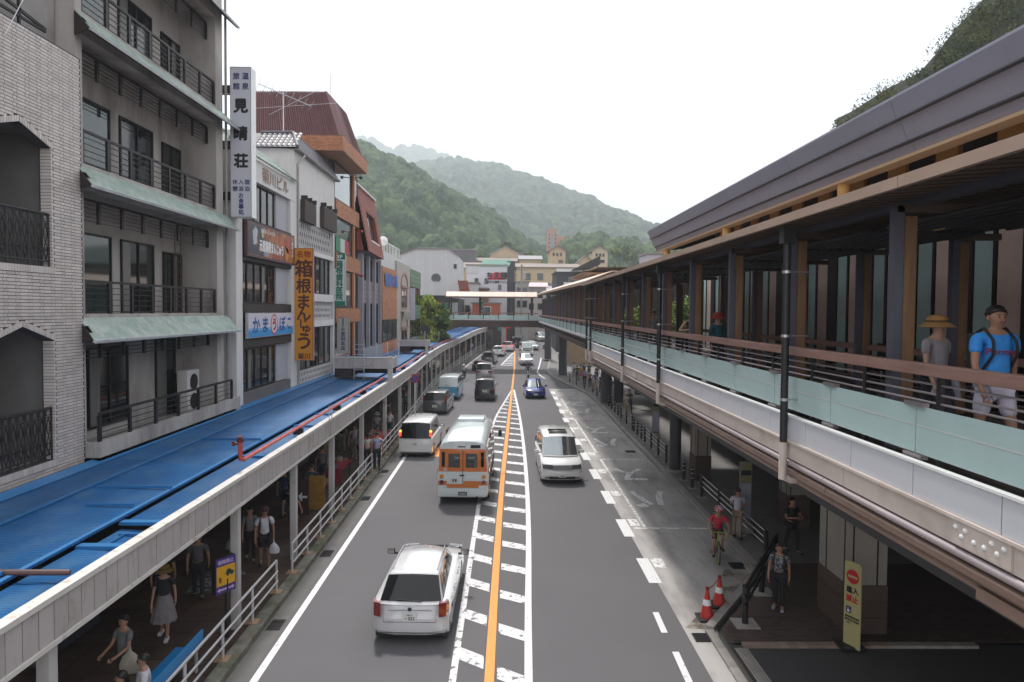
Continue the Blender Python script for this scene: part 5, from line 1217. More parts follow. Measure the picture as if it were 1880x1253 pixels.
# ------------------------------------------------------------------ station building
ST = thing('station_building', 'station block with sloping grey metal fascia roof and copper, teal and ochre-lit wall panels', 'building', (12, 18, 0))
XW = 9.5
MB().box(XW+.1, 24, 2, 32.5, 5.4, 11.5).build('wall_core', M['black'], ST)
y = 4.9
k = 0
while y < 32:
    MB().box(XW-.02, XW+.098, y, y+.74, 9.3, 11.6).build('ochre_lit_panel', M['ochre'], ST)  # upper panel part tinted ochre in place of the light reflected onto it
    MB().box(XW-.02, XW+.098, y, y+.62, FL, 9.28).build('copper_panel', M['metal_pink'], ST)
    MB().box(XW+.03, XW+.098, y+.66, y+1.8, 9.3, 11.6).build('upper_window', M['black'], ST)
    w = MB().box(XW-.04, XW+.06, y+.64, y+.74, FL, 9.28).build('mullion', M['dark_metal'], ST)
    MB().box(XW+.0, XW+.05, y+.76, y+1.3, FL, 9.28).build('teal_glass_panel', M['teal_dark'], ST)
    MB().box(XW-.04, XW+.06, y+1.32, y+1.86, FL, 9.28).build('mullion', M['black'], ST)
    y += 1.88; k += 1
def fasc(x0, z0, x1, z1, y0, y1, t=.05):
    y = y0; i = 0
    while y < y1-.05:
        b = min(y+4.3, y1)
        MB().extr([(x0, y, z0), (x1, y, z1), (x1+t, y, z1), (x0+t, y, z0)], (0, b-y-.012, 0)).build('fascia_sheet', M['big_roof'], ST); y = b
fasc(6.5, 11.2, 6.62, 10.88, 3, 31.1); fasc(6.68, 10.87, 6.82, 10.52, 3, 31.2); fasc(6.9, 10.51, 6.96, 10.36, 3, 31.25)
MB().extr([(6.5, 3, 11.2), (6.5, 31.1, 11.2), (25, 31.1, 12.3), (25, 3, 12.3)], (0, 0, .04)).build('roof', M['big_roof'], ST)
for x, z in ((6.6, 10.87), (6.8, 10.51)): MB().box(x, x+.12, 3, 31.15, z-.01, z+.012).build('fascia_lip', M['black'], ST)
MB().extr([(6.97, 3, 10.3), (7.28, 3, 10.3), (7.28, 3, 10.36), (6.97, 3, 10.36)], (0, 28.2, 0)).build('soffit_strip', M['cream'], ST)
MB().extr([(7.285, 3, 10.34), (XW, 3, 11.6), (XW, 3, 11.66), (7.285, 3, 10.4)], (0, 28.1, 0)).build('soffit', mat('soffit_tan', (.3, .2, .12), .7), ST)
MB().extr([(6.5, 31.1, 11.2), (6.96, 31.1, 10.32), (9.5, 31.1, 11.5), (25, 31.1, 11.6), (25, 31.1, 12.3)], (0, .05, 0)).build('roof_end', M['big_roof'], ST)
for y in (14.4, 22.0, 30.0):
    MB().tube([(7.15, y, 10.32), (7.15, y, 10.1), (7.22, y, 9.95), (7.45, y, 9.87), (8.0, y+.1, 9.87), (8.3, y+.1, 9.87)], .13, 10).build('roof_gutter_pipe', M['ochre'], ST, smooth=True)
# ground floor of the station: back wall coloured black for the deep shade, columns
GF = thing('station_ground_floor', 'dark ground floor wall of the station below the walkway', 'building', (16, 20, 0))
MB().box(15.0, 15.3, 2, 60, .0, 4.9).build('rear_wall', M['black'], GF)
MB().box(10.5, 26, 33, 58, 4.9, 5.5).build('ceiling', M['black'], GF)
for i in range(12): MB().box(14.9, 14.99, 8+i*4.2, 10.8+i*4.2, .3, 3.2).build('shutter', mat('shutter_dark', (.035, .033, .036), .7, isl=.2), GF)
def sqcol(x0, x1, y0, y1, lab, h=4.9):
    t = thing('square_column', lab, 'column', ((x0+x1)/2, (y0+y1)/2, .1), 0, 'cream square columns under the walkway')
    MB().box(x0+.02, x1-.02, y0+.02, y1-.02, 1.25, h).build('shaft', M['col_cream'], t)
    for (a, b) in ((x0, x0+.015),): 
        for f in (.12, .72): MB().box(x0+(x1-x0)*f, x0+(x1-x0)*f+.03, y0+.005, y0+.018, 1.25, h).build('joint_strip', M['dark_metal'], t); MB().box(x0+.005, x0+.018, y0+(y1-y0)*f, y0+(y1-y0)*f+.03, 1.25, h).build('joint_strip', M['dark_metal'], t)
    for j in range(3):
        z = .1+j*.385
        MB().box(x0, x1, y0, y1, z, z+.375).build('base_stone', M['col_base'], t)
sqcol(8.05, 9.0, 15.6, 17.1, 'near cream square column beside the yellow no entry sign'); sqcol(8.5, 9.2, 29.8, 30.8, 'cream square column just behind the near round column'); sqcol(9.9, 10.7, 23.4, 24.2, 'dim cream square column behind the bus stop board')
def rcol(x, y, r, lab, ztop=5.0):
    z = zg(y)+.13; t = thing('round_column', lab, 'column', (x, y, z), 0, 'dark round columns under the walkway')
    MB().cyl(x, y, z, ztop, r, 20).build('shaft', M['col_dark'], t, smooth=True); MB().cyl(x, y, z, z+.12, r*1.45, 20).build('base_ring', M['kerb_pale'], t, smooth=True)
rcol(8.05, 31.6, .27, 'near dark round column beside the black bollards'); rcol(8.2, 54.2, .42, 'dark round column in the middle of the queue'); rcol(9.3, 54.8, .4, 'dark round column half hidden behind its twin')
rcol(6.75, 77.5, .48, 'dark round column on the traffic island at the end of the bus bay', 5.3); rcol(6.3, 97, .5, 'farthest dark round column by the curving kerb', 6.2)
wl_ = thing('ticket_hall_wall', 'tan wall lit from outside at the far end of the covered forecourt', 'wall', (12, 92, 0))
MB().box(7.8, 17, 92, 92.4, .1, 4.9).build('wall', mat('tan_wall', (.34, .25, .16), .8), wl_); MB().box(9.3, 9.9, 91.95, 91.99, 3.3, 3.8).build('notice', M['cream'], wl_)
# black posts and rails
def postrail():
    ys = [20.2+1.95*i for i in range(21)]
    spans = [(0, 3), (3.0, 6), (6, 9), (9, 11)]
    def rails(y0, y1, n, lab):
        t = thing('black_guard_rail', lab, 'fence', (8.0, y0, .13), 0, 'black post and rail fences along the bus bay')
        Y = [y0+(y1-y0)*i/(n-1) for i in range(n)]
        for y in Y:
            x = kr(y)+.55; MB().cyl(x, y, .14, 1.02, .06, 10).build('post', M['black'], t, smooth=True); MB().box(x-.18, x+.18, y-.18, y+.18, .131, .15).build('base_plate', M['kerb_pale'], t)
        for h in (.45, .65, .85): MB().tube([(kr(y0)+.55, y0, h+.13), (kr(y1)+.55, y1, h+.13)], .016, 6).build('rail', M['silver'], t)
    rails(20.3, 27.2, 4, 'black post and rail fence nearest the cyclist'); rails(33.4, 38.6, 4, 'black post and rail fence beside the tall information board'); rails(42.5, 47.0, 3, 'black post and rail fence beside the walking queue')
    BL = ['black bollard just left of the near round column, nearer one', 'black bollard just left of the near round column, farther one', 'first black bollard beyond the tall information board', 'second black bollard beyond the tall information board', 'third black bollard by the man in the pale cap', 'first black bollard beyond the walking man', 'second black bollard by the twin round columns', 'third black bollard by the twin round columns', 'black bollard in front of the twin round columns', 'black bollard just beyond the twin round columns', 'black bollard beside the nearest queueing person', 'black bollard beside the person with a rucksack', 'black bollard beside the middle of the queue', 'black bollard beside the far half of the queue', 'black bollard by the person in yellow', 'farthest black bollard by the traffic island']
    for i, y in enumerate((28.6, 30.0, 39.6, 40.8, 42.0, 48.4, 50.0, 51.6, 53.3, 55.2, 57.3, 59.5, 62, 65, 68, 71)):
        t = thing('bollard', BL[i], 'bollard', (kr(y)+.55, y, .13), 0, 'black bollards along the bus bay')
        x = kr(y)+.55; MB().cyl(x, y, .14, 1.0, .065, 10).build('post', M['black'], t, smooth=True)
        for h in (.55, .75, .92): MB().cyl(x, y, h, h+.035, .069, 10).build('band', M['silver'], t)
        MB().box(x-.17, x+.17, y-.17, y+.17, .131, .148).build('base_plate', M['kerb_pale'], t)
    t = thing('black_guard_rail', 'thick black tubular rail slanting along the forecourt corner beside the cones', 'fence', (7, 18, .1), 0, 'black post and rail fences along the bus bay')
    for x, y in ((5.85, 16.1), (6.95, 17.95), (8.05, 19.8)):
        MB().cyl(x, y, .1, 1.05, .075, 12).build('post', M['black'], t, smooth=True); MB().box(x-.28, x+.28, y-.28, y+.28, .101, .13).build('base_plate', M['kerb_pale'], t)
    for z in (1.02, .82, .6): MB().tube([(5.75, 15.9, z), (8.15, 19.95, z)], .05 if z > 1 else .035, 8).build('rail', M['black'], t, smooth=True)
postrail()
# bus stop boards
def busboard(x, y, lab, w=.42, h=2.55, dark=False):
    t = thing('bus_stop_board', lab, 'bus stop', (x, y, .13), 0, 'bus stop boards in the forecourt')
    MB().cyl(x, y+.05, .13, .5, .3, 16, r2=.27).build('concrete_foot', M['concrete_base'], t, smooth=True)
    MB().box(x-w/2, x+w/2, y-.04, y+.04, .5, h).build('board', mat('grey_board_frame', (.2, .2, .19), .5), t, bevel=.03)
    MB().box(x-w/2+.04, x+w/2-.04, y-.05, y-.041, .6, h-.75).build('timetable', mat('timetable_face', (.35, .36, .44), .5), t)
    MB().box(x-w/2+.04, x+w/2-.04, y-.05, y-.041, h-.28, h-.06).build('name_plate', mat('olive_plate', (.25, .22, .12), .6), t)
    MB().box(x-w/2+.04, x+w/2-.04, y-.05, y-.041, h-.48, h-.31).build('dark_display', M['black'], t)
    MB().box(x-w/2+.04, x+w/2-.04, y-.05, y-.041, h-.7, h-.5).build('route_plate', mat('olive_plate', (.25, .22, .12)), t)
busboard(8.25, 22.9, 'tall rounded bus stop board behind the cyclist'); busboard(8.9, 39.5, 'bus stop board with a yellow edge farther up the kerb')
t = thing('wall_map', 'pale framed map panel on the shaded wall beyond the dark walking man', 'sign', (12, 52, 1)); MB().box(10.2, 12.6, 52, 52.06, 1.3, 3.3).build('map_face', mat('map_face', (.22, .21, .17), .7, var=.3, vs_=4), t); MB().box(10.1, 12.7, 52.061, 52.12, 1.2, 3.4).build('map_frame', M['dark_metal'], t)
# no entry board
yN = 14.93
NE = thing('no_entry_sign', 'leaning pale yellow no entry board with red disc and wheelchair mark', 'sign', (7.85, yN, .1), 0)
sgn = mat('pale_yellow_board', (.44, .4, .19), .6, var=.03)
UXn = Vector((.42, -.91, 0)).normalized(); Nn = Vector((-.91, -.42, 0)).normalized()
def NP(u, z, o=0.): return Vector((7.82, yN, 0))+UXn*u+Vector((0, 0, z))+Nn*o
MB().extr([NP(-.21, .13), NP(.21, .13), NP(.21, 2.0), NP(.16, 2.05), NP(-.16, 2.05), NP(-.21, 2.0)], -Nn*.03).build('board', sgn, NE)
mb = MB(); mb.poly([NP(.16*math.cos(k*math.pi/14), 1.72+.16*math.sin(k*math.pi/14), .004) for k in range(28)]); mb.build('no_entry_disc', redink, NE)
MB().quad(NP(-.12, 1.695, .007), NP(.12, 1.695, .007), NP(.12, 1.745, .007), NP(-.12, 1.745, .007)).build('disc_bar', sgn, NE)
for s, size, z, m in (('進入', .16, 1.42, ink), ('禁止', .16, 1.22, redink)):
    mb = MB(); letters(mb, s, size, NP(0, z, .004), UXn, UZ, bold=.05); mb.build('lettering', m, NE)
MB().quad(NP(-.15, .88, .004), NP(-.02, .88, .004), NP(-.02, 1.03, .004), NP(-.15, 1.03, .004)).build('wheelchair_square', navy, NE)
mb = MB(); mb.poly([NP(-.095+.03*math.cos(k*math.pi/6), .925+.03*math.sin(k*math.pi/6), .006) for k in range(12)])
mb.quad(NP(-.105, .935, .0065), NP(-.085, .935, .0065), NP(-.09, 1.0, .0065), NP(-.11, 1.0, .0065)); mb.quad(NP(-.1, .945, .0065), NP(-.055, .945, .0065), NP(-.055, .957, .0065), NP(-.1, .957, .0065)); mb.quad(NP(-.06, .945, .0068), NP(-.035, .9, .0068), NP(-.028, .905, .0068), NP(-.05, .955, .0068)); mb.build('wheelchair_mark', wink, NE)
for s, z in (('身障者等専用駐車場', .8), ('乗降車両及び業務車', .73), ('のぞく', .66)):
    mb = MB(); letters(mb, s, .046, NP(0 if len(s) > 4 else -.08, z, .004), UXn, UZ, bold=.04, sy=1.25, sx=.88); mb.build('lettering', ink, NE)
MB().box(7.55, 8.1, yN-.1, yN+.35, .1, .16).build('foot_block', M['black'], NE, bevel=.01)
# traffic cones
def cone(x, y, lab):
    t = thing('traffic_cone', lab, 'cone', (x, y, .012), 0, 'traffic cones by the forecourt corner')
    MB().box(x-.24, x+.24, y-.24, y+.24, .015, .055).build('base', M['black'], t, bevel=.01); 
    MB().tube([(x, y, .05), (x, y, .72)], [.16, .035], 18).build('cone_body', mat('cone_red', (.5, .03, .02), .5, var=.1), t, smooth=True)
    MB().tube([(x, y, .36), (x, y, .5)], [.108, .082], 18).build('white_band', M['white'], t, smooth=True)
    MB().cyl(x, y, .72, .8, .045, 10).build('cone_top', mat('dark_red_top', (.25, .02, .02), .5), t)
cone(5.08, 16.6, 'left traffic cone, nearer the camera'); cone(5.62, 17.35, 'right traffic cone beside the slanting rail')
t = thing('cone_bar', 'thin tape sagging between the two traffic cones', 'tape', (5.3, 17, .6)); MB().tube([(5.08, 16.6, .74), (5.3, 16.95, .66), (5.62, 17.35, .74)], .014, 6).build('tape', mat('cone_tape', (.3, .12, .06), .6), t)
# parking prohibition sign on the left
t = thing('round_road_sign', 'round blue sign with red rim on a white pole by the arcade', 'sign', (-5.25, 45.5, 0)); ysn = 46.0; xs_ = -5.98
t.location = (xs_, ysn, .13)
MB().cyl(xs_, ysn+.05, .13, 3.1, .04, 8).build('pole', M['white'], t)
for r, m, o in ((.31, redink, 0), (.235, blueink, -.006)):
    mb = MB(); mb.tube([(xs_, ysn+o, 2.95), (xs_, ysn+.02+o*0, 2.95)], r, 24); mb.build('sign_face' if o == 0 else 'blue_disc', m, t)
MB().ob((xs_, ysn-.012, 2.95), (.5, .006, .06), Matrix.Rotation(R(45), 3, 'Y')).build('slash', redink, t)
# purple and yellow sign on a black post
t = thing('arcade_post_sign', 'purple and yellow sign box with a taxi picture on a black post by the bench', 'sign', (-6.3, 15.2, .13))
MB().cyl(-6.22, 15.3, .13, 1.5, .045, 10).build('post', M['black'], t)
UXs = Vector((.55, .83, 0)).normalized(); Ns = Vector((.83, -.55, 0)).normalized()
def SP(u, z, o=0.): return Vector((-6.22, 15.25, 0))+UXs*u+Vector((0, 0, z))+Ns*o
MB().extr([SP(-.25, 1.2, .0), SP(.25, 1.2, 0), SP(.25, 2.0, 0), SP(-.25, 2.0, 0)], -Ns*.16).build('sign_box', M['black'], t)
MB().extr([SP(-.25, 1.2, .001), SP(.25, 1.2, .001), SP(.25, 2.0, .001), SP(-.25, 2.0, .001)], Ns*.006).build('sign_face', mat('purple_face', (.07, .03, .2), .4, var=.03), t)
MB().extr([SP(-.23, 1.38, .008), SP(.23, 1.38, .008), SP(.23, 1.82, .008), SP(-.23, 1.82, .008)], Ns*.004).build('yellow_field', mat('yellow_field', (.65, .34, .01), .5, var=.03), t)
mb = MB(); letters(mb, '乗降禁止', .1, SP(0, 1.91, .01), UXs, UZ, bold=.03); mb.build('lettering', mat('pale_violet_ink', (.5, .42, .65), .5), t)
mb = MB(); mb.poly([SP(-.02, 1.6, .014), SP(.2, 1.6, .014), SP(.2, 1.66, .014), SP(.14, 1.67, .014), SP(.11, 1.72, .014), SP(.03, 1.72, .014), SP(-.0, 1.66, .014)])
mb.poly([SP(.05+.03*math.cos(k), 1.59+.03*math.sin(k), .0145) for k in range(6)]); mb.poly([SP(.15+.03*math.cos(k), 1.59+.03*math.sin(k), .0145) for k in range(6)]); mb.build('taxi_picture', mat('dark_teal_ink', (.01, .04, .05), .5), t)
mb = MB(); mb.poly([SP(-.17, 1.45, .014), SP(-.13, 1.45, .014), SP(-.1, 1.52, .014), SP(-.15, 1.6, .014), SP(-.18, 1.58, .014)]); mb.build('person_picture', mat('brown_ink', (.2, .06, .01), .5), t)
mb = MB(); mb.poly([SP(-.22, 1.29, .01), SP(-.15, 1.34, .01), SP(-.15, 1.31, .01), SP(.15, 1.31, .01), SP(.15, 1.34, .01), SP(.22, 1.29, .01), SP(.15, 1.24, .01), SP(.15, 1.27, .01), SP(-.15, 1.27, .01), SP(-.15, 1.24, .01)]); mb.build('double_arrow', mat('pale_violet_ink', (.5, .42, .65)), t)
# blue bench on the pavement
t = thing('blue_bench', 'bright blue bench on the arcade pavement beside the fence', 'bench', (-6.35, 12.9, .13)); bb = mat('blue_bench_plastic', (.01, .2, .5), .35, var=.05)
MB().box(-6.75, -6.3, 11.9, 14.0, .52, .57).build('seat', bb, t, bevel=.01); MB().box(-6.22, -6.18, 11.9, 14.0, .62, .95).build('backrest', bb, t, bevel=.01)
for y in (12.1, 13.8): MB().box(-6.7, -6.66, y-.03, y+.03, .13, .52).build('leg', M['rail_w'], t); MB().box(-6.26, -6.22, y-.03, y+.03, .13, .9).build('leg', M['rail_w'], t)
t = thing('floor_mat', 'grey patterned mat on the arcade pavement', 'mat', (-7.9, 18.8, .15)); MB().box(-8.3, -7.2, 17.7, 19.2, .131, .15).build('mat', mat('patterned_mat', (.2, .2, .2), .8, c2=(.03, .03, .03), c2s=9, c2t=.5, c2w=.03), t)
# yellow A-board behind the canopy post
t = thing('advert_stand', 'yellow and dark advert stand with a white arrow beside the canopy post', 'stand', (-6.9, 24.2, .13)); MB().box(-7.35, -6.85, 24.0, 24.06, .3, 1.6).build('panel', mat('dark_panel_face', (.05, .02, .02), .5), t)
MB().box(-6.84, -6.3, 24.0, 24.05, .5, 1.7).build('panel', mat('yellow_print', (.25, .13, .015), .5, var=.3, vs_=5), t); mb = MB(); mb.poly([(-7.25, 23.99, .95), (-7.08, 23.99, 1.12), (-7.08, 23.99, .99), (-6.9, 23.99, .99), (-6.9, 23.99, .91), (-7.08, 23.99, .91), (-7.08, 23.99, .78)]); mb.build('arrow', wink, t)  # yellow print toned down to sit in the arcade shade
for x in (-7.3, -6.4): MB().box(x-.02, x+.02, 24.06, 24.5, .13, .3).build('foot', M['black'], t)
# ================================================================== town beyond the footbridge
def gable(mb, x0, x1, y0, y1, z, h, axis='x', over=.5, m=0):
    """pitched roof; ridge along axis"""
    if axis == 'y':
        c = (x0+x1)/2
        for s in (-1, 1):
            e = c+s*((x1-x0)/2+over); mb.slab([(e, y0-over, z-over*h/((x1-x0)/2)), (c, y0-over, z+h), (c, y1+over, z+h), (e, y1+over, z-over*h/((x1-x0)/2))] if s > 0 else [(c, y0-over, z+h), (e, y0-over, z-over*h/((x1-x0)/2)), (e, y1+over, z-over*h/((x1-x0)/2)), (c, y1+over, z+h)], -.18, m)
    else:
        c = (y0+y1)/2
        for s in (-1, 1):
            e = c+s*((y1-y0)/2+over); k = over*h/((y1-y0)/2)
            P = [(x0-over, e, z-k), (x1+over, e, z-k), (x1+over, c, z+h), (x0-over, c, z+h)]
            mb.slab(P if s < 0 else P[::-1], .18, m)
def house(name, label, x0, x1, y0, y1, z0, z1, wall, roof='flat', rh=2., axis='x', wins=(), roofm=None, floors=(), group=None, cat='building', gl=None, fr=None):
    t = thing(name, label, cat, ((x0+x1)/2, y0, z0), 0, group)
    MB().box(x0, x1, y0, y1, z0, z1).build('wall', wall, t)
    if roof == 'gable':
        mb = MB(); gable(mb, x0, x1, y0, y1, z1, rh, axis); mb.build('roof', roofm or M['cream_roof'], t)
        mb = MB(); c = (x0+x1)/2; d = (y0+y1)/2
        if axis == 'y': mb.extr([(x0, y0, z1), (x1, y0, z1), (c, y0, z1+rh)], (0, .2, 0))
        else:
            mb.extr([(x0, y0, z1), (x0, y1, z1), (x0, d, z1+rh)], (.2, 0, 0)); mb.extr([(x1-.2, y0, z1), (x1-.2, y1, z1), (x1-.2, d, z1+rh)], (.2, 0, 0))
        mb.build('gable_wall', wall, t)
    else: MB().box(x0-.2, x1+.2, y0-.2, y1+.2, z1+.01, z1+.25).build('roof', roofm or M['cream_roof'], t)
    for (a, b, c, d) in wins:
        f = MB().box(a-.08, b+.08, y0-.06, y0-.01, c-.08, d+.08).build('window', fr or M['cream_roof'], t)
        MB().box(a, b, y0-.1, y0-.065, c, d).build('pane', gl or M['glass_dark'], f)
    for z in floors: MB().box(x0-.3, x1+.3, y0-.45, y0-.001, z, z+.3).build('floor_band', M['cream_roof'], t)
    return t
# white ribbed hall with the round window
H = thing('white_hall', 'large white ribbed metal hall with a round window beyond the bamboo tree', 'building', (-11, 105, 1))
prof = [(-15.9, 9.4), (-7.0, 9.4), (-7.0, 15.75), (-8.45, 16.9), (-13.6, 16.9), (-15.9, 16.0)]
MB().extr([(x, 105, z) for x, z in prof], (0, 14, 0)).build('front_wall', M['white_wall'], H)
mb = MB()
for i in range(1, 30):
    x = -15.9+i*.3; zt = 15.9+(x+15.9)*.4 if x < -13.6 else (16.85 if x < -8.45 else 16.85-(x+8.45)*.79)
    mb.box(x-.03, x+.03, 104.96, 105.0, 9.42, zt)
mb.build('wall_ribs', M['white_wall'], H, kind='stuff')
for a, b in (((-15.9, 16.05), (-13.6, 16.95)), ((-13.6, 16.95), (-8.45, 16.95)), ((-8.45, 16.95), (-6.95, 15.8))): MB().beam((a[0], 104.9, a[1]), (b[0], 104.9, b[1]), .3, .14).build('roof_trim', M['cream_roof'], H)
mb = MB(); mb.poly([(-10.45+.72*math.cos(t), 104.93, 12.45+.68*math.sin(t)) for t in [R(-40)+R(260)*k/24 for k in range(25)]]); mb.build('round_window', M['glass_dark'], H)
for x in (-10.8, -10.3): MB().box(x, x+.28, 104.9, 104.925, 11.9, 12.95).build('curtain', mat('grey_curtain', (.1, .1, .1), .8), H)
mb = MB(); mb.box(-7.75, -7.3, 104.9, 104.95, 13.9, 14.6); mb.build('dark_sign_mark', mat('washed_dark', (.05, .05, .05), .7), H)
MB().box(-16, -6.9, 105.05, 119, .4, 9.39).build('ground_storey', M['dark_wall'], H)
for x, c in ((-9.9, (.4, .1, .1)), (-9.1, (.02, .14, .08)), (-8.2, (.3, .3, .32)), (-7.6, (.3, .3, .32))): MB().box(x, x+.55, 104.8, 104.9, 6.4, 8.7).build('shop_banner', mat('banner_%d' % int(c[0]*100+c[1]*10), c, .6, var=.3, vs_=3), H)
H2 = thing('barrel_roof_shed', 'small white barrel roofed shed beside the bamboo tree', 'building', (-13, 96, 7))
MB().extr([(-13.5+1.3*math.cos(math.pi*k/10), 92, 11.2+1.5*math.sin(math.pi*k/10)) for k in range(11)], (0, 5, 0)).build('barrel_roof', M['white'], H2); MB().box(-14.6, -12.4, 92.2, 97, 2, 11.2).build('wall', M['stucco'], H2)
# white noodle shop building
wd = [(-5.55, -4.95, 12.6, 13.6), (-3.7, -3.1, 12.6, 13.6), (-1.1, -.6, 11.5, 12.4), (-3.7, -3.1, 9.7, 10.6)]
U = house('noodle_shop', 'white noodle shop building with red half disc emblem and mint roof edge', -7.2, .55, 130, 142, .8, 16, mat('udon_white', (.62, .62, .66), .6, var=.02), wins=wd, fr=M['conc_d'])
U['label'] = 'white noodle shop building with red half disc emblem and mint roof edge'
MB().box(.56, 2.0, 130.1, 142, .8, 16.9).build('dark_side', mat('dark_charcoal', (.035, .037, .042), .5), U); MB().box(-7.3, -4.95, 129.9, 142, 14.6, 16.05).build('stair_block_gap', M['white_wall'], U)
MB().extr([(-4.6, 129.8, 15.9), (.9, 129.8, 15.9), (1.4, 130.3, 17.2), (-4.1, 130.3, 17.2)], (0, 9, 0)).build('mint_roof', M['mint'], U)
mb = MB(); mb.poly([(-1.35+1.68*math.cos(math.pi*k/16), 129.93, 13.35+1.45*math.sin(math.pi*k/16)) for k in range(17)]); mb.build('half_disc', mat('emblem_red', (.55, .02, .06), .5, var=0), U)
mb = MB(); letters(mb, 'ちえ勝', 1.35, (-1.35, 129.9, 14.15), UX, UZ, bold=.05, sy=1.05); mb.build('lettering', ink, U)
mb = MB(); letters(mb, '手打ち讃岐うどん', .48, (-1.35, 129.9, 12.95), UX, UZ, bold=.05); mb.build('lettering', ink, U)
house('white_annexe', 'low white annexe with rooftop rail left of the noodle shop', -8.7, -4.6, 122, 129, .8, 12.3, mat('annexe_white', (.5, .5, .52), .7), wins=[(-8, -7.3, 7.0, 8.4), (-6.9, -6.2, 7.0, 8.4)])
house('bridge_shade_house', 'dark house block added for the shade under the left half of the footbridge', -5.4, -.4, 113, 119, .8, 5.85, mat('shade_house_wall', (.05, .035, .03), .8), wins=[(-4.8, -3.6, 2.2, 4.2), (-3.2, -2, 2.2, 4.2)])  # dark house added so the space below the footbridge reads as shade
house('brown_brick_annexe', 'brown brick annexe with white lamp below the noodle shop windows', -4.55, -2.9, 124, 129.5, .8, 11.4, mat('brown_annexe', (.2, .08, .05), .7), wins=())
house('orange_shop', 'orange shop with white framed window under the footbridge roof', -5.2, -.6, 112, 118, 5.9, 8.6, mat('orange_shop_wall', (.42, .1, .04), .7), wins=[(-4.0, -2.2, 6.6, 8.1)], fr=M['white'])
t = thing('red_tiled_awning', 'sloping red tiled awning beside the white hall', 'awning', (-6, 104, 11)); 
aw = MB().extr([(-7.0, 103, 12.1), (-5.6, 103, 11.6), (-5.2, 103, 10.2), (-6.7, 103, 10.2)], (0, .6, 0)).build('awning_back', M['red_shingle'], t)
for i in range(5): MB().box(-6.95+.1*i, -5.45+.08*i, 102.9, 102.99, 11.75-i*.33, 12.0-i*.33).build('awning_tile', M['red_shingle'], t)
# cream hotel complex on the slope behind
cw = M['cream_wall']; gl2 = M['glass_dark']
def wrow(x0, x1, n, z0, z1, w=1.4): return [(x0+(x1-x0)*(i+.5)/n-w/2, x0+(x1-x0)*(i+.5)/n+w/2, z0, z1) for i in range(n)]
G = 'cream hotel blocks on the slope'
house('cream_hotel', 'cream hotel block with balconies left of the noodle shop', -13.2, -5.0, 180, 195, 4, 18.6, mat('yellow_cream', (.5, .38, .2), .8), 'gable', 1.8, 'x', wrow(-12.5, -6, 3, 15.6, 17.4)+wrow(-12.5, -6, 3, 12.4, 14), group=G, floors=(14.8,))
house('cream_hotel', 'broad cream hotel block under the long brown eaves', -8.5, 6.0, 205, 222, 6, 22.2, cw, 'gable', 1.5, 'x', wrow(-7, 5, 5, 19.6, 21.0), group=G, floors=(18,))
house('cream_hotel', 'cream hotel upper storey with the large pitched roof', -4.5, 5.0, 215, 226, 20, 25.2, cw, 'gable', 2.4, 'y', [], group=G, roofm=M['grey_roof'])
house('cream_hotel', 'long cream hotel wing with two window bands in the middle', 3.4, 19.5, 178, 192, 4, 18.8, cw, 'gable', 1.3, 'x', wrow(4.5, 11, 2, 15.5, 17.2)+wrow(4.5, 11, 2, 11.2, 12.9)+wrow(13, 18.5, 2, 15.4, 17)+wrow(13, 18.5, 2, 11.2, 12.9), group=G, floors=(14.4, 10))
house('cream_hotel', 'cream hotel wing with grey sheet roof behind the long wing', 4.5, 10.5, 196, 206, 10, 22.2, cw, 'gable', 1.3, 'x', [], group=G, roofm=M['grey_roof'])
house('cream_tower', 'left cream tower with three arched windows and gabled roof', 12.4, 16.8, 188, 196, 10, 24.0, cw, 'gable', 1.3, 'y', [(13.3, 13.8, 22.6, 23.4), (14.3, 14.8, 22.6, 23.4), (15.3, 15.8, 22.6, 23.4), (14.9, 16.1, 20.7, 21.5)], group='twin cream towers')
house('cream_tower', 'right cream tower with three arched windows beside the black roof', 25.2, 29.6, 196, 204, 10, 24.8, mat('cream_tower_pale', (.52, .42, .29), .8), 'gable', 1.3, 'y', [(26.2, 26.7, 23.2, 24), (27.2, 27.7, 23.2, 24), (28.1, 28.6, 23.2, 24), (27.5, 28.7, 21.4, 22.2)], group='twin cream towers')
house('cream_hotel', 'cream wing with sloping roof left of the right tower', 21, 25.1, 194, 202, 8, 21.5, cw, 'gable', 1.8, 'y', [], group=G)
house('grey_roof_house', 'low house row with grey roofs between the two cream towers', 16.9, 25, 200, 210, 8, 19.5, mat('grey_house_wall', (.35, .31, .27), .8), 'gable', 1.2, 'x', wrow(17.5, 24.5, 4, 17.2, 18.6), roofm=M['grey_roof'])
house('grey_roof_house', 'house row with red edged roof right of the right cream tower', 30.5, 44, 200, 212, 8, 19.0, mat('rose_house_wall', (.35, .2, .18), .8), 'gable', 1.4, 'x', wrow(31, 43, 6, 16.4, 18), roofm=M['grey_roof'])
house('slope_house', 'dark roofed terrace house on the slope above the white hall', -20, -8.5, 200, 210, 12, 25.0, mat('dark_slope_wall', (.12, .11, .13), .8), 'flat', wins=wrow(-19, -9.5, 4, 22.4, 23.8), roofm=M['conc_d'])
house('slope_house', 'pale small house with chimney among trees above the white hall', -27, -19, 215, 224, 14, 26.0, mat('pale_slope_wall', (.42, .38, .36), .8), 'gable', 1.2, 'x', wrow(-26, -20, 3, 23.6, 25), roofm=M['grey_roof'])
house('slope_house', 'tiny pink roofed house below the pink tower', 22, 28, 290, 298, 20, 31.5, mat('pale_slope_wall', (.42, .38, .36)), 'gable', 1.2, 'x', [(24, 25.5, 29, 30.5)], roofm=mat('pink_roof', (.35, .2, .2), .8))
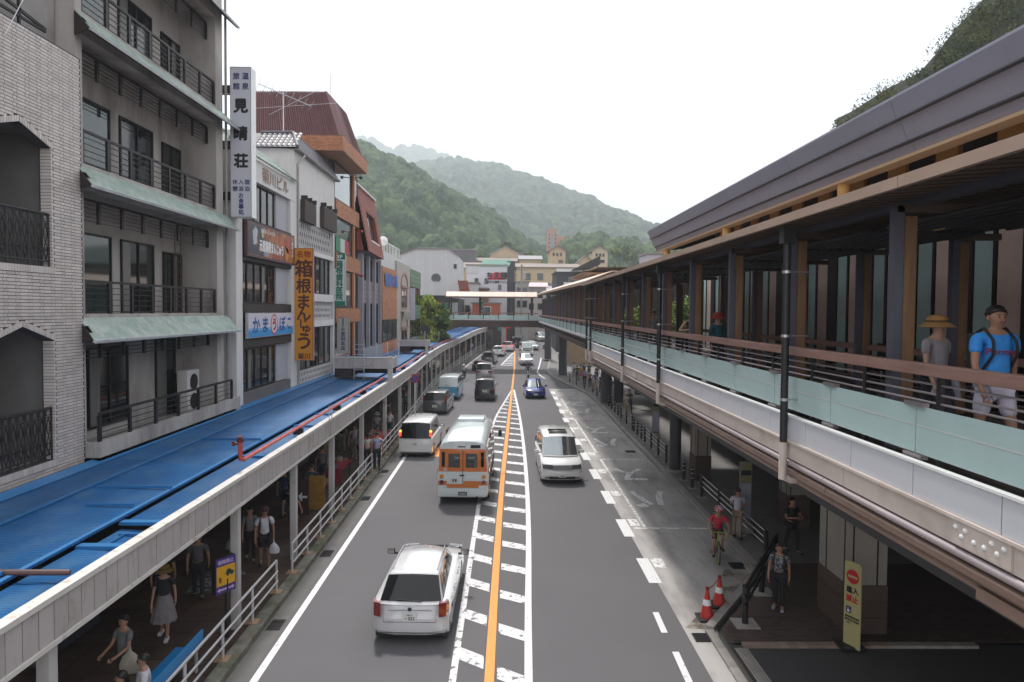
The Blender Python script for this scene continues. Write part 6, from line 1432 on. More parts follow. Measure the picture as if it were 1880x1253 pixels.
# pink tower hotel on the hill
PT = house('pink_tower_hotel', 'pink tower hotel with a lower wing standing on the wooded hill', 25.2, 30.5, 400, 412, 22, 55.2, M['pink_wall'], wins=[(25.9, 26.5, 44+i*2.4, 45.3+i*2.4) for i in range(4)]+[(29.4, 30.0, 44+i*2.4, 45.3+i*2.4) for i in range(4)])
MB().box(27.3, 28.4, 399.8, 399.99, 42, 52).build('stair_glass', mat('blue_stair_glass', (.2, .3, .35), .2), PT)
MB().box(30.51, 39.5, 400, 412, 22, 51).build('wing', M['pink_wall'], PT); MB().box(33, 39.5, 397, 399.99, 22, 48).build('lower_wing', mat('brown_pink_wall', (.28, .14, .13), .8), PT); MB().box(32.6, 39.9, 396.6, 400, 48, 48.5).build('wing_roof', mat('brown_pink_roof', (.2, .1, .1), .8), PT)
# dark building with the sun sign, black slanted roof
D = house('black_building', 'black walled building with an orange sun sign beside the walkway', 8.3, 15, 108, 118, .8, 13.7, mat('charcoal_wall', (.045, .045, .05), .6), wins=[(10.2, 11.6, 12.3, 12.9)], fr=M['conc_d'])
MB().box(8.2, 12.3, 107.7, 107.99, 13.75, 14.2).build('white_fascia', M['white'], D); MB().box(9.4, 11.3, 107.85, 107.97, 10.6, 12.1).build('sign_panel', M['white'], D)
mb = MB(); mb.poly([(10.35+.72*math.cos(math.pi*k/14), 107.83, 11.15+.7*math.sin(math.pi*k/14)) for k in range(15)]+[(9.63, 107.83, 10.65), (11.07, 107.83, 10.65)][::-1]); mb.build('sun_disc', mat('sun_orange', (.75, .3, .01), .5), D)
mb = MB(); mb.poly([(10.1+.12*math.cos(k), 107.81, 11.3+.12*math.sin(k)) for k in range(6)]); mb.poly([(10.75+.1*math.cos(k), 107.81, 11.3+.1*math.sin(k)) for k in range(6)]); mb.build('sun_mark', redink, D)
MB().extr([(10.5, 104, 13.9), (14.6, 104, 16.0), (14.6, 104, 14.7), (13.6, 104, 14.2)], (0, 6, 0)).build('slanted_roof', M['black'], D); MB().box(14.1, 14.25, 104, 104.2, 12, 14.8).build('roof_post', M['black'], D)
E2 = thing('station_canopy', 'brown wooden station canopy above the far walkway', 'canopy', (12, 60, 11))
MB().extr([(6.9, 62, 11.0), (8.3, 60, 11.45), (20, 60, 11.45), (20, 62, 11.0)], (0, 10, 0)).build('roof', M['edge_brown'], E2); MB().box(7.2, 20, 60.2, 72, 10.85, 10.99).build('soffit', mat('canopy_wood', (.25, .15, .08), .6), E2)
for i in range(16): MB().box(7.3+i*.8, 7.5+i*.8, 59.9, 70, 10.7, 10.848).build('rafter', mat('canopy_wood', (.25, .15, .08)), E2)
for x in (11, 17): MB().box(x, x+.4, 64, 64.4, 6, 10.7).build('post', M['dark_wall'], E2)
MB().box(9, 24, 74, 76, 5.2, 10.8).build('rear_wall', M['dark_wall'], E2)
house('white_roof_hut', 'pale lilac rooftop hut above the walkway roof edge', 24.5, 27.5, 118, 124, 5, 17.4, mat('lilac_hut', (.48, .42, .46), .8))
# clutter between town houses: pale houses at street level beyond the bridge
for i, (x0, x1, y0, z1, c, lb) in enumerate(((2.1, 4.6, 128, 12.8, (.42, .4, .38), 'small pale house directly right of the noodle shop'), (4.4, 8.6, 140, 12.4, (.5, .45, .42), 'pale house with lean-to roof right of the noodle shop'), (8.7, 12.5, 150, 12.0, (.34, .3, .28), 'grey house below the long cream wing'),
        (-12, -6.5, 126, 7.5, (.3, .28, .27), 'dark shop house behind the left end of the footbridge'), (-1, 2.5, 152, 9, (.36, .2, .12), 'tan shop beyond the footbridge'), (13, 18, 150, 10.5, (.3, .28, .27), 'grey shop house beyond the walkway posts'))):
    house('town_house', lb, x0, x1, y0, y0+8, .8, z1, mat('town_wall_%d' % i, c, .8), 'gable' if i in (1, 2) else 'flat', .9, 'x', wrow(x0+.3, x1-.3, 2, z1-2.2, z1-1, .9)+wrow(x0+.3, x1-.3, 2, z1-4.6, z1-3.4, .9), roofm=M['grey_roof'] if i != 1 else mat('pale_pink_roof', (.5, .4, .42), .7), group='small houses beyond the footbridge')
for i, (x, y, h) in enumerate(((9.6, 135, 13.5), (3.2, 126, 16), (11.2, 140, 13.8), (26, 120, 15))):
    t = thing('utility_pole', ['utility pole with transformers right of the pale houses', 'utility pole against the dark side of the noodle shop', 'utility pole beyond the sun sign building', 'utility pole right of the right cream tower'][i], 'pole', (x, y, 1), 0, 'utility poles in the town')
    MB().cyl(x, y, .5, h, .16, 8).build('pole', M['conc_d'], t); MB().box(x-1, x+1, y-.06, y+.06, h-1, h-.85).build('cross_arm', M['conc_d'], t)
    MB().cyl(x+.5, y-.2, h-2.6, h-1.5, .3, 10).build('transformer', M['conc'], t)
# street end shops under the bridge, both sides
def shoprow(side, y0, y1, n, lab):
    t = thing('shop_row', lab, 'shops', (side, y0, zg(y0)))
    for i in range(n):
        a = y0+(y1-y0)*i/n; b = a+(y1-y0)/n-.1; z = zg(a); x = (kl(a)-3.2) if side < 0 else kr(a)+3.2
        s = -1 if side < 0 else 1
        MB().box(min(x, x+4*s), max(x, x+4*s), a, b, z, z+rnd.uniform(3.6, 4.6) if i < n else z+4).build('shop_unit', mat('shop_unit_%d' % (i % 5), [(.08, .06, .05), (.2, .05, .04), (.3, .24, .16), (.06, .08, .06), (.14, .12, .12)][i % 5], .8), t)
        MB().box(min(x, x-1.2*s), max(x, x-1.2*s), a+.3, b-.3, z+2.5, z+2.7).build('awning', mat('awning_%d' % (i % 4), [(.4, .06, .05), (.35, .3, .22), (.05, .2, .1), (.3, .3, .3)][i % 4], .7), t)
shoprow(-4, 104, 170, 14, 'row of small shops with awnings along the left kerb below the footbridge'); shoprow(6, 104, 165, 12, 'row of small shops along the right kerb below the footbridge')
E_ = thing('street_end_building', 'dim building closing the far end of the street', 'building', (6, 176, 3)); MB().box(-8, 26, 176, 182, 1, 9.5).build('wall', mat('dim_end_wall', (.12, .09, .08), .8), E_)
for i in range(10): MB().box(-5+i*3, -3.4+i*3, 175.9, 175.99, 3.5, 5.5).build('window', mat('warm_window', (.4, .28, .15), .5), E_)
t = thing('shop_signs', 'pair of red and green hanging shop signs under the far footbridge', 'sign', (-.5, 108, 5)); MB().box(-1.0, -.3, 108, 108.3, 4.4, 5.3).build('green_sign', mat('green_sign_face', (.05, .2, .12), .6), t); MB().box(-.1, 1.1, 109, 109.3, 4.7, 5.2).build('red_sign', mat('red_sign_face', (.5, .04, .04), .6), t); MB().box(.3, .5, 109.1, 109.2, 1, 4.7).build('post', mat('red_sign_face', (.5, .04, .04)), t)
t = thing('banner_post', 'dark vertical banner with pale characters at the end of the left arcade', 'sign', (-1.7, 118, 1)); MB().box(-1.9, -1.5, 118.3, 118.4, 2.2, 5.0).build('banner', mat('dark_teal_banner', (.02, .06, .05), .6), t)
mb = MB(); letters(mb, '箱根湯本', .42, (-1.7, 118.29, 3.6), UX, UZ, vertical=True, bold=.03, step=1.2); mb.build('lettering', wink, t); MB().cyl(-1.3, 118.4, 1.1, 5.2, .04, 6).build('post', M['rail_w'], t)
t = thing('green_banner', 'green and white tall banner hanging below the footbridge roof', 'sign', (-3.4, 91, 6)); MB().box(-3.3, -2.8, 91, 91.05, 6.5, 9.1).build('banner', mat('green_banner', (.03, .25, .12), .6, c2=(.5, .55, .5), c2s=3, c2t=.5, c2w=.03), t); MB().cyl(-3.35, 91.1, 6.3, 9.2, .03, 6).build('pole', M['rail_w'], t)

# ================================================================== trees and shrubs
def leaves(mb, c, r, n, s, rs, flat=.0, droop=0.):
    for i in range(n):
        d = Vector((rs.gauss(0, 1), rs.gauss(0, 1), rs.gauss(0, 1))).normalized(); q = rs.random()**.35
        p = Vector(c)+Vector((d.x*r[0], d.y*r[1], d.z*r[2]))*q
        a = Vector((rs.gauss(0, 1), rs.gauss(0, 1), rs.gauss(0, 1)-droop)).normalized(); b = a.cross(d+Vector((.1, .2, .3))).normalized(); k = s*rs.uniform(.6, 1.4)
        mb.quad(p-a*k, p-b*k*.45, p+a*k, p+b*k*.45)
def tree(name, label, x, y, z, h, w, n=9, per=260, s=.16, m=None, cat='tree', group=None, seed=1, tr=.16, droop=0., clump=.42, th=.35):
    rs = random.Random(seed); t = thing(name, label, cat, (x, y, z), 0, group)
    tk = MB(); tk.tube([(x, y, z-.1), (x+.1, y, z+h*th), (x, y, z+h*.85)], [tr, tr*.75, tr*.2], 8)
    cr = MB(); P = []
    for i in range(n):
        a = rs.uniform(0, 6.28); q = rs.uniform(.2, .95); zz = z+h*rs.uniform(th, .95); f = math.sin(math.pi*min(1, max(.12, (zz-z-h*th*.7)/(h*(1.08-th*.7)))))
        c = (x+math.cos(a)*w*q*f, y+math.sin(a)*w*q*f, zz)
        tk.tube([(x, y, z+h*rs.uniform(th*.8, .6)), c], [tr*.35, tr*.1], 5)
        r = w*clump*rs.uniform(.7, 1.2); leaves(cr, c, (r, r, r*.75), per, s, rs, droop=droop)
    tk.build('trunk', M['trunk'], t); cr.build('crown', m, t)
    return t
LG = leafmat('bamboo_leaves', (.3, .36, .05), .3, (.16, .23, .04)); DG = leafmat('dark_leaves', (.045, .075, .02), .4, (.09, .12, .03)); MG = leafmat('mid_leaves', (.08, .13, .035), .35, (.13, .18, .05)); YG = leafmat('yellow_green_leaves', (.16, .22, .06), .3)
tree('bamboo_tree', 'bright yellow green bamboo tree at the left end of the footbridge', -9.0, 81.5, 0, 9.6, 1.7, 26, 330, .2, LG, seed=3, droop=.8, clump=.5, th=.3, tr=.1)
tree('bamboo_tree', 'darker right hand bamboo clump beside the footbridge rail', -7.7, 82.5, 0, 8.3, 1.5, 18, 300, .2, MG, seed=5, droop=.8, clump=.5, th=.3, tr=.1)
tree('roof_shrub', 'green shrubs behind the satellite dish on the small orange building', -11.2, 63, 12.2, 1.5, 1.5, 8, 160, .13, MG, 'shrub', seed=8, th=.1, tr=.04)
for i, (x, y, w) in enumerate(((11.0, 42, 2.2), (12.5, 47, 2.4), (10.4, 53, 1.9))):
    tree('walkway_shrub', ['bright green shrub seen between the wooden posts, nearest', 'bright green shrub seen between the wooden posts, middle', 'bright green shrub seen between the wooden posts, farthest'][i], x, y, 5.9, 2.2, w, 14, 170, .12, YG, 'shrub', 'shrubs beyond the walkway', 20+i, th=.1, tr=.05)
tree('kerb_shrub', 'small green shrub at the curving kerb behind the far columns', 6.6, 106, 1, 1.6, .6, 6, 120, .1, MG, 'shrub', seed=31, th=.1, tr=.04)
# town trees in front of the hills
sp = [(-62, 226, 17, 9), (-48, 240, 15, 8), (-40, 232, 13, 7), (-30, 240, 13, 7), (-20, 245, 14, 8), (-10, 250, 16, 8), (0, 245, 19, 9), (9, 250, 17, 9), (17, 240, 13, 6), (24, 245, 13, 7), (33, 240, 15, 8), (41, 236, 17, 8), (50, 238, 16, 8), (58, 232, 15, 7), (66, 236, 15, 8), (-34, 225, 9, 4), (14, 225, 9, 3.6), (36, 222, 10, 4.5), (52, 220, 11, 5), (20, 232, 9, 4)]
lbs = ['leftmost broad tree at the foot of the hill', 'second broad tree at the foot of the hill above the white hall', 'tree above the left gable of the white hall', 'tree above the round window of the white hall', 'tree above the dark terrace house', 'tree left of the cream hotel chimney', 'big tree behind the pitched cream hotel roof', 'tree right of the pitched cream hotel roof', 'small tree left of the left cream tower', 'tree just behind the left cream tower', 'tree between the cream towers', 'tree behind the right cream tower', 'tree right of the right cream tower', 'tree above the red edged roof', 'rightmost tree near the grey station roof tip', 'small pale tree above the white hall', 'small pale tree left of the left tower', 'bushy tree below the pink tower hotel', 'pale round tree right of the right tower', 'bushy pale tree beside the left tower roof']
for i, (x, y, h, w) in enumerate(sp): tree('hill_tree', lbs[i], x, y, 10 if y > 230 else 11, h+3, w*.62, 16, 210, .55, [DG, MG, MG, YG][i % 4 if i > 14 else i % 3], group='trees at the foot of the hills', seed=40+i, tr=.35, clump=.5, th=.18)
# steep wooded slope above the station roof
def slope():
    rs = random.Random(99)
    t = thing('wooded_slope', 'steep dark wooded slope rising behind the grey station roof', 'hillside', (50, 60, 5)); t['kind'] = 'structure'; del t['category']; del t['label']
    # crest seen in the photo at distance 70 m
    crest = [(1545, 238), (1580, 220), (1640, 180), (1700, 150), (1735, 110), (1765, 70), (1800, 30), (1850, -20), (1950, -120), (2200, -250)]
    P = []
    for a, b in crest: P.append((px2(a, b, 62)[0]+.2, px2(a, b, 62)[1]+1.7))
    mb = MB(); fl = MB()
    rows = 16
    for j in range(rows+1):
        f = j/rows
        for (x, z) in P: mb.v.append((x+(1-f)*-1.0-(0)+f*0-1.2, 62-(1-f)*22, 4+(z-4-.75)*f))
    n = len(P)
    for j in range(rows):
        for i in range(n-1): mb.f.append([j*n+i, j*n+i+1, (j+1)*n+i+1, (j+1)*n+i]); mb.m.append(0)
    mb.build('slope_ground', mat('slope_soil', (.03, .035, .015), .9), t)
    for k in range(460):
        i = rs.random()*(n-2); a = int(i); u = i-a; f = rs.random()**.45
        x = P[a][0]*(1-u)+P[a+1][0]*u; z = P[a][1]*(1-u)+P[a+1][1]*u
        c = (x-1.1, 62-(1-f)*22, 4+(z-4)*f-rs.uniform(.9, 1.7)); r = rs.uniform(.8, 1.9)
        leaves(fl, c, (r, r, r*.8), 270, .115, rs)
    fl.build('foliage', leafmat('slope_leaves', (.03, .05, .01), .45, (.1, .11, .02)), t, kind='stuff')
slope()
# ================================================================== vehicles
def paint(name, c, metal=0., rough=.25): return mat(name, c, rough, metal, var=.03, vs_=1, coat=1.)
PW = paint('white_car_paint', (.66, .66, .68)); PWW = paint('pearl_white_paint', (.74, .74, .73)); PS_ = paint('silver_car_paint', (.36, .36, .38), .6, .3); PG = paint('grey_car_paint', (.13, .125, .14), .6, .3)
PB = paint('black_car_paint', (.018, .018, .028), .2, .2); PBL = paint('deep_blue_paint', (.012, .03, .24), .3, .2); PR = paint('red_car_paint', (.3, .015, .02), .2, .25); PD = paint('dark_green_paint', (.02, .028, .028), .2, .25); PLB = paint('light_blue_paint', (.06, .33, .55), 0, .3)
def interp(p, q, t): return Vector(p).lerp(Vector(q), t)
def vehicle(name, label, cat, x, y, rz, L, W, H, belt, hood, body, prof=None, cabin=None, tops=None, rear_lamps=None, opts=None, wheel=.32, wb=None, group=None, glass=None, two=None):
    """local frame: +y = forward, rear bumper at y=-L/2, x half width W/2.
       prof: list of (y,z) fractions for the upper edge of the lower body from rear to front
       cabin: y positions (rear base, rear top, front top, front base) as fraction of L from rear; tops: half-width factor at roof"""
    o = dict(opts or {}); gl = glass or M['car_glass']
    if tops == .68: o.setdefault('bwf', .9)
    t = thing(name, label, cat, (0, 0, 0), 0, group); w = W/2; yr, yf = -L/2, L/2; F = lambda f: yr+f*L
    wf, wr = F(.81 if not wb else wb[1]), F(.19 if not wb else wb[0])
    clr = o.get('clr', .2); rw = wheel; ar = rw+.05
    # lower body: side outline with wheel arches lofted across the width
    top = [(F(a), b) for a, b in prof]                       # rear -> front
    bot = []
    for c in (wf, wr):
        bot.append((c+ar, clr)); n = 8
        for k in range(1, n): a = math.pi*k/n; bot.append((c+ar*math.cos(a), max(clr, rw+ar*math.sin(a)*.98)))
        bot.append((c-ar, clr))
    outline = top+[(yf-.02, clr+.12), (yf-.12, clr)]+bot+[(yr+.1, clr), (yr+.01, clr+.12)]
    cr = o.get('round', .16); rings = []
    for u in (-1, -.985, -.93, -.78, -.4, 0, .4, .78, .93, .985, 1):
        a = abs(u); k = cr*(a**4); ring = []
        tumble = .035 if a > .98 else 0
        for (yy, zz) in outline:
            yy2 = yy
            if yy > yf-.9: yy2 = yy-k*(yy-(yf-.9))/.9*1.3
            if yy < yr+.7: yy2 = yy+k*((yr+.7)-yy)/.7*o.get('rround', .8)
            z2 = zz-(tumble*.7 if zz > belt*.7 else 0) - (.03*(a**6) if zz > belt*.6 else 0)
            ring.append((u*w, yy2, z2))
        rings.append(ring)
    mb = MB(); mb.loft(rings); bd = mb.build('body', [body], t, smooth=True)
    for p in bd.data.polygons: pass
    bd.data.set_sharp_from_angle(angle=R(32))
    # arches inside
    MB().box(-w+.05, w-.05, yr+.25, yf-.3, .11, clr+.1).build('underbody', M['plastic'], t)  # underbody box hung low to deepen the shadow beneath the car
    # cabin
    cb = [F(c) for c in cabin]; tw = tops*w; z0 = belt-.03; bw = (w-.035)*o.get('bwf', 1.); zr = H-.035; rcz = o.get('rear_roof_drop', .03); fz = o.get('front_roof_drop', .05)
    B0, B3 = (-bw, cb[0], z0), (-bw+.06, cb[3], z0+o.get('cowl', 0.)); T1, T2 = (-tw, cb[1], zr-rcz), (-tw+.02, cb[2], zr-fz)
    mx = lambda p: (-p[0], p[1], p[2])
    mid = [(-tw-.005, (cb[1]*2+cb[2])/3, zr), (-tw, (cb[1]+cb[2]*2)/3, zr)]
    secs = [(B0, mx(B0)), (T1, mx(T1))]
    rows = []
    def cross(pl, zc):                              # roof cross rows with crown
        return [(pl[0]*u, pl[1]+.0, pl[2]+zc*(1-u*u)) for u in (1, .9, .5, 0, -.5, -.9, -1)]
    bv = MB()
    rowB0 = [(B0[0]*u, B0[1]-.10*(1-u*u)*o.get('rbow', .6), B0[2]) for u in (1, .9, .5, 0, -.5, -.9, -1)]
    rowT1 = [(T1[0]*u, T1[1]-.07*(1-u*u), T1[2]+.05*(1-u*u)) for u in (1, .9, .5, 0, -.5, -.9, -1)]
    rowM1 = cross(mid[0], .06); rowM2 = cross(mid[1], .06)
    rowT2 = [(T2[0]*u, T2[1]+.1*(1-u*u), T2[2]+.05*(1-u*u)) for u in (1, .9, .5, 0, -.5, -.9, -1)]
    rowB3 = [(B3[0]*u, B3[1]+.16*(1-u*u), B3[2]) for u in (1, .9, .5, 0, -.5, -.9, -1)]
    R_ = [rowB0, rowT1, rowM1, rowM2, rowT2, rowB3]; vs = [p for r in R_ for p in r]; fs = []
    for i in range(5):
        for k in range(6): fs.append((i*7+k, i*7+k+1, (i+1)*7+k+1, (i+1)*7+k))
    fs.append((0, 7, 14, 21, 28, 35)); fs.append((41, 34, 27, 20, 13, 6))
    roofm = two or body
    cab = MB().add(vs, fs).build('cabin', [roofm], t, smooth=True, bevel=o.get('bev', .045)); cab.name = 'roof'
    # glazing laid on the cabin faces
    def face(rowa, rowb, a, b, u0, u1, v0, v1, off, nm, m, nu=8, tag_=None):
        mbx = MB(); g = []
        def samp(row, u):
            s = u*6; i = min(5, int(s)); return interp(row[i], row[i+1], s-i)
        for j in range(3):
            v = v0+(v1-v0)*j/2
            for i in range(nu+1):
                u = u0+(u1-u0)*i/nu; p = samp(rowa, u).lerp(samp(rowb, u), v); g.append(p)
        n = (g[1]-g[0]).cross(g[nu+1]-g[0]).normalized()
        c = sum(g, Vector())/len(g)
        if n.dot(Vector((0, (-1 if c.y < (cb[0]+cb[3])/2 else 1), .3))) < 0: n = -n
        mbx.add([p+n*off for p in g]+[p-n*.02 for p in g], [(j*(nu+1)+i, j*(nu+1)+i+1, (j+1)*(nu+1)+i+1, (j+1)*(nu+1)+i) for j in range(2) for i in range(nu)])
        return mbx.build(nm, m, t, smooth=True)
    rm = o.get('rear_margin', (.05, .95, .1, .9))
    if not o.get('no_rear_glass'): face(rowB0, rowT1, 0, 0, rm[0], rm[1], rm[2], rm[3], .012, 'rear_window', gl)
    fm_ = o.get('front_margin', (.05, .95, .06, .93)); face(rowT2, rowB3, 0, 0, fm_[0], fm_[1], 1-fm_[3], 1-fm_[2], .012, 'windscreen', o.get('front_glass', M['car_glass2']))
    for s in (-1, 1):
        P = lambda yy, v: None
        def side(fy, v):                             # fy 0..1 along cabin, v 0..1 height
            base = interp((-bw, cb[0], z0), (-bw+.06, cb[3], z0), fy); topp = interp(T1, T2, fy); p = base.lerp(topp, v)
            return Vector((p.x*-s if s > 0 else p.x, p.y, p.z))
        nwin = o.get('nwin', 3); a0, a1 = .05, .93; sg = MB()
        tp = o.get('side_top', .86); bt = o.get('side_bot', .1)
        for k in range(nwin):
            f0 = a0+(a1-a0)*k/nwin+.008; f1 = a0+(a1-a0)*(k+1)/nwin-.012
            q = [side(f0+(.015 if k == 0 else 0), bt), side(f1, bt), side(f1-(0 if k < nwin-1 else .02), tp), side(f0, tp)]
            off = Vector((s*.014, 0, .004)); ins = Vector((-s*.02, 0, 0))
            if s > 0: MB().add([p+off for p in q]+[p+ins for p in q], [(0, 1, 2, 3), (0, 4, 5, 1), (1, 5, 6, 2), (2, 6, 7, 3), (3, 7, 4, 0)]).build('side_window', gl, t)
            else: MB().add([p+off for p in q]+[p+ins for p in q], [(3, 2, 1, 0), (1, 5, 4, 0), (2, 6, 5, 1), (3, 7, 6, 2), (0, 4, 7, 3)]).build('side_window', gl, t)
        # shut lines
        for fy in o.get('doors', (.3, .52, .74)):
            MB().box(s*(w-.004)-.004, s*(w-.004)+.004, F(fy)-.006, F(fy)+.006, clr+.12, belt-.06).build('door_seam', M['plastic'], t)
        for fy in o.get('handles', (.36, .58)): MB().box(min(s*w, s*(w+.025)), max(s*w, s*(w+.025)), F(fy)-.1, F(fy)+.06, belt-.2, belt-.165).build('door_handle', o.get('handle_m', body), t)
        # mirror
        ym = F(o.get('mirror', .69)); MB().ob((s*(w+.13), ym, belt+.1), (.2, .1, .15), m=0).build('wing_mirror', o.get('mirror_m', body), t, bevel=.03); MB().box(min(s*(w-.05), s*(w+.06)), max(s*(w-.05), s*(w+.06)), ym-.02, ym+.03, belt+.02, belt+.07).build('mirror_arm', M['plastic'], t)
        MB().ob((s*(w+.13), ym-.052, belt+.1), (.16, .006, .11)).build('mirror_glass', M['chrome'], t)
        for c in (wf, wr):
            wh = MB().tube([(s*(w-.21), c, rw), (s*(w-.2), c, rw), (s*(w-.03), c, rw), (s*(w-.005), c, rw)], [rw*.9, rw, rw, rw*.93], 22).build('wheel', M['tyre'], t, smooth=True)
            rmm = MB(); rmm.tube([(s*(w-.012), c, rw), (s*(w+.004), c, rw)], [rw*.62, rw*.6], 20)
            for k in range(5):
                a = 2*math.pi*k/5; rmm.ob((s*(w+.006), c+.3*rw*math.cos(a), rw+.3*rw*math.sin(a)), (.012, rw*.6, rw*.16), Matrix.Rotation(a, 3, 'X'))
            rmm.build('rim', M['rim'], wh)
        # head lamps
        hz0, hz1 = o.get('hl', (belt*.62, belt*.8)); hx = o.get('hlw', .42)
        hl = MB(); 
        hl.loft([[(s*(w-.03), yf-.36, hz0+.04), (s*(w-.03), yf-.36, hz1+.02), (s*(w-.03-.02), yf-.36, hz1+.02), (s*(w-.05), yf-.36, hz0+.04)],
                 [(s*(w-.06), yf-.14, hz0+.02), (s*(w-.06), yf-.16, hz1+.02), (s*(w-.14), yf-.22, hz1+.0), (s*(w-.14), yf-.2, hz0+.02)],
                 [(s*(w-hx), yf-.005, hz0), (s*(w-hx), yf-.03, hz1), (s*(w-hx), yf-.12, hz1), (s*(w-hx), yf-.1, hz0)]]); hl.build('headlight', M['head_lamp'], t)
        # tail lamps
        for (x0, x1, za, zb, m, d) in rear_lamps:
            tl = MB(); tl.loft([[(s*(w*x1+.006), yr+.22*d, za), (s*(w*x1+.006), yr+.22*d, zb), (s*(w*x1-.05), yr+.25*d, zb), (s*(w*x1-.05), yr+.25*d, za)],
                                [(s*w*(x1-.035), yr+.06*d, za), (s*w*(x1-.035), yr+.06*d, zb), (s*w*(x1-.1), yr+.12*d, zb), (s*w*(x1-.1), yr+.12*d, za)],
                                [(s*w*x0, yr-.012+.03*(1-x0)*0, za+.02*(x1-x0 > .3)), (s*w*x0, yr-.012, zb), (s*w*x0, yr+.1, zb), (s*w*x0, yr+.1, za)]])
            ob_ = tl.build('tail_light', m, t)
            ys2 = o.get('lamp_y', 0.)
            if ys2: 
                for v in ob_.data.vertices: v.co.y += ys2*(0 if v.co.z < belt else (v.co.z-belt)/(H-belt))
    # plates, grille, bumper strips
    pz = o.get('plate_z', .78); MB().box(-.165, .165, yr-.03, yr-.0, pz-.085, pz+.085).build('number_plate', M['plate'], t)
    mb = MB(); mb.box(-.1, .1, yr-.033, yr-.031, pz-.05, pz+.0); mb.box(-.06, .06, yr-.033, yr-.031, pz+.03, pz+.055)
    if not o.get('plate_text'): mb.build('plate_marks', mat('faint_green_ink', (.25, .33, .28), .6), t)
    else:
        mb = MB(); letters(mb, '・'+o['plate_text'], .1, (.01, yr-.032, pz-.025), UX, UZ, bold=.03, sx=1.0); letters(mb, '相模 301', .035, (0, yr-.032, pz+.055), UX, UZ, bold=.02); mb.build('plate_marks', mat('dark_green_ink', (.05, .09, .07), .6), t)
    fz_ = o.get('fplate_z', .45); MB().box(-.165, .165, yf+.0, yf+.03, fz_-.08, fz_+.08).build('number_plate', M['plate'], t)
    mb = MB(); mb.box(-.1, .1, yf+.031, yf+.033, fz_-.05, fz_+.0); mb.build('plate_marks', mat('faint_green_ink', (.25, .33, .28)), t)
    g0, g1 = o.get('grille', (belt*.6, belt*.75)); gx = o.get('gx', .38)
    gr = MB().box(-gx, gx, yf-.05, yf+.012, g0, g1).build('grille', M['plastic'], t)
    for i in range(o.get('gbars', 3)): zz = g0+(g1-g0)*(i+.5)/o.get('gbars', 3); MB().box(-gx, gx, yf+.0125, yf+.02, zz-.012, zz+.012).build('grille_bar', M['chrome'], gr)
    MB().box(-w*.62, w*.62, yf-.08, yf+.006, clr+.06, clr+.16).build('lower_grille', M['plastic'], t)
    if o.get('strip', 1): MB().box(-w*.86, w*.86, yr-.015, yr+.05, clr+.0, clr+.05).build('bumper_strip', M['plastic'], t)
    if o.get('wiper', 1): MB().beam((.25, yr-.04+o.get('wip_y', .14), belt+.03), (-.3, yr-.04+o.get('wip_y', .14), belt+.07), .015, .02).build('rear_wiper', M['plastic'], t)
    if o.get('high_lamp'): MB().box(-.2, .2, cb[1]-.11, cb[1]-.06, zr-.05, zr-.02).build('high_brake_lamp', o['high_lamp'], t)
    t.location = (x, y, zg(y)); t.rotation_euler = (0, 0, rz)
    return t
def sedan_prof(belt, hood, rear=.98): return [(.0, .32), (.0, .6), (.01, belt*.86), (.03, belt*.97), (.1, belt+.0), (.6, belt-.0), (.72, hood+.05), (.86, hood-.02), (.95, hood-.12), (.99, hood-.24), (1., .45)]
def van_prof(belt, hood): return [(.0, .3), (.0, .6), (.004, belt*.9), (.012, belt), (.3, belt), (.8, belt-.02), (.88, hood), (.95, hood-.1), (.99, hood-.25), (1., .5), (1., .4)]
PI = math.pi
# 1 the near estate car
near = vehicle('estate_car', 'white estate car nearest the camera with a dark rear window', 'car', -2.03, 17.55, R(-1.2), 4.68, 1.74, 1.47, .93, .86, PW,
    prof=[(.0, .3), (-.004, .45), (-.004, .62), (.008, .7), (.014, .84), (.028, .93), (.1, .94), (.62, .93), (.72, .9), (.86, .84), (.95, .72), (.99, .58), (1., .42)],
    cabin=(.03, .15, .52, .70), tops=.665, rear_lamps=[(.76, .985, .66, .98, M['red_lamp'], 1)], wheel=.32, wb=(.19, .78),
    opts=dict(bwf=.87, strip=0, plate_text='553', plate_z=.66, wip_y=.16, lamp_y=0, nwin=4, doors=(.27, .47, .68), handles=(.33, .53), mirror=.68, mirror_m=M['plastic'], rear_margin=(.03, .97, .1, .92), rbow=.8, round=.2, rround=1.3, side_bot=.08, side_top=.84))
for s in (-1, 1): MB().tube([(s*.53, -1.5, 1.455), (s*.54, -.6, 1.49), (s*.53, .1, 1.455)], .014, 6).build('roof_rail', M['silver'], near).location = (0, 0, 0)
mb = MB(); mb.box(-.5, .5, -2.345, -2.33, .80, .825); mb.build('tailgate_trim', M['silver'], near); mb = MB(); mb.tube([(0, -2.35, .835), (0, -2.34, .835)], .045, 14); mb.build('badge', mat('dark_badge', (.02, .02, .06), .3), near)
mb = MB(); mb.box(-.74, .74, -2.362, -2.352, .3, .31); mb.box(-.6, -.595, -2.36, -2.34, .55, .84); mb.box(.595, .6, -2.36, -2.34, .55, .84); mb.box(-.6, .6, -2.36, -2.345, .545, .55); mb.build('panel_gap', M['plastic'], near)
for o_ in near.children:
    if o_.name.startswith(('roof_rail', 'tailgate_trim', 'badge', 'panel_gap')): pass
def addp(t, mb, name, m, **k):
    """add a part given in the vehicle's own frame"""
    loc, rot = t.location.copy(), t.rotation_euler.copy(); t.location = (0, 0, 0); t.rotation_euler = (0, 0, 0)
    o = mb.build(name, m, t, **k); t.location = loc; t.rotation_euler = rot; return o
# parts above were built after the car was moved: shift their meshes back
for o_ in near.children:
    if o_.name.split('.')[0] in ('roof_rail', 'tailgate_trim', 'badge', 'panel_gap'):
        for v in o_.data.vertices: v.co += near.location
        o_.data.update()
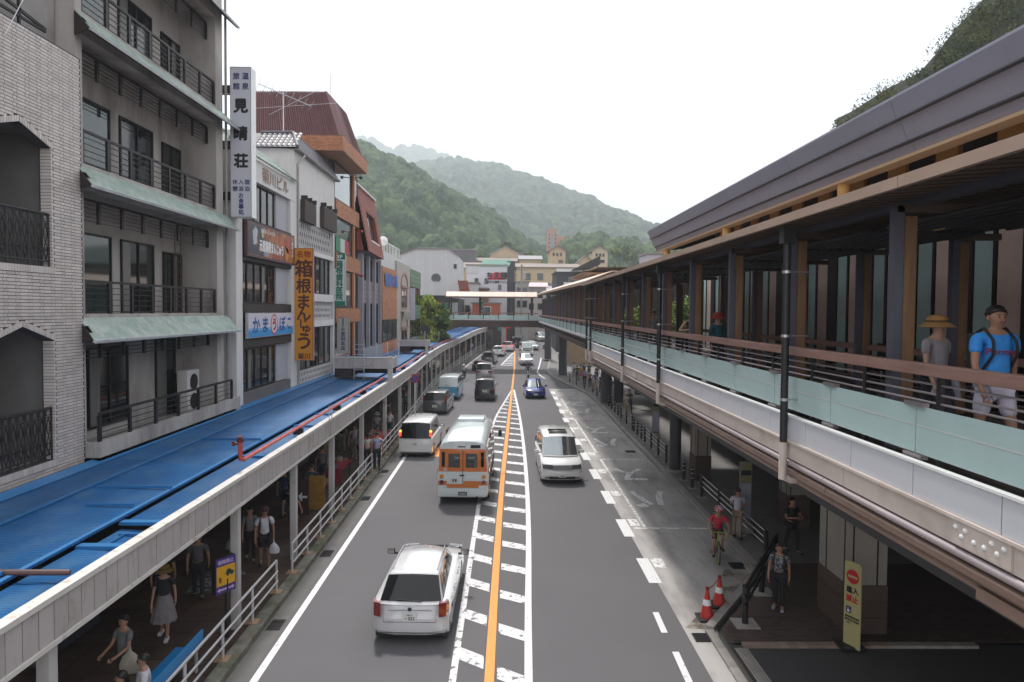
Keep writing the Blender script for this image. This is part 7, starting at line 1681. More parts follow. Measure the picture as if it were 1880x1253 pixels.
# 2 the orange and white minibus
OR = paint('minibus_orange', (.58, .16, .02), 0, .3); OW = paint('minibus_white', (.62, .68, .69), 0, .35)
def minibus():
    L, W, H = 6.3, 2.0, 2.62; w = W/2; yr, yf = -L/2, L/2
    t = thing('minibus', 'orange and white minibus with rounded white roof and twin rear doors', 'bus')
    prof = lambda yy: 1
    # body sections along the length, rounded roof
    def ring(y, k=1., top=1.):
        h = H*top; P = []
        for (x, z) in ((0, .32), (w*.9*k, .32), (w*k, .42), (w*k, 1.05), (w*.985*k, 1.5), (w*.93*k, 2.1), (w*.9*k, h-.28), (w*.8*k, h-.1), (w*.55*k, h-.02), (0, h)): P.append((x, y, z))
        return P+[(-x, y, z) for x, z in ((w*.55*k, h-.02), (w*.8*k, h-.1), (w*.9*k, h-.28), (w*.93*k, 2.1), (w*.985*k, 1.5), (w*k, 1.05), (w*k, .42), (w*.9*k, .32))]
    rg = [ring(yr, .97, .955), ring(yr+.06, .99, .975), ring(yr+.3, 1, 1), ring(0, 1, 1), ring(yf-1.2, 1, 1), ring(yf-.5, 1, .985), ring(yf-.15, .97, .93), ring(yf, .93, .8)]
    b = MB().loft(rg).build('body', [OW], t, smooth=True); b.data.set_sharp_from_angle(angle=R(45))
    # orange rear field, doors
    yo = yr-.004
    # rear face narrows upward: widths at z
    wz = lambda z: (w*.97 if z < 1.1 else (w*.97-(z-1.1)*.075))
    def back(x0, x1, z0, z1, name, m, off=.006, parent=None, bevel=0, th=.014):
        mb = MB(); mb.extr([(x0 if abs(x0) < .9 else math.copysign(wz(z0)-.005, x0), yr-off, z0), (x1 if abs(x1) < .9 else math.copysign(wz(z0)-.005, x1), yr-off, z0), (x1 if abs(x1) < .9 else math.copysign(wz(z1)-.005, x1), yr-off, z1), (x0 if abs(x0) < .9 else math.copysign(wz(z1)-.005, x0), yr-off, z1)], (0, th, 0)); return mb.build(name, m, parent or t, bevel=bevel)
    back(-.95, .95, 1.32, 2.2, 'orange_field', OR); back(-.95, -.62, .78, .95, 'orange_field', OR); back(-.62, .62, .68, .83, 'orange_field', OR); back(.62, .95, .78, .95, 'orange_field', OR); back(.03, .62, .831, .95, 'orange_field', OR)
    for s in (-1, 1):
        d = back(min(s*.015, s*.66), max(s*.015, s*.66), 1.34, 2.12, 'rear_door', OR, .012, bevel=.0)
        back(min(s*.14, s*.54), max(s*.14, s*.54), 1.5, 2.0, 'door_window', M['car_glass2'], .028, bevel=.012); back(min(s*.12, s*.56), max(s*.12, s*.56), 1.48, 2.02, 'window_rubber', M['plastic'], .02)
        back(min(s*.7, s*.82), max(s*.7, s*.82), 1.5, 2.08, 'corner_window', M['car_glass'], .014)
        for z, m in ((1.12, M['amber_lamp'] if 'amber_lamp' in M else M['amber']), (.9, mat('dark_violet_lamp', (.1, .01, .05), .2, coat=1))):
            mb = MB(); mb.tube([(s*.82, yr-.025, z), (s*.82, yr, z)], .085, 18); mb.build('tail_light', m, t)
        back(min(s*.5, s*.72), max(s*.5, s*.72), .5, .56, 'reflector', M['red_lamp'], .03)
    back(-.95, .95, .36, .64, 'bumper', OW, .05, bevel=.02); back(-.62, .0, .84, 1.1, 'white_plate_panel', OW, .016)
    back(-.45, -.2, .9, 1.05, 'sticker', mat('sticker_white', (.55, .52, .56), .5), .02); back(-.4, -.34, .92, 1.03, 'sticker_mark', mat('violet_mark', (.12, .06, .15), .5), .024); back(-.3, -.24, .92, 1.03, 'sticker_mark', ink, .024)
    back(-.12, .06, 1.14, 1.2, 'door_latch', M['plastic'], .026); back(.15, .6, 1.08, 1.11, 'door_grip', M['white'], .03); back(-.014, .014, .84, 2.15, 'door_gap', mat('dark_orange_gap', (.15, .04, .01), .6), .018)
    np_ = back(-.17, .17, .4, .54, 'number_plate', M['plastic'], .06); back(-.12, .12, .43, .5, 'plate_marks', mat('plate_grey', (.3, .3, .3), .5), .066)
    mb = MB(); mb.box(.3, .68, yr-.02, yr+.1, 2.24, 2.36); mb.build('vent_box', M['plastic'], t); mb = MB(); mb.box(-.2, .1, yr-.012, yr+.05, 2.27, 2.31); mb.build('high_brake_lamp', mat('dark_red_bar', (.12, .01, .02), .3), t)
    mb = MB(); mb.box(-.75, -.6, yr-.012, yr, 1.34, 1.46); mb.build('sticker', mat('pink_sticker', (.6, .4, .38), .5), t)
    # roof unit, sides
    mb = MB(); mb.box(-.6, .6, .9, 2.1, H-.05, H+.13); mb.build('roof_cooler', OW, t, bevel=.05)
    for s in (-1, 1):
        for i in range(5):
            y0 = yr+.5+i*1.02
            MB().extr([(s*(w*.985+.006), y0, 1.5), (s*(w*.985+.006), y0+.94, 1.5), (s*(w*.935+.006), y0+.94, 2.08), (s*(w*.935+.006), y0, 2.08)], (-s*.03, 0, 0)).build('side_window', M['car_glass'], t)
        MB().box(min(s*w, s*(w+.008)), max(s*w, s*(w+.008)), yr+.15, yf-.5, 1.2, 1.42).build('orange_stripe', OR, t); MB().extr([(s*(w*.93+.008), yr+.1, 2.12), (s*(w*.93+.008), yf-.6, 2.12), (s*(w*.9+.01), yf-.6, 2.3), (s*(w*.9+.01), yr+.1, 2.3)], (-s*.02, 0, 0)).build('orange_stripe', OR, t)
        for i in range(14):
            if s > 0: MB().extr([(w+.012, yr+.4+i*.36, .55+(i % 2)*.2), (w+.012, yr+.58+i*.36, .75+(i % 2)*.2), (w+.012, yr+.4+i*.36, .95+(i % 2)*.2), (w+.012, yr+.22+i*.36, .75+(i % 2)*.2)], (-.01, 0, 0)).build('diamond_decal', M['plastic'], t)
        for c in (-2.0, 1.75):
            wh = MB().tube([(s*(w-.25), c, .36), (s*(w-.01), c, .36)], .36, 22).build('wheel', M['tyre'], t, smooth=True); MB().tube([(s*(w-.012), c, .36), (s*(w+.004), c, .36)], .2, 18).build('rim', M['rim'], wh)
        mb = MB(); mb.tube([(s*w*.95, yf-.35, 2.0), (s*(w+.25), yf-.15, 1.95), (s*(w+.25), yf-.15, 1.7)], .018, 6); mb.build('mirror_arm', M['plastic'], t); MB().ob((s*(w+.25), yf-.15, 1.72), (.17, .06, .3)).build('wing_mirror', M['plastic'], t, bevel=.02)
    MB().extr([(-.85, yf+.0, 1.25), (.85, yf+.0, 1.25), (.8, yf-.1, 2.1), (-.8, yf-.1, 2.1)], (0, .03, .0)).build('windscreen', M['car_glass'], t)
    MB().box(-w+.1, w-.1, yr+.2, yf-.2, .24, .34).build('underbody', M['plastic'], t); MB().tube([(.55, yr-.06, .33), (.55, yr+.3, .33)], .04, 8).build('exhaust', M['dark_metal'], t)
    t.location = (-1.47, 26.35+L/2, 0); t.rotation_euler = (0, 0, R(-1.5)); return t
minibus()
vp = van_prof
TL = lambda x0, za, zb, m=None, d=.6: [(x0, .985, za, zb, m or M['red_lamp'], d)]
vehicle('minivan', 'white minivan with lit lamps and black tailgate window beside the left kerb', 'car', -4.42, 37.2, R(-2), 4.69, 1.7, 1.84, 1.02, 1.0, PWW, vp(1.02, 1.0), (.008, .06, .7, .86), .85,
    [(.86, .99, 1.1, 1.3, M['red_lit'], .3), (.86, .99, 1.305, 1.4, M['amber_lit'], .3)], dict(rear_margin=(.02, .98, .0, .93), lamp_y=.1, plate_z=.72, nwin=3, round=.12, rround=.6, high_lamp=M['red_lamp'], mirror=.74, mirror_m=M['plastic'], wiper=0, bev=.07), wheel=.31)
vehicle('minivan', 'pearl white minivan with twin sunroofs driving towards the camera', 'car', 2.56, 31.9, PI+R(1), 4.84, 1.8, 1.9, 1.1, 1.06, PWW, [(.0, .3), (.0, .6), (.01, 1.0), (.02, 1.1), (.4, 1.1), (.74, 1.08), (.84, 1.02), (.93, .92), (.975, .76), (.995, .6), (1., .42)], (.01, .07, .6, .79), .84,
    TL(.82, .9, 1.3), dict(hl=(.68, .86), hlw=.5, grille=(.66, .84), gx=.42, gbars=4, fplate_z=.42, mirror=.7, round=.2, front_glass=M['glass_sky'], bev=.07), wheel=.33)
al = [o for o in col.objects if o.get('label', '').startswith('pearl white minivan')][0]
for y0, m in ((.25, M['car_glass']), (.8, M['glass_sky'])): addp(al, MB().box(-.42, .42, y0-.9+.0, y0-.9+.36, 1.905, 1.93), 'sunroof', m)
addp(al, MB().box(-.75, .75, 2.40, 2.425, .30, .34), 'bumper_slot', M['plastic']); addp(al, MB().box(-.4, .4, 2.4, 2.44, .85, .875), 'chrome_strip', M['chrome'])
vehicle('compact_van', 'grey compact people carrier with tall red tail lamps parked at the left kerb', 'car', -4.85, 51.5, R(-3), 4.5, 1.75, 1.62, .98, .95, PG, vp(.98, .92), (.015, .09, .6, .8), .8, [(.84, .99, .95, 1.38, M['red_lamp'], .5)], dict(lamp_y=.18, plate_z=.62, round=.2, rround=1), wheel=.32)
hv = vehicle('delivery_van', 'white panel van with light blue lower half at the left kerb', 'van', -4.55, 59.6, R(-2), 4.7, 1.7, 1.98, 1.15, 1.05, PLB, [(.0, .35), (.0, .9), (.0, 1.15), (.4, 1.15), (.86, 1.13), (.93, 1.1), (.98, .95), (1., .6), (1., .4)], (.0, .03, .84, .97), .9,
    [(.88, .99, .75, 1.05, M['red_lamp'], .3)], dict(no_rear_glass=1, nwin=1, side_bot=.3, rbow=.2, round=.08, wiper=0, plate_z=.5, doors=(.3, .6, .8), mirror=.86), two=OW, wheel=.3)
addp(hv, MB().box(-.32, .1, -2.365, -2.35, 1.22, 1.27), 'faint_lettering_strip', mat('faint_grey_strip', (.3, .33, .36), .6))
vehicle('minivan', 'dark minivan right behind the silver minivan in the left lane', 'car', -1.52, 58.9, R(-1), 4.6, 1.7, 1.85, 1.03, 1.0, PB, vp(1.03, 1.0), (.01, .06, .7, .86), .85, [(.85, .99, .75, 1.02, M['red_lamp'], .4)], dict(rear_margin=(.04, .96, .08, .9), plate_z=.88, mirror_m=M['plastic'], bev=.07), wheel=.31)
vehicle('minivan', 'silver minivan with wide red tail lamps ahead of the dark minivan', 'car', -2.05, 76.2, R(-2), 4.7, 1.76, 1.85, 1.05, 1.0, PS_, vp(1.05, 1.0), (.01, .06, .7, .86), .85, [(.52, .99, .82, 1.02, M['red_lamp'], .4)], dict(rear_margin=(.05, .95, .12, .9), plate_z=.9, mirror_m=M['plastic'], bev=.07), wheel=.32)
vehicle('hatchback', 'deep blue hatchback driving towards the camera', 'car', 2.72, 60.3, PI+R(2), 4.1, 1.7, 1.5, .92, .88, PBL, sedan_prof(.92, .88), (.03, .14, .5, .72), .68, TL(.75, .65, .9), dict(hl=(.6, .74), grille=(.6, .68), gbars=1, fplate_z=.4, mirror=.68, front_glass=M['glass_sky']), wheel=.3)
vehicle('sedan', 'white sedan with dark grille driving towards the camera behind the scooter', 'car', 3.05, 93.4, PI+R(3), 4.5, 1.76, 1.46, .92, .86, PW, sedan_prof(.92, .86), (.1, .26, .52, .72), .68, TL(.7, .65, .85), dict(hl=(.58, .7), grille=(.55, .68), mirror=.68, front_glass=M['glass_sky']), wheel=.32)
vehicle('delivery_van', 'white box van driving towards the camera behind the white sedan', 'van', 3.4, 104, PI+R(4), 4.7, 1.72, 2.0, 1.15, 1.08, PWW, [(.0, .35), (.0, .9), (.0, 1.15), (.4, 1.15), (.86, 1.13), (.93, 1.1), (.98, .95), (1., .6), (1., .4)], (.0, .03, .84, .97), .9, TL(.88, .7, 1.0), dict(round=.08, front_glass=M['glass_sky']), wheel=.3)
vehicle('sedan', 'white sedan with large dark grille far up the oncoming lane', 'car', 4.6, 113.5, PI+R(8), 4.7, 1.82, 1.43, .9, .85, PW, sedan_prof(.9, .85), (.1, .26, .52, .72), .68, TL(.7, .65, .85), dict(hl=(.55, .68), grille=(.4, .68), gx=.3, front_glass=M['glass_sky']), wheel=.33)
vehicle('minivan', 'pale minivan farthest up the oncoming lane', 'car', 7.3, 134, PI+R(8), 4.6, 1.7, 1.85, 1.05, 1.0, paint('pale_green_white_paint', (.55, .6, .55)), vp(1.05, 1.0), (.01, .06, .62, .82), .85, TL(.8, .8, 1.2), dict(front_glass=M['glass_sky']), wheel=.31)
vehicle('small_car', 'black and red small convertible in front of the silver minivan', 'car', -2.95, 86.0, R(-4), 3.9, 1.65, 1.3, .9, .84, PB, sedan_prof(.9, .84), (.12, .28, .52, .7), .68, TL(.7, .6, .8), dict(), wheel=.3, two=PR)
vehicle('suv', 'grey off-road car ahead of the small black car', 'car', -1.95, 94.5, R(-6), 4.4, 1.8, 1.62, 1.0, .95, PG, sedan_prof(1.0, .95), (.03, .13, .55, .74), .68, TL(.75, .85, 1.02), dict(), wheel=.36)
vehicle('sedan', 'white hatchback in the left lane between the grey car and the white off-road car', 'car', -.7, 103, R(-6), 4.5, 1.77, 1.5, .95, .88, PWW, sedan_prof(.95, .88), (.03, .16, .52, .72), .68, TL(.7, .75, .92), dict(), wheel=.32)
vehicle('suv', 'white off-road car with wide red lit tail lamps', 'car', .75, 110.5, R(-7), 4.4, 1.92, 1.62, 1.05, 1.0, PW, sedan_prof(1.05, 1.0), (.02, .12, .55, .74), .68, [(.45, .99, .9, 1.03, M['red_lit'], .5)], dict(high_lamp=M['red_lit']), wheel=.38)
jp = vehicle('suv', 'dark boxy off-road car with a spare wheel on its tailgate', 'car', 2.3, 118.5, R(-8), 4.2, 1.8, 1.85, 1.1, 1.05, PD, vp(1.1, 1.0), (.005, .03, .55, .62), .86, TL(.85, .7, .9), dict(round=.06), wheel=.4)
addp(jp, MB().tube([(.1, -2.3, 1.0), (.1, -2.12, 1.0)], .38, 18), 'spare_wheel', M['tyre'], smooth=True); addp(jp, MB().tube([(.1, -2.32, 1.0), (.1, -2.301, 1.0)], .2, 14), 'spare_wheel_disc', mat('dim_red', (.25, .02, .02), .5))
vehicle('hatchback', 'pale blue small car beyond the boxy off-road car', 'car', 3.0, 126, R(-10), 4.0, 1.7, 1.55, .95, .9, paint('pale_blue_paint', (.35, .4, .45), .3), sedan_prof(.95, .9), (.03, .14, .5, .72), .68, TL(.75, .7, .9), dict(), wheel=.3)
vehicle('hatchback', 'silver small car beyond the pale blue car', 'car', 3.6, 133, R(-10), 4.0, 1.7, 1.55, .95, .9, PS_, sedan_prof(.95, .9), (.03, .14, .5, .72), .68, TL(.75, .7, .9), dict(), wheel=.3)
vehicle('minivan', 'black minivan farthest up the left lane', 'car', 6.0, 143, R(-11), 4.8, 1.85, 1.9, 1.05, 1.0, PB, vp(1.05, 1.0), (.01, .06, .7, .86), .85, TL(.8, .8, 1.1), dict(), wheel=.33)
# ================================================================== people
def skin_obj(name, nodes, edges, m, parent, sub=1, root=None, smooth=True, extra=None):
    names = list(nodes); me = bpy.data.meshes.new(name); me.from_pydata([nodes[n][0] for n in names], [(names.index(a), names.index(b)) for a, b in edges], [])
    tmp = bpy.data.objects.new('tmp_skin', me)
    tmp.modifiers.new('s', 'SKIN'); tmp.modifiers['s'].use_smooth_shade = True
    sv = me.skin_vertices[0].data
    for i, n in enumerate(names):
        r = nodes[n][1]; sv[i].radius = r if isinstance(r, tuple) else (r, r); sv[i].use_root = (n == (root or names[0]))
    tmp.modifiers.new('u', 'SUBSURF').levels = sub; tmp.modifiers['u'].render_levels = sub
    out = eval_mesh(tmp)
    bpy.data.objects.remove(tmp); bpy.data.meshes.remove(me)
    if extra:
        vs = [tuple(v.co) for v in out.vertices]; fs = [tuple(p.vertices) for p in out.polygons]; n = len(vs)
        vs += [tuple(v) for v in extra.v]; fs += [tuple(i+n for i in f) for f in extra.f]
        bpy.data.meshes.remove(out); out = bpy.data.meshes.new(name); out.from_pydata(vs, [], fs)
    out.materials.clear(); out.materials.append(m); out.name = name
    out.polygons.foreach_set('use_smooth', [True]*len(out.polygons)); out.update()
    o = bpy.data.objects.new(name, out); col.objects.link(o); o.parent = parent
    return o
SK2 = mat('skin_pale', (.5, .3, .22), .55, var=.04); SK3 = mat('skin_tan', (.33, .17, .11), .55, var=.04)
def person(label, x, y, rz, z=None, h=1.68, top=(.5, .5, .5), bot=(.03, .03, .04), shoes=(.03, .03, .03), legs='long', sleeve='short', walk=.18, hair='short', hat=None, hatc=(.4, .3, .15), arms=('down', 'down'), bag=None, skin=None, group=None, hero=False, pose=None, lean=0., topm=None, female=False, backpack=None, extras=None):
    """local frame: faces -y"""
    k = h/1.7; skin = skin or M['skin']; t = thing('person', label, 'person', (0, 0, 0), 0, group)
    sh = .165 if female else .19; S = lambda *p: (p[0]*k, p[1]*k, p[2]*k)
    ln = lambda yy, zz: (yy-lean*max(0, zz-.9), zz)
    J = {'pel': (0, 0, .93), 'wst': (0, *ln(0, 1.08)), 'che': (0, *ln(.01, 1.25)), 'neb': (0, *ln(.015, 1.41)), 'nec': (0, *ln(.0, 1.47)), 'jaw': (0, *ln(-.025, 1.535)), 'hed': (0, *ln(-.005, 1.6)), 'top': (0, *ln(.0, 1.655))}
    for s, a in ((1, 'L'), (-1, 'R')):
        w = walk*s
        J['hip'+a] = (s*.09, 0, .88); J['kne'+a] = (s*.1, -w*.55-abs(w)*.15, .49); J['ank'+a] = (s*.1, -w+(.1*abs(w)), .085+max(0, -w)*.25); J['toe'+a] = (s*.11, -w-.14, .035+max(0, -w)*.1)
        if pose == 'ride': J['hip'+a] = (s*.1, .05, .92); J['kne'+a] = (s*.16, -.35, .82); J['ank'+a] = (s*.14, -.2, .42); J['toe'+a] = (s*.15, -.34, .38)
        if pose == 'cycle': J['hip'+a] = (s*.09, .0, .95); J['kne'+a] = (s*.12, -.36, .78 if s > 0 else .62); J['ank'+a] = (s*.12, -.2 if s > 0 else -.12, .42 if s > 0 else .22); J['toe'+a] = (s*.13, -.33, .38 if s > 0 else .17)
        if pose == 'sit': J['pel'] = (0, 0, .93); J['hip'+a] = (s*.09, 0, .88); J['kne'+a] = (s*.11, -.4, .87); J['ank'+a] = (s*.1, -.42, .46); J['toe'+a] = (s*.1, -.56, .42)
        y0, z0 = ln(.01, 1.37); J['sho'+a] = (s*sh, y0, z0); am = arms[0 if s > 0 else 1]
        E_, W_, T_ = {'down': ((s*(sh+.05), y0+w*.35, 1.1), (s*(sh+.06), y0+w*.75-.06, .86), (s*(sh+.05), y0+w*.9-.09, .77)),
            'phone': ((s*(sh+.05), y0-.05, 1.1), (s*.1, y0-.28, 1.2), (s*.06, y0-.33, 1.26)),
            'fold': ((s*(sh+.1), y0-.05, 1.12), (s*(sh-.02), y0-.28, 1.16), (s*(sh-.1), y0-.34, 1.17)),
            'fist': ((s*(sh+.16), y0-.02, 1.14), (s*(sh-.0), y0-.24, 1.17), (s*(sh-.09), y0-.26, 1.18)),
            'bar': ((s*(sh+.1), y0-.25, 1.12), (s*.24, y0-.5, 1.02), (s*.22, y0-.57, 1.0)),
            'reach': ((s*(sh+.05), y0-.1, 1.12), (s*.17, y0-.35, 1.03), (s*.15, y0-.43, 1.02)),
            'hips': ((s*(sh+.18), y0+.06, 1.12), (s*(sh+.02), y0-.08, .98), (s*(sh-.05), y0-.1, .95))}[am]
        J['elb'+a], J['wri'+a], J['pal'+a] = E_, W_, T_
    f = 1.0 if not female else .9
    rad = {'pel': .125*f, 'wst': .105*f, 'che': .12*f, 'neb': .075, 'nec': .05, 'jaw': .07, 'hed': .1, 'top': .078, 'hip': .085, 'kne': .055, 'ank': .036, 'toe': .03, 'sho': .055*f, 'elb': .038*f, 'wri': .027, 'pal': .034}
    nd = {n: (S(*p), rad[n.rstrip('LR') if n[:3] not in ('pel',) else 'pel']*k) for n, p in J.items()}
    ed = [('pel', 'wst'), ('wst', 'che'), ('che', 'neb'), ('neb', 'nec'), ('nec', 'jaw'), ('jaw', 'hed'), ('hed', 'top')]
    for a in 'LR': ed += [('pel', 'hip'+a), ('hip'+a, 'kne'+a), ('kne'+a, 'ank'+a), ('ank'+a, 'toe'+a), ('neb', 'sho'+a), ('sho'+a, 'elb'+a), ('elb'+a, 'wri'+a), ('wri'+a, 'pal'+a)]
    ex = MB(); hy = J['hed'][1]*k; hz = J['hed'][2]*k
    # nose, ears, fingers
    ex.add([(0, hy-.118*k, hz-.035*k), (-.016*k, hy-.085*k, hz-.04*k), (.016*k, hy-.085*k, hz-.04*k), (0, hy-.085*k, hz+.015*k)], [(0, 1, 2), (0, 3, 1), (0, 2, 3)])
    for s in (-1, 1): ex.sphere((s*.086*k, hy+.005*k, hz-.02*k), (.014*k, .02*k, .032*k), nu=6, nv=4)
    for s, a in ((1, 'L'), (-1, 'R')):
        P, Wp = Vector(S(*J['pal'+a])), Vector(S(*J['wri'+a])); d = (P-Wp).normalized(); sd_ = d.cross(Vector((1, 0, 0)) if abs(d.x) < .8 else Vector((0, 1, 0))).normalized(); nn = d.cross(sd_)
        for i, L in enumerate((.062, .072, .068, .052)):
            o_ = sd_*(i-1.5)*.019*k+d*.022*k; ex.tube([P+o_, P+o_+d*L*.55*k+nn*.004, P+o_+d*L*.85*k-nn*.018*k], [.0095*k, .0085*k, .007*k], 6)
        ex.tube([P-sd_*.028*k-d*.015*k, P-sd_*.05*k+d*.012*k, P-sd_*.05*k+d*.04*k-nn*.01], [.011*k, .01*k, .008*k], 6)
    skin_obj('body', nd, ed, skin, t, sub=2 if hero else 1, root='pel', extra=ex)
    tm = topm or C('cloth_%02d_%02d_%02d' % tuple(int(c*99) for c in top), top, .8)
    bmt = C('cloth_%02d_%02d_%02d' % tuple(int(c*99) for c in bot), bot, .8)
    g = {n: nd[n] for n in ('pel', 'wst', 'che', 'neb', 'shoL', 'shoR')}
    gr = {'pel': .148*f, 'wst': .135*f, 'che': .148*f, 'neb': .09, 'shoL': .072*f, 'shoR': .072*f}
    g = {n: (g[n][0], gr[n]*k) for n in g}; ge = [('pel', 'wst'), ('wst', 'che'), ('che', 'neb'), ('neb', 'shoL'), ('neb', 'shoR')]
    g['pel'] = ((g['pel'][0][0], g['pel'][0][1], g['pel'][0][2]+.0), g['pel'][1])
    g['neb'] = ((g['neb'][0][0], g['neb'][0][1], g['neb'][0][2]-.045*k), g['neb'][1])
    if sleeve != 'none':
        for a in 'LR':
            P, Q = Vector(nd['sho'+a][0]), Vector(nd['elb'+a][0]); m_ = P.lerp(Q, .62)
            if sleeve == 'short': g['m'+a] = (tuple(m_), .062*k*f); ge.append(('sho'+a, 'm'+a))
            else: g['e'+a] = (tuple(Q), .052*k); g['w'+a] = (nd['wri'+a][0], .042*k); ge += [('sho'+a, 'e'+a), ('e'+a, 'w'+a)]
    skin_obj('shirt', g, ge, tm, t, sub=2 if hero else 1, root='pel')
    if legs == 'skirt':
        mb = MB(); n = 20; rings = []
        for j, (z, r) in enumerate(((1.02, .13), (.9, .175), (.7, .21), (.42, .26))): rings.append([(math.cos(2*math.pi*i/n)*r*k*(1+.05*(i % 2)*j), math.sin(2*math.pi*i/n)*r*.85*k*(1+.05*(i % 2)*j)-walk*.1*j, z*k) for i in range(n)])
        mb.loft(rings); mb.build('skirt', bmt, t, smooth=True)
    else:
        q = {'pel': ((nd['pel'][0][0], nd['pel'][0][1], nd['pel'][0][2]-.02), .137*k*f)}; qe = []
        for a in 'LR':
            q['hip'+a] = (nd['hip'+a][0], .1*k); qe.append(('pel', 'hip'+a))
            if legs == 'shorts': P, Q = Vector(nd['hip'+a][0]), Vector(nd['kne'+a][0]); q['k'+a] = (tuple(P.lerp(Q, .88)), .088*k); qe.append(('hip'+a, 'k'+a))
            else: q['kne'+a] = (nd['kne'+a][0], .07*k); q['ank'+a] = (nd['ank'+a][0], .052*k); qe += [('hip'+a, 'kne'+a), ('kne'+a, 'ank'+a)]
        skin_obj('shorts' if legs == 'shorts' else 'trousers', q, qe, bmt, t, sub=1, root='pel')
    for a in 'LR':
        A, T = Vector(nd['ank'+a][0]), Vector(nd['toe'+a][0]); mb = MB(); d = (T-A); d.z = 0; d.normalize(); c = (A+T)/2+d*.01
        mb.ob((c.x, c.y, max(.035, T.z)+.005), (.085*k, .25*k, .07*k), math.atan2(-d.x, d.y)); mb.build('shoe', C('shoe_%02d' % int(shoes[0]*99), shoes), t, bevel=.018)
    hm = M['hair']; hc = (0, hy+.014*k, hz+.018*k)
    if hair:
        mb = MB(); 
        n, mrows = 16, 8; rings = []
        for j in range(mrows+1):
            ph = math.pi/2*(1-j/mrows*(1.25 if hair == 'short' else 1.65)); ring = []
            for i in range(n):
                a = 2*math.pi*i/n; dx, dy = math.cos(a), math.sin(a); rr = (.099+.006*math.sin(i*5.1+j*3.7)*(j > 1))*k; phh = ph
                front = max(0, -dy)
                if phh < .35: phh = max(phh, .42*front+phh*(1-front))
                ring.append((hc[0]+rr*.95*math.cos(phh)*dx, hc[1]+rr*1.08*math.cos(phh)*dy, hc[2]+rr*math.sin(phh)*1.02-.0))
            rings.append(ring)
        rings[-1] = [(hc[0]+(p[0]-hc[0])*.9, hc[1]+(p[1]-hc[1])*.9, p[2]) for p in rings[-1]]
        if hair == 'long': rings.append([(p[0]*.9, p[1]+.02, p[2]-.12*k*max(0, min(1, .5+(p[1]-hc[1])*8))) for p in rings[-1]])
        mb.loft(rings, caps=False); mb.add([hc], []) ; mb.build('hair', hm, t, smooth=True)
    mb = MB()
    for s in (-1, 1): mb.sphere((s*.032*k, hy-.086*k, hz-.008*k), (.012*k, .008*k, .007*k), nu=6, nv=4); mb.box(s*.032*k-.017*k, s*.032*k+.017*k, hy-.09*k, hy-.08*k, hz+.012*k, hz+.018*k)
    mb.build('eyes', hm, t); MB().box(-.022*k, .022*k, hy-.092*k, hy-.075*k, hz-.066*k, hz-.058*k).build('mouth', mat('lip', (.22, .07, .06), .5), t)
    if hat:
        mh = C('hat_%02d_%02d' % (int(hatc[0]*99), int(hatc[1]*99)), hatc, .8); mb = MB(); c = (0, hy+.01*k, hz+.03*k)
        if hat == 'sun':
            P = [(.0, .128), (.05, .12), (.085, .085), (.1, .03)]; br = [(-.06, .215), (-.045, .19), (-.005, .14)]
        elif hat == 'helmet': P = [(-.03, .135), (.04, .14), (.1, .1), (.13, .03)]; br = []
        else: P = [(.0, .122), (.05, .115), (.09, .08), (.105, .02)]; br = []
        rg = [[(c[0]+r*k*math.cos(2*math.pi*i/18), c[1]+r*1.08*k*math.sin(2*math.pi*i/18), c[2]+zz*k+.0) for i in range(18)] for zz, r in br+P]
        mb.loft(rg); ho = mb.build('helmet' if hat == 'helmet' else 'hat', mh, t, smooth=True)
        if hat == 'sun': MB().loft([[(c[0]+r*k*math.cos(2*math.pi*i/18), c[1]+r*1.08*k*math.sin(2*math.pi*i/18), c[2]+zz*k) for i in range(18)] for zz, r in ((.0, .131), (.03, .128))]).build('hat_band', C('dark_band', (hatc[0]*.3, hatc[1]*.25, hatc[2]*.3)), ho, smooth=True)
        if hat == 'cap': mb = MB(); mb.box(-.07*k, .07*k, c[1]-.22*k, c[1]-.1*k, c[2]+.0, c[2]+.012); mb.build('cap_peak', mh, ho, bevel=.005)
    if backpack:
        bm_ = C('pack_%02d' % int(backpack[0]*99+backpack[2]*50), backpack); mb = MB(); mb.box(-.14*k, .14*k, .13*k, .27*k, 1.0*k, 1.42*k); mb.build('backpack', bm_, t, bevel=.04)
        for s in (-1, 1): MB().tube([(s*.1*k, .15*k, 1.42*k), (s*.11*k, .02*k, 1.475*k), (s*.115*k, -.13*k, 1.36*k), (s*.118*k, -.15*k, 1.29*k), (s*.12*k, -.145*k, 1.2*k), (s*.135*k, -.02, 1.05*k)], .015*k, 6).build('shoulder_strap', bm_, t, smooth=True)
    if extras: extras(t, k, J)
    t.location = (x, y, z if z is not None else (zg(y)+.131)); t.rotation_euler = (0, 0, rz)
    return t
def plastic_bag(x, y, z, lab, c=(.6, .6, .62), s=.16, cat='bag'):
    t = thing('carrier_bag', lab, cat, (x, y, z), 0, None)
    mb = MB(); rr = [(0, .5), (.1, .95), (.5, 1.0), (.85, .6), (1.05, .15), (1.3, .06)]
    rings = []
    for f_, r in rr: rings.append([(x+s*r*math.cos(2*math.pi*i/12)*(1+.12*math.sin(i*2.3+f_*5)), y+s*.6*r*math.sin(2*math.pi*i/12)*(1+.12*math.cos(i*1.7)), z+f_*s*2) for i in range(12)])
    mb.loft(rings).build('bag_body', C('bag_%02d' % int(c[0]*99), c, .5), t, smooth=True); MB().tube([(x, y, z+s*2.5), (x, y, z+s*2.9)], .012, 6).build('bag_handle', C('bag_%02d' % int(c[0]*99), c), t)
    return t
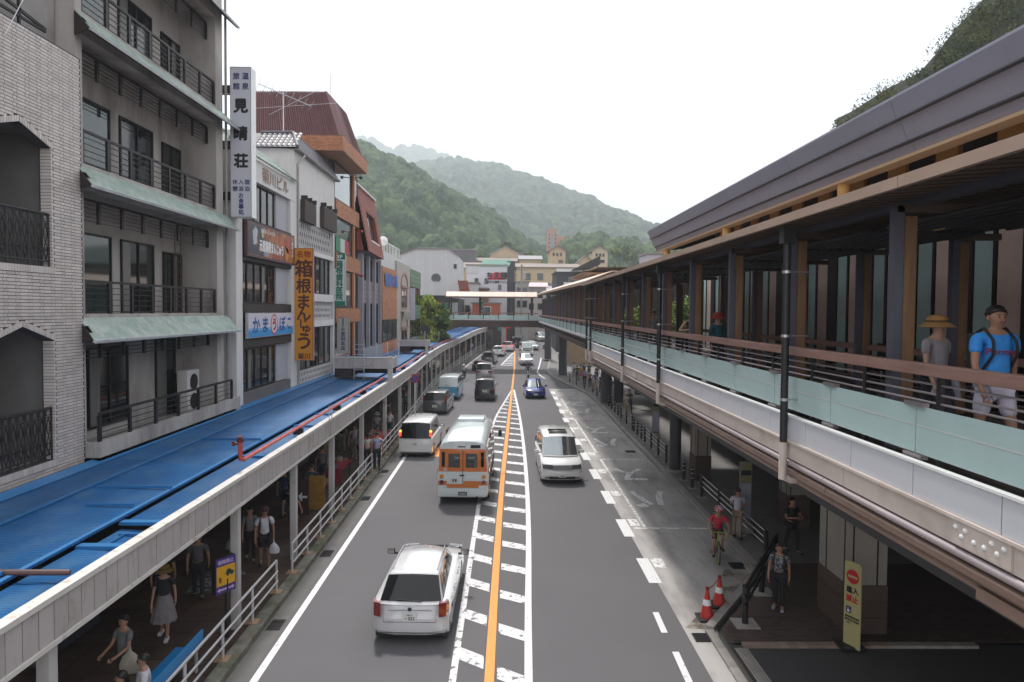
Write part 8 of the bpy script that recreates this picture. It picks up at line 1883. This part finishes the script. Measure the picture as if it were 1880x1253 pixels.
# the two walkers closest to the camera on the walkway (they walk towards the right-hand front)
def sweater(t, k, J):
    sw = C('lilac_cardigan', (.3, .29, .36)); mb = MB()
    for s, dz in ((-1, -.3), (1, -.34)): mb.tube([(s*.1*k, -.14*k, 1.0*k), (s*.14*k, -.17*k, (1.0+dz*.5)*k), (s*.2*k, -.15*k, (1.0+dz)*k)], [.035, .045, .03], 8)
    mb.tube([(math.cos(a)*.16*k, math.sin(a)*.14*k, .97*k) for a in [2*math.pi*i/14 for i in range(15)]], .035, 8); mb.build('tied_cardigan', sw, t, smooth=True)
gt = C('grey_melange', (.3, .28, .31)); bt = C('bright_blue_cotton', (.03, .26, .72))
def chest(txt, m, size, z=1.24, fr=-.165):
    def f(t, k, J):
        mb = MB(); letters(mb, txt, size, (0, fr*k, z*k), (1, 0, 0), UZ, bold=.02); 
        mb.v = [(x, yv+abs(x)*.35*abs(x)*6, zz) for x, yv, zz in mb.v]; mb.build('chest_print', m, t)
    return f
person('woman in a grey shirt and straw sun hat walking on the walkway', 5.28, 8.25, R(14), FL, 1.6, top=(.3, .28, .31), topm=gt, bot=(.03, .03, .04), hair='long', hat='sun', hatc=(.4, .22, .07), skin=SK2, hero=True, female=True, extras=sweater)
person('man in a bright blue lettered shirt and white shorts on the walkway', 5.15, 7.08, R(-2), FL, 1.72, topm=bt, bot=(.55, .52, .62), legs='shorts', hero=True, skin=SK3, backpack=(.015, .015, .018), extras=chest('Phrmnen', mat('dark_red_print', (.2, .01, .03), .7), .095))
person('woman in a black top and dark ponytail resting at the walkway rail', 5.15, 18.7, R(-10), FL, 1.66, top=(.012, .012, .018), bot=(.02, .02, .025), arms=('down', 'fist'), walk=.03, hero=True, sleeve='none', skin=SK2, female=True, hair='short')
person('person in a teal shirt and red brimmed hat on the walkway', 5.35, 17.0, R(5), FL, 1.6, top=(.01, .09, .12), bot=(.02, .03, .05), hat='sun', hatc=(.5, .02, .02), sleeve='long', hair='long', walk=.1, hero=True, female=True)
for i, (y, c, lb) in enumerate(((25.5, (.25, .25, .27), 'stooping person in pale grey half hidden behind a walkway post'), (24.0, (.03, .03, .04), 'dark clothed person sitting behind the walkway posts'), (47, (.03, .03, .04), 'first dark clothed walker on the far walkway'), (52, (.4, .38, .4), 'white shirted walker on the far walkway'), (57, (.05, .05, .07), 'second dark clothed walker on the far walkway'), (66, (.02, .02, .03), 'third dark clothed walker on the far walkway'))):
    person(lb, 5.6 if y < 30 else 5.9, y, R(20*i), FL if y < 35 else 6.12, 1.65, top=c, group='distant walkers on the walkway')
for i, (x, c) in enumerate(((-5.2, (.02, .05, .15)), (-4.4, (.03, .03, .03)), (-8.2, (.2, .18, .2)))): person(['walker in blue on the footbridge', 'dark clothed walker beside the one in blue on the footbridge', 'walker at the left end of the footbridge'][i], x, 88, R(90), 6.3, 1.68, top=c, group='walkers on the footbridge')
# arcade on the left
person('man in a white shirt and cap with backpack carrying a plastic bag', -6.85, 19.55, R(22), None, 1.74, top=(.62, .62, .68), bot=(.012, .012, .014), legs='shorts', hat='cap', hatc=(.07, .03, .05), backpack=(.015, .015, .018), hero=True, skin=SK3)
plastic_bag(-6.5, 19.3, .62, 'white plastic bag held by the man in the cap', (.55, .54, .6), .15); plastic_bag(-7.95, 19.9, .5, 'pale plastic bag held by the woman beside the man in the cap', (.25, .25, .27), .16)
person('woman in a grey shirt beside the man in the cap', -7.45, 20.05, R(20), None, 1.6, top=(.3, .3, .32), bot=(.015, .015, .02), hair='long', female=True, backpack=(.02, .02, .03))
person('dark clothed person walking away behind the man in the cap', -6.9, 22.2, R(170), None, 1.7, top=(.015, .015, .018), bot=(.02, .02, .025), walk=.2)
person('woman in a yellow hat and long pale skirt', -7.35, 14.75, R(12), None, 1.58, top=(.02, .02, .025), bot=(.22, .2, .21), legs='skirt', hat='sun', hatc=(.24, .16, .04), shoes=(.6, .6, .65), hero=True, female=True)
person('person in grey holding a pale shoulder bag at the lower left', -7.2, 12.9, R(-20), None, 1.6, top=(.16, .165, .17), bot=(.03, .03, .03), hero=True, arms=('reach', 'reach'), female=True)
plastic_bag(-6.95, 12.65, .75, 'crumpled beige shoulder bag carried at the lower left', (.4, .36, .3), .2)
person('dark haired person in a white shirt seated on the blue bench', -6.5, 12.25, R(-60), -.33, 1.65, top=(.62, .62, .66), bot=(.02, .02, .03), pose='sit', hero=True, walk=0)
person('dark clothed person seated beside the white shirted one', -6.62, 11.75, R(-60), -.35, 1.62, top=(.02, .02, .022), bot=(.02, .02, .03), pose='sit', walk=0)
person('dark clothed man standing in the arcade behind the yellow hat woman', -8.3, 16.6, R(200), None, 1.7, top=(.02, .02, .03), bot=(.03, .04, .08), shoes=(.3, .2, .15))
person('person with a white bag in the arcade behind the purple sign', -7.8, 17.4, R(200), None, 1.68, top=(.12, .12, .13), bot=(.02, .02, .03))
def stripes(t, k, J): pass
C('hat_44_19', (.4, .38, .4), c2=(.4, .02, .03), c2s=18, c2t=.5, c2w=.02)
chk = C('blue_check_shirt', (.2, .2, .4), .8, c2=(.5, .5, .58), c2s=26, c2t=.5, c2w=.02)
person('man in a blue and white checked shirt at the fence gap', -5.85, 31.6, R(185), None, 1.76, topm=chk, bot=(.012, .012, .02), hero=True, sleeve='short', walk=.06)
person('woman in a white blouse beside the checked shirt man', -6.35, 31.9, R(200), None, 1.64, top=(.6, .58, .5), bot=(.02, .02, .03), hair='long', walk=.05, female=True)
person('woman in a lilac shirt in the arcade behind the white blouse', -6.9, 32.8, R(150), None, 1.62, top=(.33, .32, .42), bot=(.02, .02, .03), female=True)
person('woman in a white shirt and dark teal shorts by the red table', -6.6, 39.6, R(-20), None, 1.6, top=(.62, .6, .62), bot=(.01, .06, .07), legs='shorts', hair='long', female=True)
person('person under a pale sun hat beside the woman in teal shorts', -7.2, 38.8, R(160), None, 1.6, top=(.4, .4, .44), bot=(.2, .2, .22), hat='sun', hatc=(.45, .44, .42))
arc = [(-7.9, 24.6), (-7.2, 25.6), (-8.4, 27), (-7.6, 28.6), (-8.0, 30.6), (-7.4, 33.9), (-8.4, 35.5), (-7.1, 42.5), (-7.9, 45), (-7.0, 48.8), (-7.6, 52), (-8.3, 56), (-7.3, 60), (-7.8, 64), (-7.2, 70), (-7.6, 75), (-7.0, 80), (-7.4, 84), (-6.8, 90), (-6.2, 95), (-5.6, 99), (-4.8, 104), (-4.0, 109), (-3.4, 113)]
cols = [(.02, .02, .03), (.16, .15, .17), (.03, .05, .12), (.4, .38, .4), (.12, .02, .03), (.06, .07, .06), (.25, .19, .07), (.04, .1, .11)]  # clothes dimmed: arcade shade is part of these colours
wd_ = ['black', 'grey', 'navy', 'white', 'dark red', 'olive grey', 'mustard', 'teal']
near_ = ['the yellow advert stand', 'the yellow table', 'the red clothed table', 'the red clothed table, farther in', 'the white blouse woman', 'the fence gap', 'the bright red table', 'the white minivan', 'the white minivan, farther along', 'the grey people carrier', 'the round road sign', 'the round road sign, deeper in the arcade', 'the blue and white van', 'the van, farther along', 'the scooter rider', 'the silver minivan', 'the small black car', 'the small black car, farther along', 'the grey off-road car', 'the white hatchback', 'the white hatchback, farther along', 'the far fence', 'the far fence, farther along', 'the end of the arcade']
for i, (x, y) in enumerate(arc): person('person in %s in the arcade beside %s' % (wd_[(i*5+2) % 8], near_[i]), x, y, R(rnd.choice((0, 20, 180, 160, 90, 200))), None, rnd.uniform(1.55, 1.76), top=cols[(i*5+2) % 8], bot=rnd.choice(((.02, .02, .03), (.03, .04, .09), (.2, .18, .15))), hair=rnd.choice(('short', 'long')), group='people in the left arcade')
# right-hand forecourt
bw = C('patterned_open_shirt', (.3, .3, .33), .8, c2=(.02, .02, .03), c2s=26, c2t=.5, c2w=.03)
person('man in a patterned open shirt looking up beside the slanting rail', 7.0, 16.95, R(-28), .105, 1.66, topm=bw, bot=(.012, .012, .016), shoes=(.25, .25, .3), hero=True, walk=.05, backpack=(.03, .03, .03), skin=SK3)
def tdot(t, k, J): pass
qp = [(9.2, 49.5, (.06, .06, .08), 'walking man in dark clothes by the bus stop board', (.03, .03, .04), 1.76), (8.75, 48.2, (.55, .52, .46), 'man in a pale cap and pale shirt by the bollards', (.45, .38, .25), 1.66),
      (9.3, 58.5, (.1, .1, .12), 'person in dark clothes just beyond the twin columns', (.3, .25, .2), 1.68), (9.9, 57.5, (.4, .38, .4), 'person in a pale grey top beyond the twin columns', (.03, .03, .03), 1.65),
      (9.0, 62.5, (.02, .02, .03), 'queueing person in black nearest the twin columns', (.02, .02, .03), 1.7), (8.7, 64.3, (.03, .06, .25), 'queueing person in a blue cap and grey top', (.4, .35, .4), 1.7), (8.4, 66, (.25, .1, .1), 'queueing person in maroon', (.02, .02, .02), 1.6), (8.1, 67.8, (.35, .35, .5), 'queueing person with a pale rucksack', (.03, .03, .04), 1.72),
      (7.95, 70, (.6, .1, .2), 'child in pink in the queue', (.4, .35, .3), 1.3), (8.3, 73, (.6, .4, .02), 'queueing person in bright yellow', (.03, .04, .08), 1.7), (7.85, 72.4, (.02, .02, .03), 'queueing person in black left of the one in yellow', (.02, .02, .03), 1.66), (8.8, 74.5, (.03, .07, .2), 'queueing person in blue behind the one in yellow', (.03, .03, .05), 1.74),
      (9.5, 75.5, (.05, .1, .1), 'queueing person in dark green', (.03, .03, .04), 1.7), (7.9, 76.2, (.6, .6, .62), 'person in white beside the island column', (.1, .1, .12), 1.7), (9.9, 72, (.1, .05, .05), 'queueing person in brown', (.02, .02, .03), 1.66), (7.6, 92, (.1, .2, .5), 'person in bright blue by the farthest round column', (.03, .03, .04), 1.7), (8.3, 95, (.03, .03, .03), 'dark clothed person by the farthest round column', (.03, .03, .03), 1.7)]
for i, (x, y, c, lb, b, h) in enumerate(qp): person(lb, x, y, R([10, 190, 160, 30, 200, 180, 170, 190][i % 8]), None, h, top=c, bot=b, hat='cap' if 'cap' in lb else None, hatc=(.5, .48, .42) if 'pale cap' in lb else (.02, .05, .25), legs='shorts' if i in (3, 5, 8) else 'long', backpack=(.3, .3, .4) if 'rucksack' in lb else None, group='people waiting along the bus bay' if y > 55 else None, walk=.2 if 'walking' in lb else .08)
person('person in a white shirt and beige trousers bending behind the cyclist', 7.75, 22.2, R(160), None, 1.62, top=(.5, .48, .56), bot=(.3, .23, .16), hero=True, lean=.35, arms=('reach', 'reach'))
person('dark clothed person with a pale paper in the shade by the bus stop board', 9.0, 20.9, R(20), None, 1.72, top=(.02, .02, .025), bot=(.02, .02, .025), arms=('fold', 'fold'))
# cyclist and bicycle
def bicycle(x, y, rz, lab):
    t = thing('bicycle', lab, 'bicycle', (0, 0, 0)); ye = mat('neon_yellow_paint', (.35, .45, .01), .35); r = .335
    for c, nm in ((-.52, 'wheel'), (.5, 'wheel')):
        w = MB(); n = 28; w.tube([(0, c+r*math.cos(2*math.pi*i/n), r+r*math.sin(2*math.pi*i/n)) for i in range(n+1)], .016, 6, caps=False); wo = w.build(nm, M['tyre'], t, smooth=True)
        s = MB(); s.tube([(0, c+.31*math.cos(2*math.pi*i/n), r+.31*math.sin(2*math.pi*i/n)) for i in range(n+1)], .009, 5, caps=False); s.build('rim', ye if c < 0 else M['silver'], wo)
        s = MB()
        for i in range(10): s.tube([(0, c, r), (0, c+.31*math.cos(i*.628), r+.31*math.sin(i*.628))], .0022, 3)
        s.build('spokes', M['silver'], wo, kind=None)
    f = MB()
    for a, b in (((0, -.38, .82), (0, -.33, .62)), ((0, -.36, .78), (0, .12, .8)), ((0, -.33, .64), (0, .05, .29)), ((0, .05, .29), (0, .14, .86)), ((0, .05, .29), (0, .5, .335)), ((0, .12, .78), (0, .5, .335))): f.tube([a, b], .017, 8)
    f.build('frame', ye, t, smooth=True); MB().tube([(0, -.34, .66), (.03, -.52, .335)], .013, 6).build('fork', ye, t); MB().tube([(0, -.34, .66), (-.03, -.52, .335)], .013, 6).build('fork', M['black'], t)
    MB().tube([(-.22, -.52, .9), (-.2, -.42, .93), (0, -.4, .92), (.2, -.42, .93), (.22, -.52, .9), (.22, -.5, .8)], .014, 8).build('handlebar', ye, t); MB().box(-.07, .07, .02, .28, .87, .92).build('saddle', M['black'], t, bevel=.02)
    MB().tube([(-.02, .05, .29), (.02, .05, .29)], .09, 14).build('crank', M['black'], t)
    for s in (-1, 1): MB().box(s*.13-.04, s*.13+.04, -.1+s*-.05, 0+s*-.05, .29+s*.12, .31+s*.12).build('pedal', M['black'], t)
    t.location = (x, y, zg(y)+.008); t.rotation_euler = (0, 0, rz)
    return t
bicycle(6.62, 20.75, R(-11), 'neon yellow road bicycle ridden in the bus bay')
def vest(t, k, J): pass
person('cyclist in a red and pink jersey with a striped helmet', 6.62, 20.72, R(-11), .008, 1.7, top=(.5, .03, .06), bot=(.05, .05, .06), legs='shorts', pose='cycle', lean=.55, arms=('bar', 'bar'), hat='helmet', hatc=(.45, .2, .2), hero=True, skin=SK3, backpack=None, walk=0)
# scooters with riders
def scooter(x, y, rz, lab, body, plab, pc, hc):
    t = thing('motor_scooter', lab, 'scooter', (0, 0, 0))
    for c in (-.62, .6):
        w = MB().tube([(-.06, c, .25), (.06, c, .25)], .25, 18).build('wheel', M['tyre'], t, smooth=True); MB().tube([(-.065, c, .25), (.065, c, .25)], .12, 12).build('rim', M['rim'], w)
    MB().loft([[(-.1, .75, .45), (.1, .75, .45), (.08, .8, .7), (-.08, .8, .7)], [(-.18, .35, .32), (.18, .35, .32), (.16, .35, .78), (-.16, .35, .78)], [(-.14, -.1, .3), (.14, -.1, .3), (.12, -.1, .72), (-.12, -.1, .72)]]).build('rear_body', body, t, bevel=.02)
    MB().box(-.15, .15, -.42, -.05, .26, .34).build('footboard', M['black'], t); MB().extr([(-.2, -.4, .3), (.2, -.4, .3), (.16, -.5, .95), (-.16, -.5, .95)], (0, -.1, 0)).build('leg_shield', body, t, bevel=.02)
    MB().tube([(0, -.62, .25), (0, -.5, .95)], .03, 8).build('fork', M['silver'], t); MB().tube([(-.33, -.42, 1.02), (0, -.5, .98), (.33, -.42, 1.02)], .018, 8).build('handlebar', M['black'], t)
    MB().tube([(0, -.66, .82), (0, -.58, .82)], .09, 14).build('headlight', M['head_lamp'], t); MB().box(-.14, .14, -.02, .62, .73, .82).build('seat', M['black'], t, bevel=.03); MB().box(-.08, .08, .79, .82, .6, .68).build('tail_light', M['red_lamp'], t); MB().box(-.11, .11, .8, .82, .42, .54).build('number_plate', M['plate'], t)
    for s in (-1, 1): MB().tube([(s*.3, -.44, 1.02), (s*.33, -.42, 1.18)], .008, 5).build('mirror_stalk', M['black'], t); MB().ob((s*.34, -.42, 1.2), (.11, .02, .07)).build('mirror', M['black'], t)
    t.location = (x, y, zg(y)+.005); t.rotation_euler = (0, 0, rz)
    person(plab, x, y, rz, zg(y)+.005, 1.7, top=pc, bot=(.03, .03, .04), pose='ride', arms=('bar', 'bar'), sleeve='long', hat='helmet', hatc=hc, lean=.15, walk=0, hair=None)
scooter(-4.3, 73.5, PI+R(-3), 'black motor scooter riding away along the left kerb', PB, 'scooter rider in grey with a white helmet by the left kerb', (.3, .32, .34), (.7, .7, .7))
scooter(2.72, 75.5, R(2), 'white motor scooter coming towards the camera', PWW, 'scooter rider in black with a dark helmet coming towards the camera', (.015, .015, .018), (.03, .03, .035))
bpy.data.scenes.remove(_work)
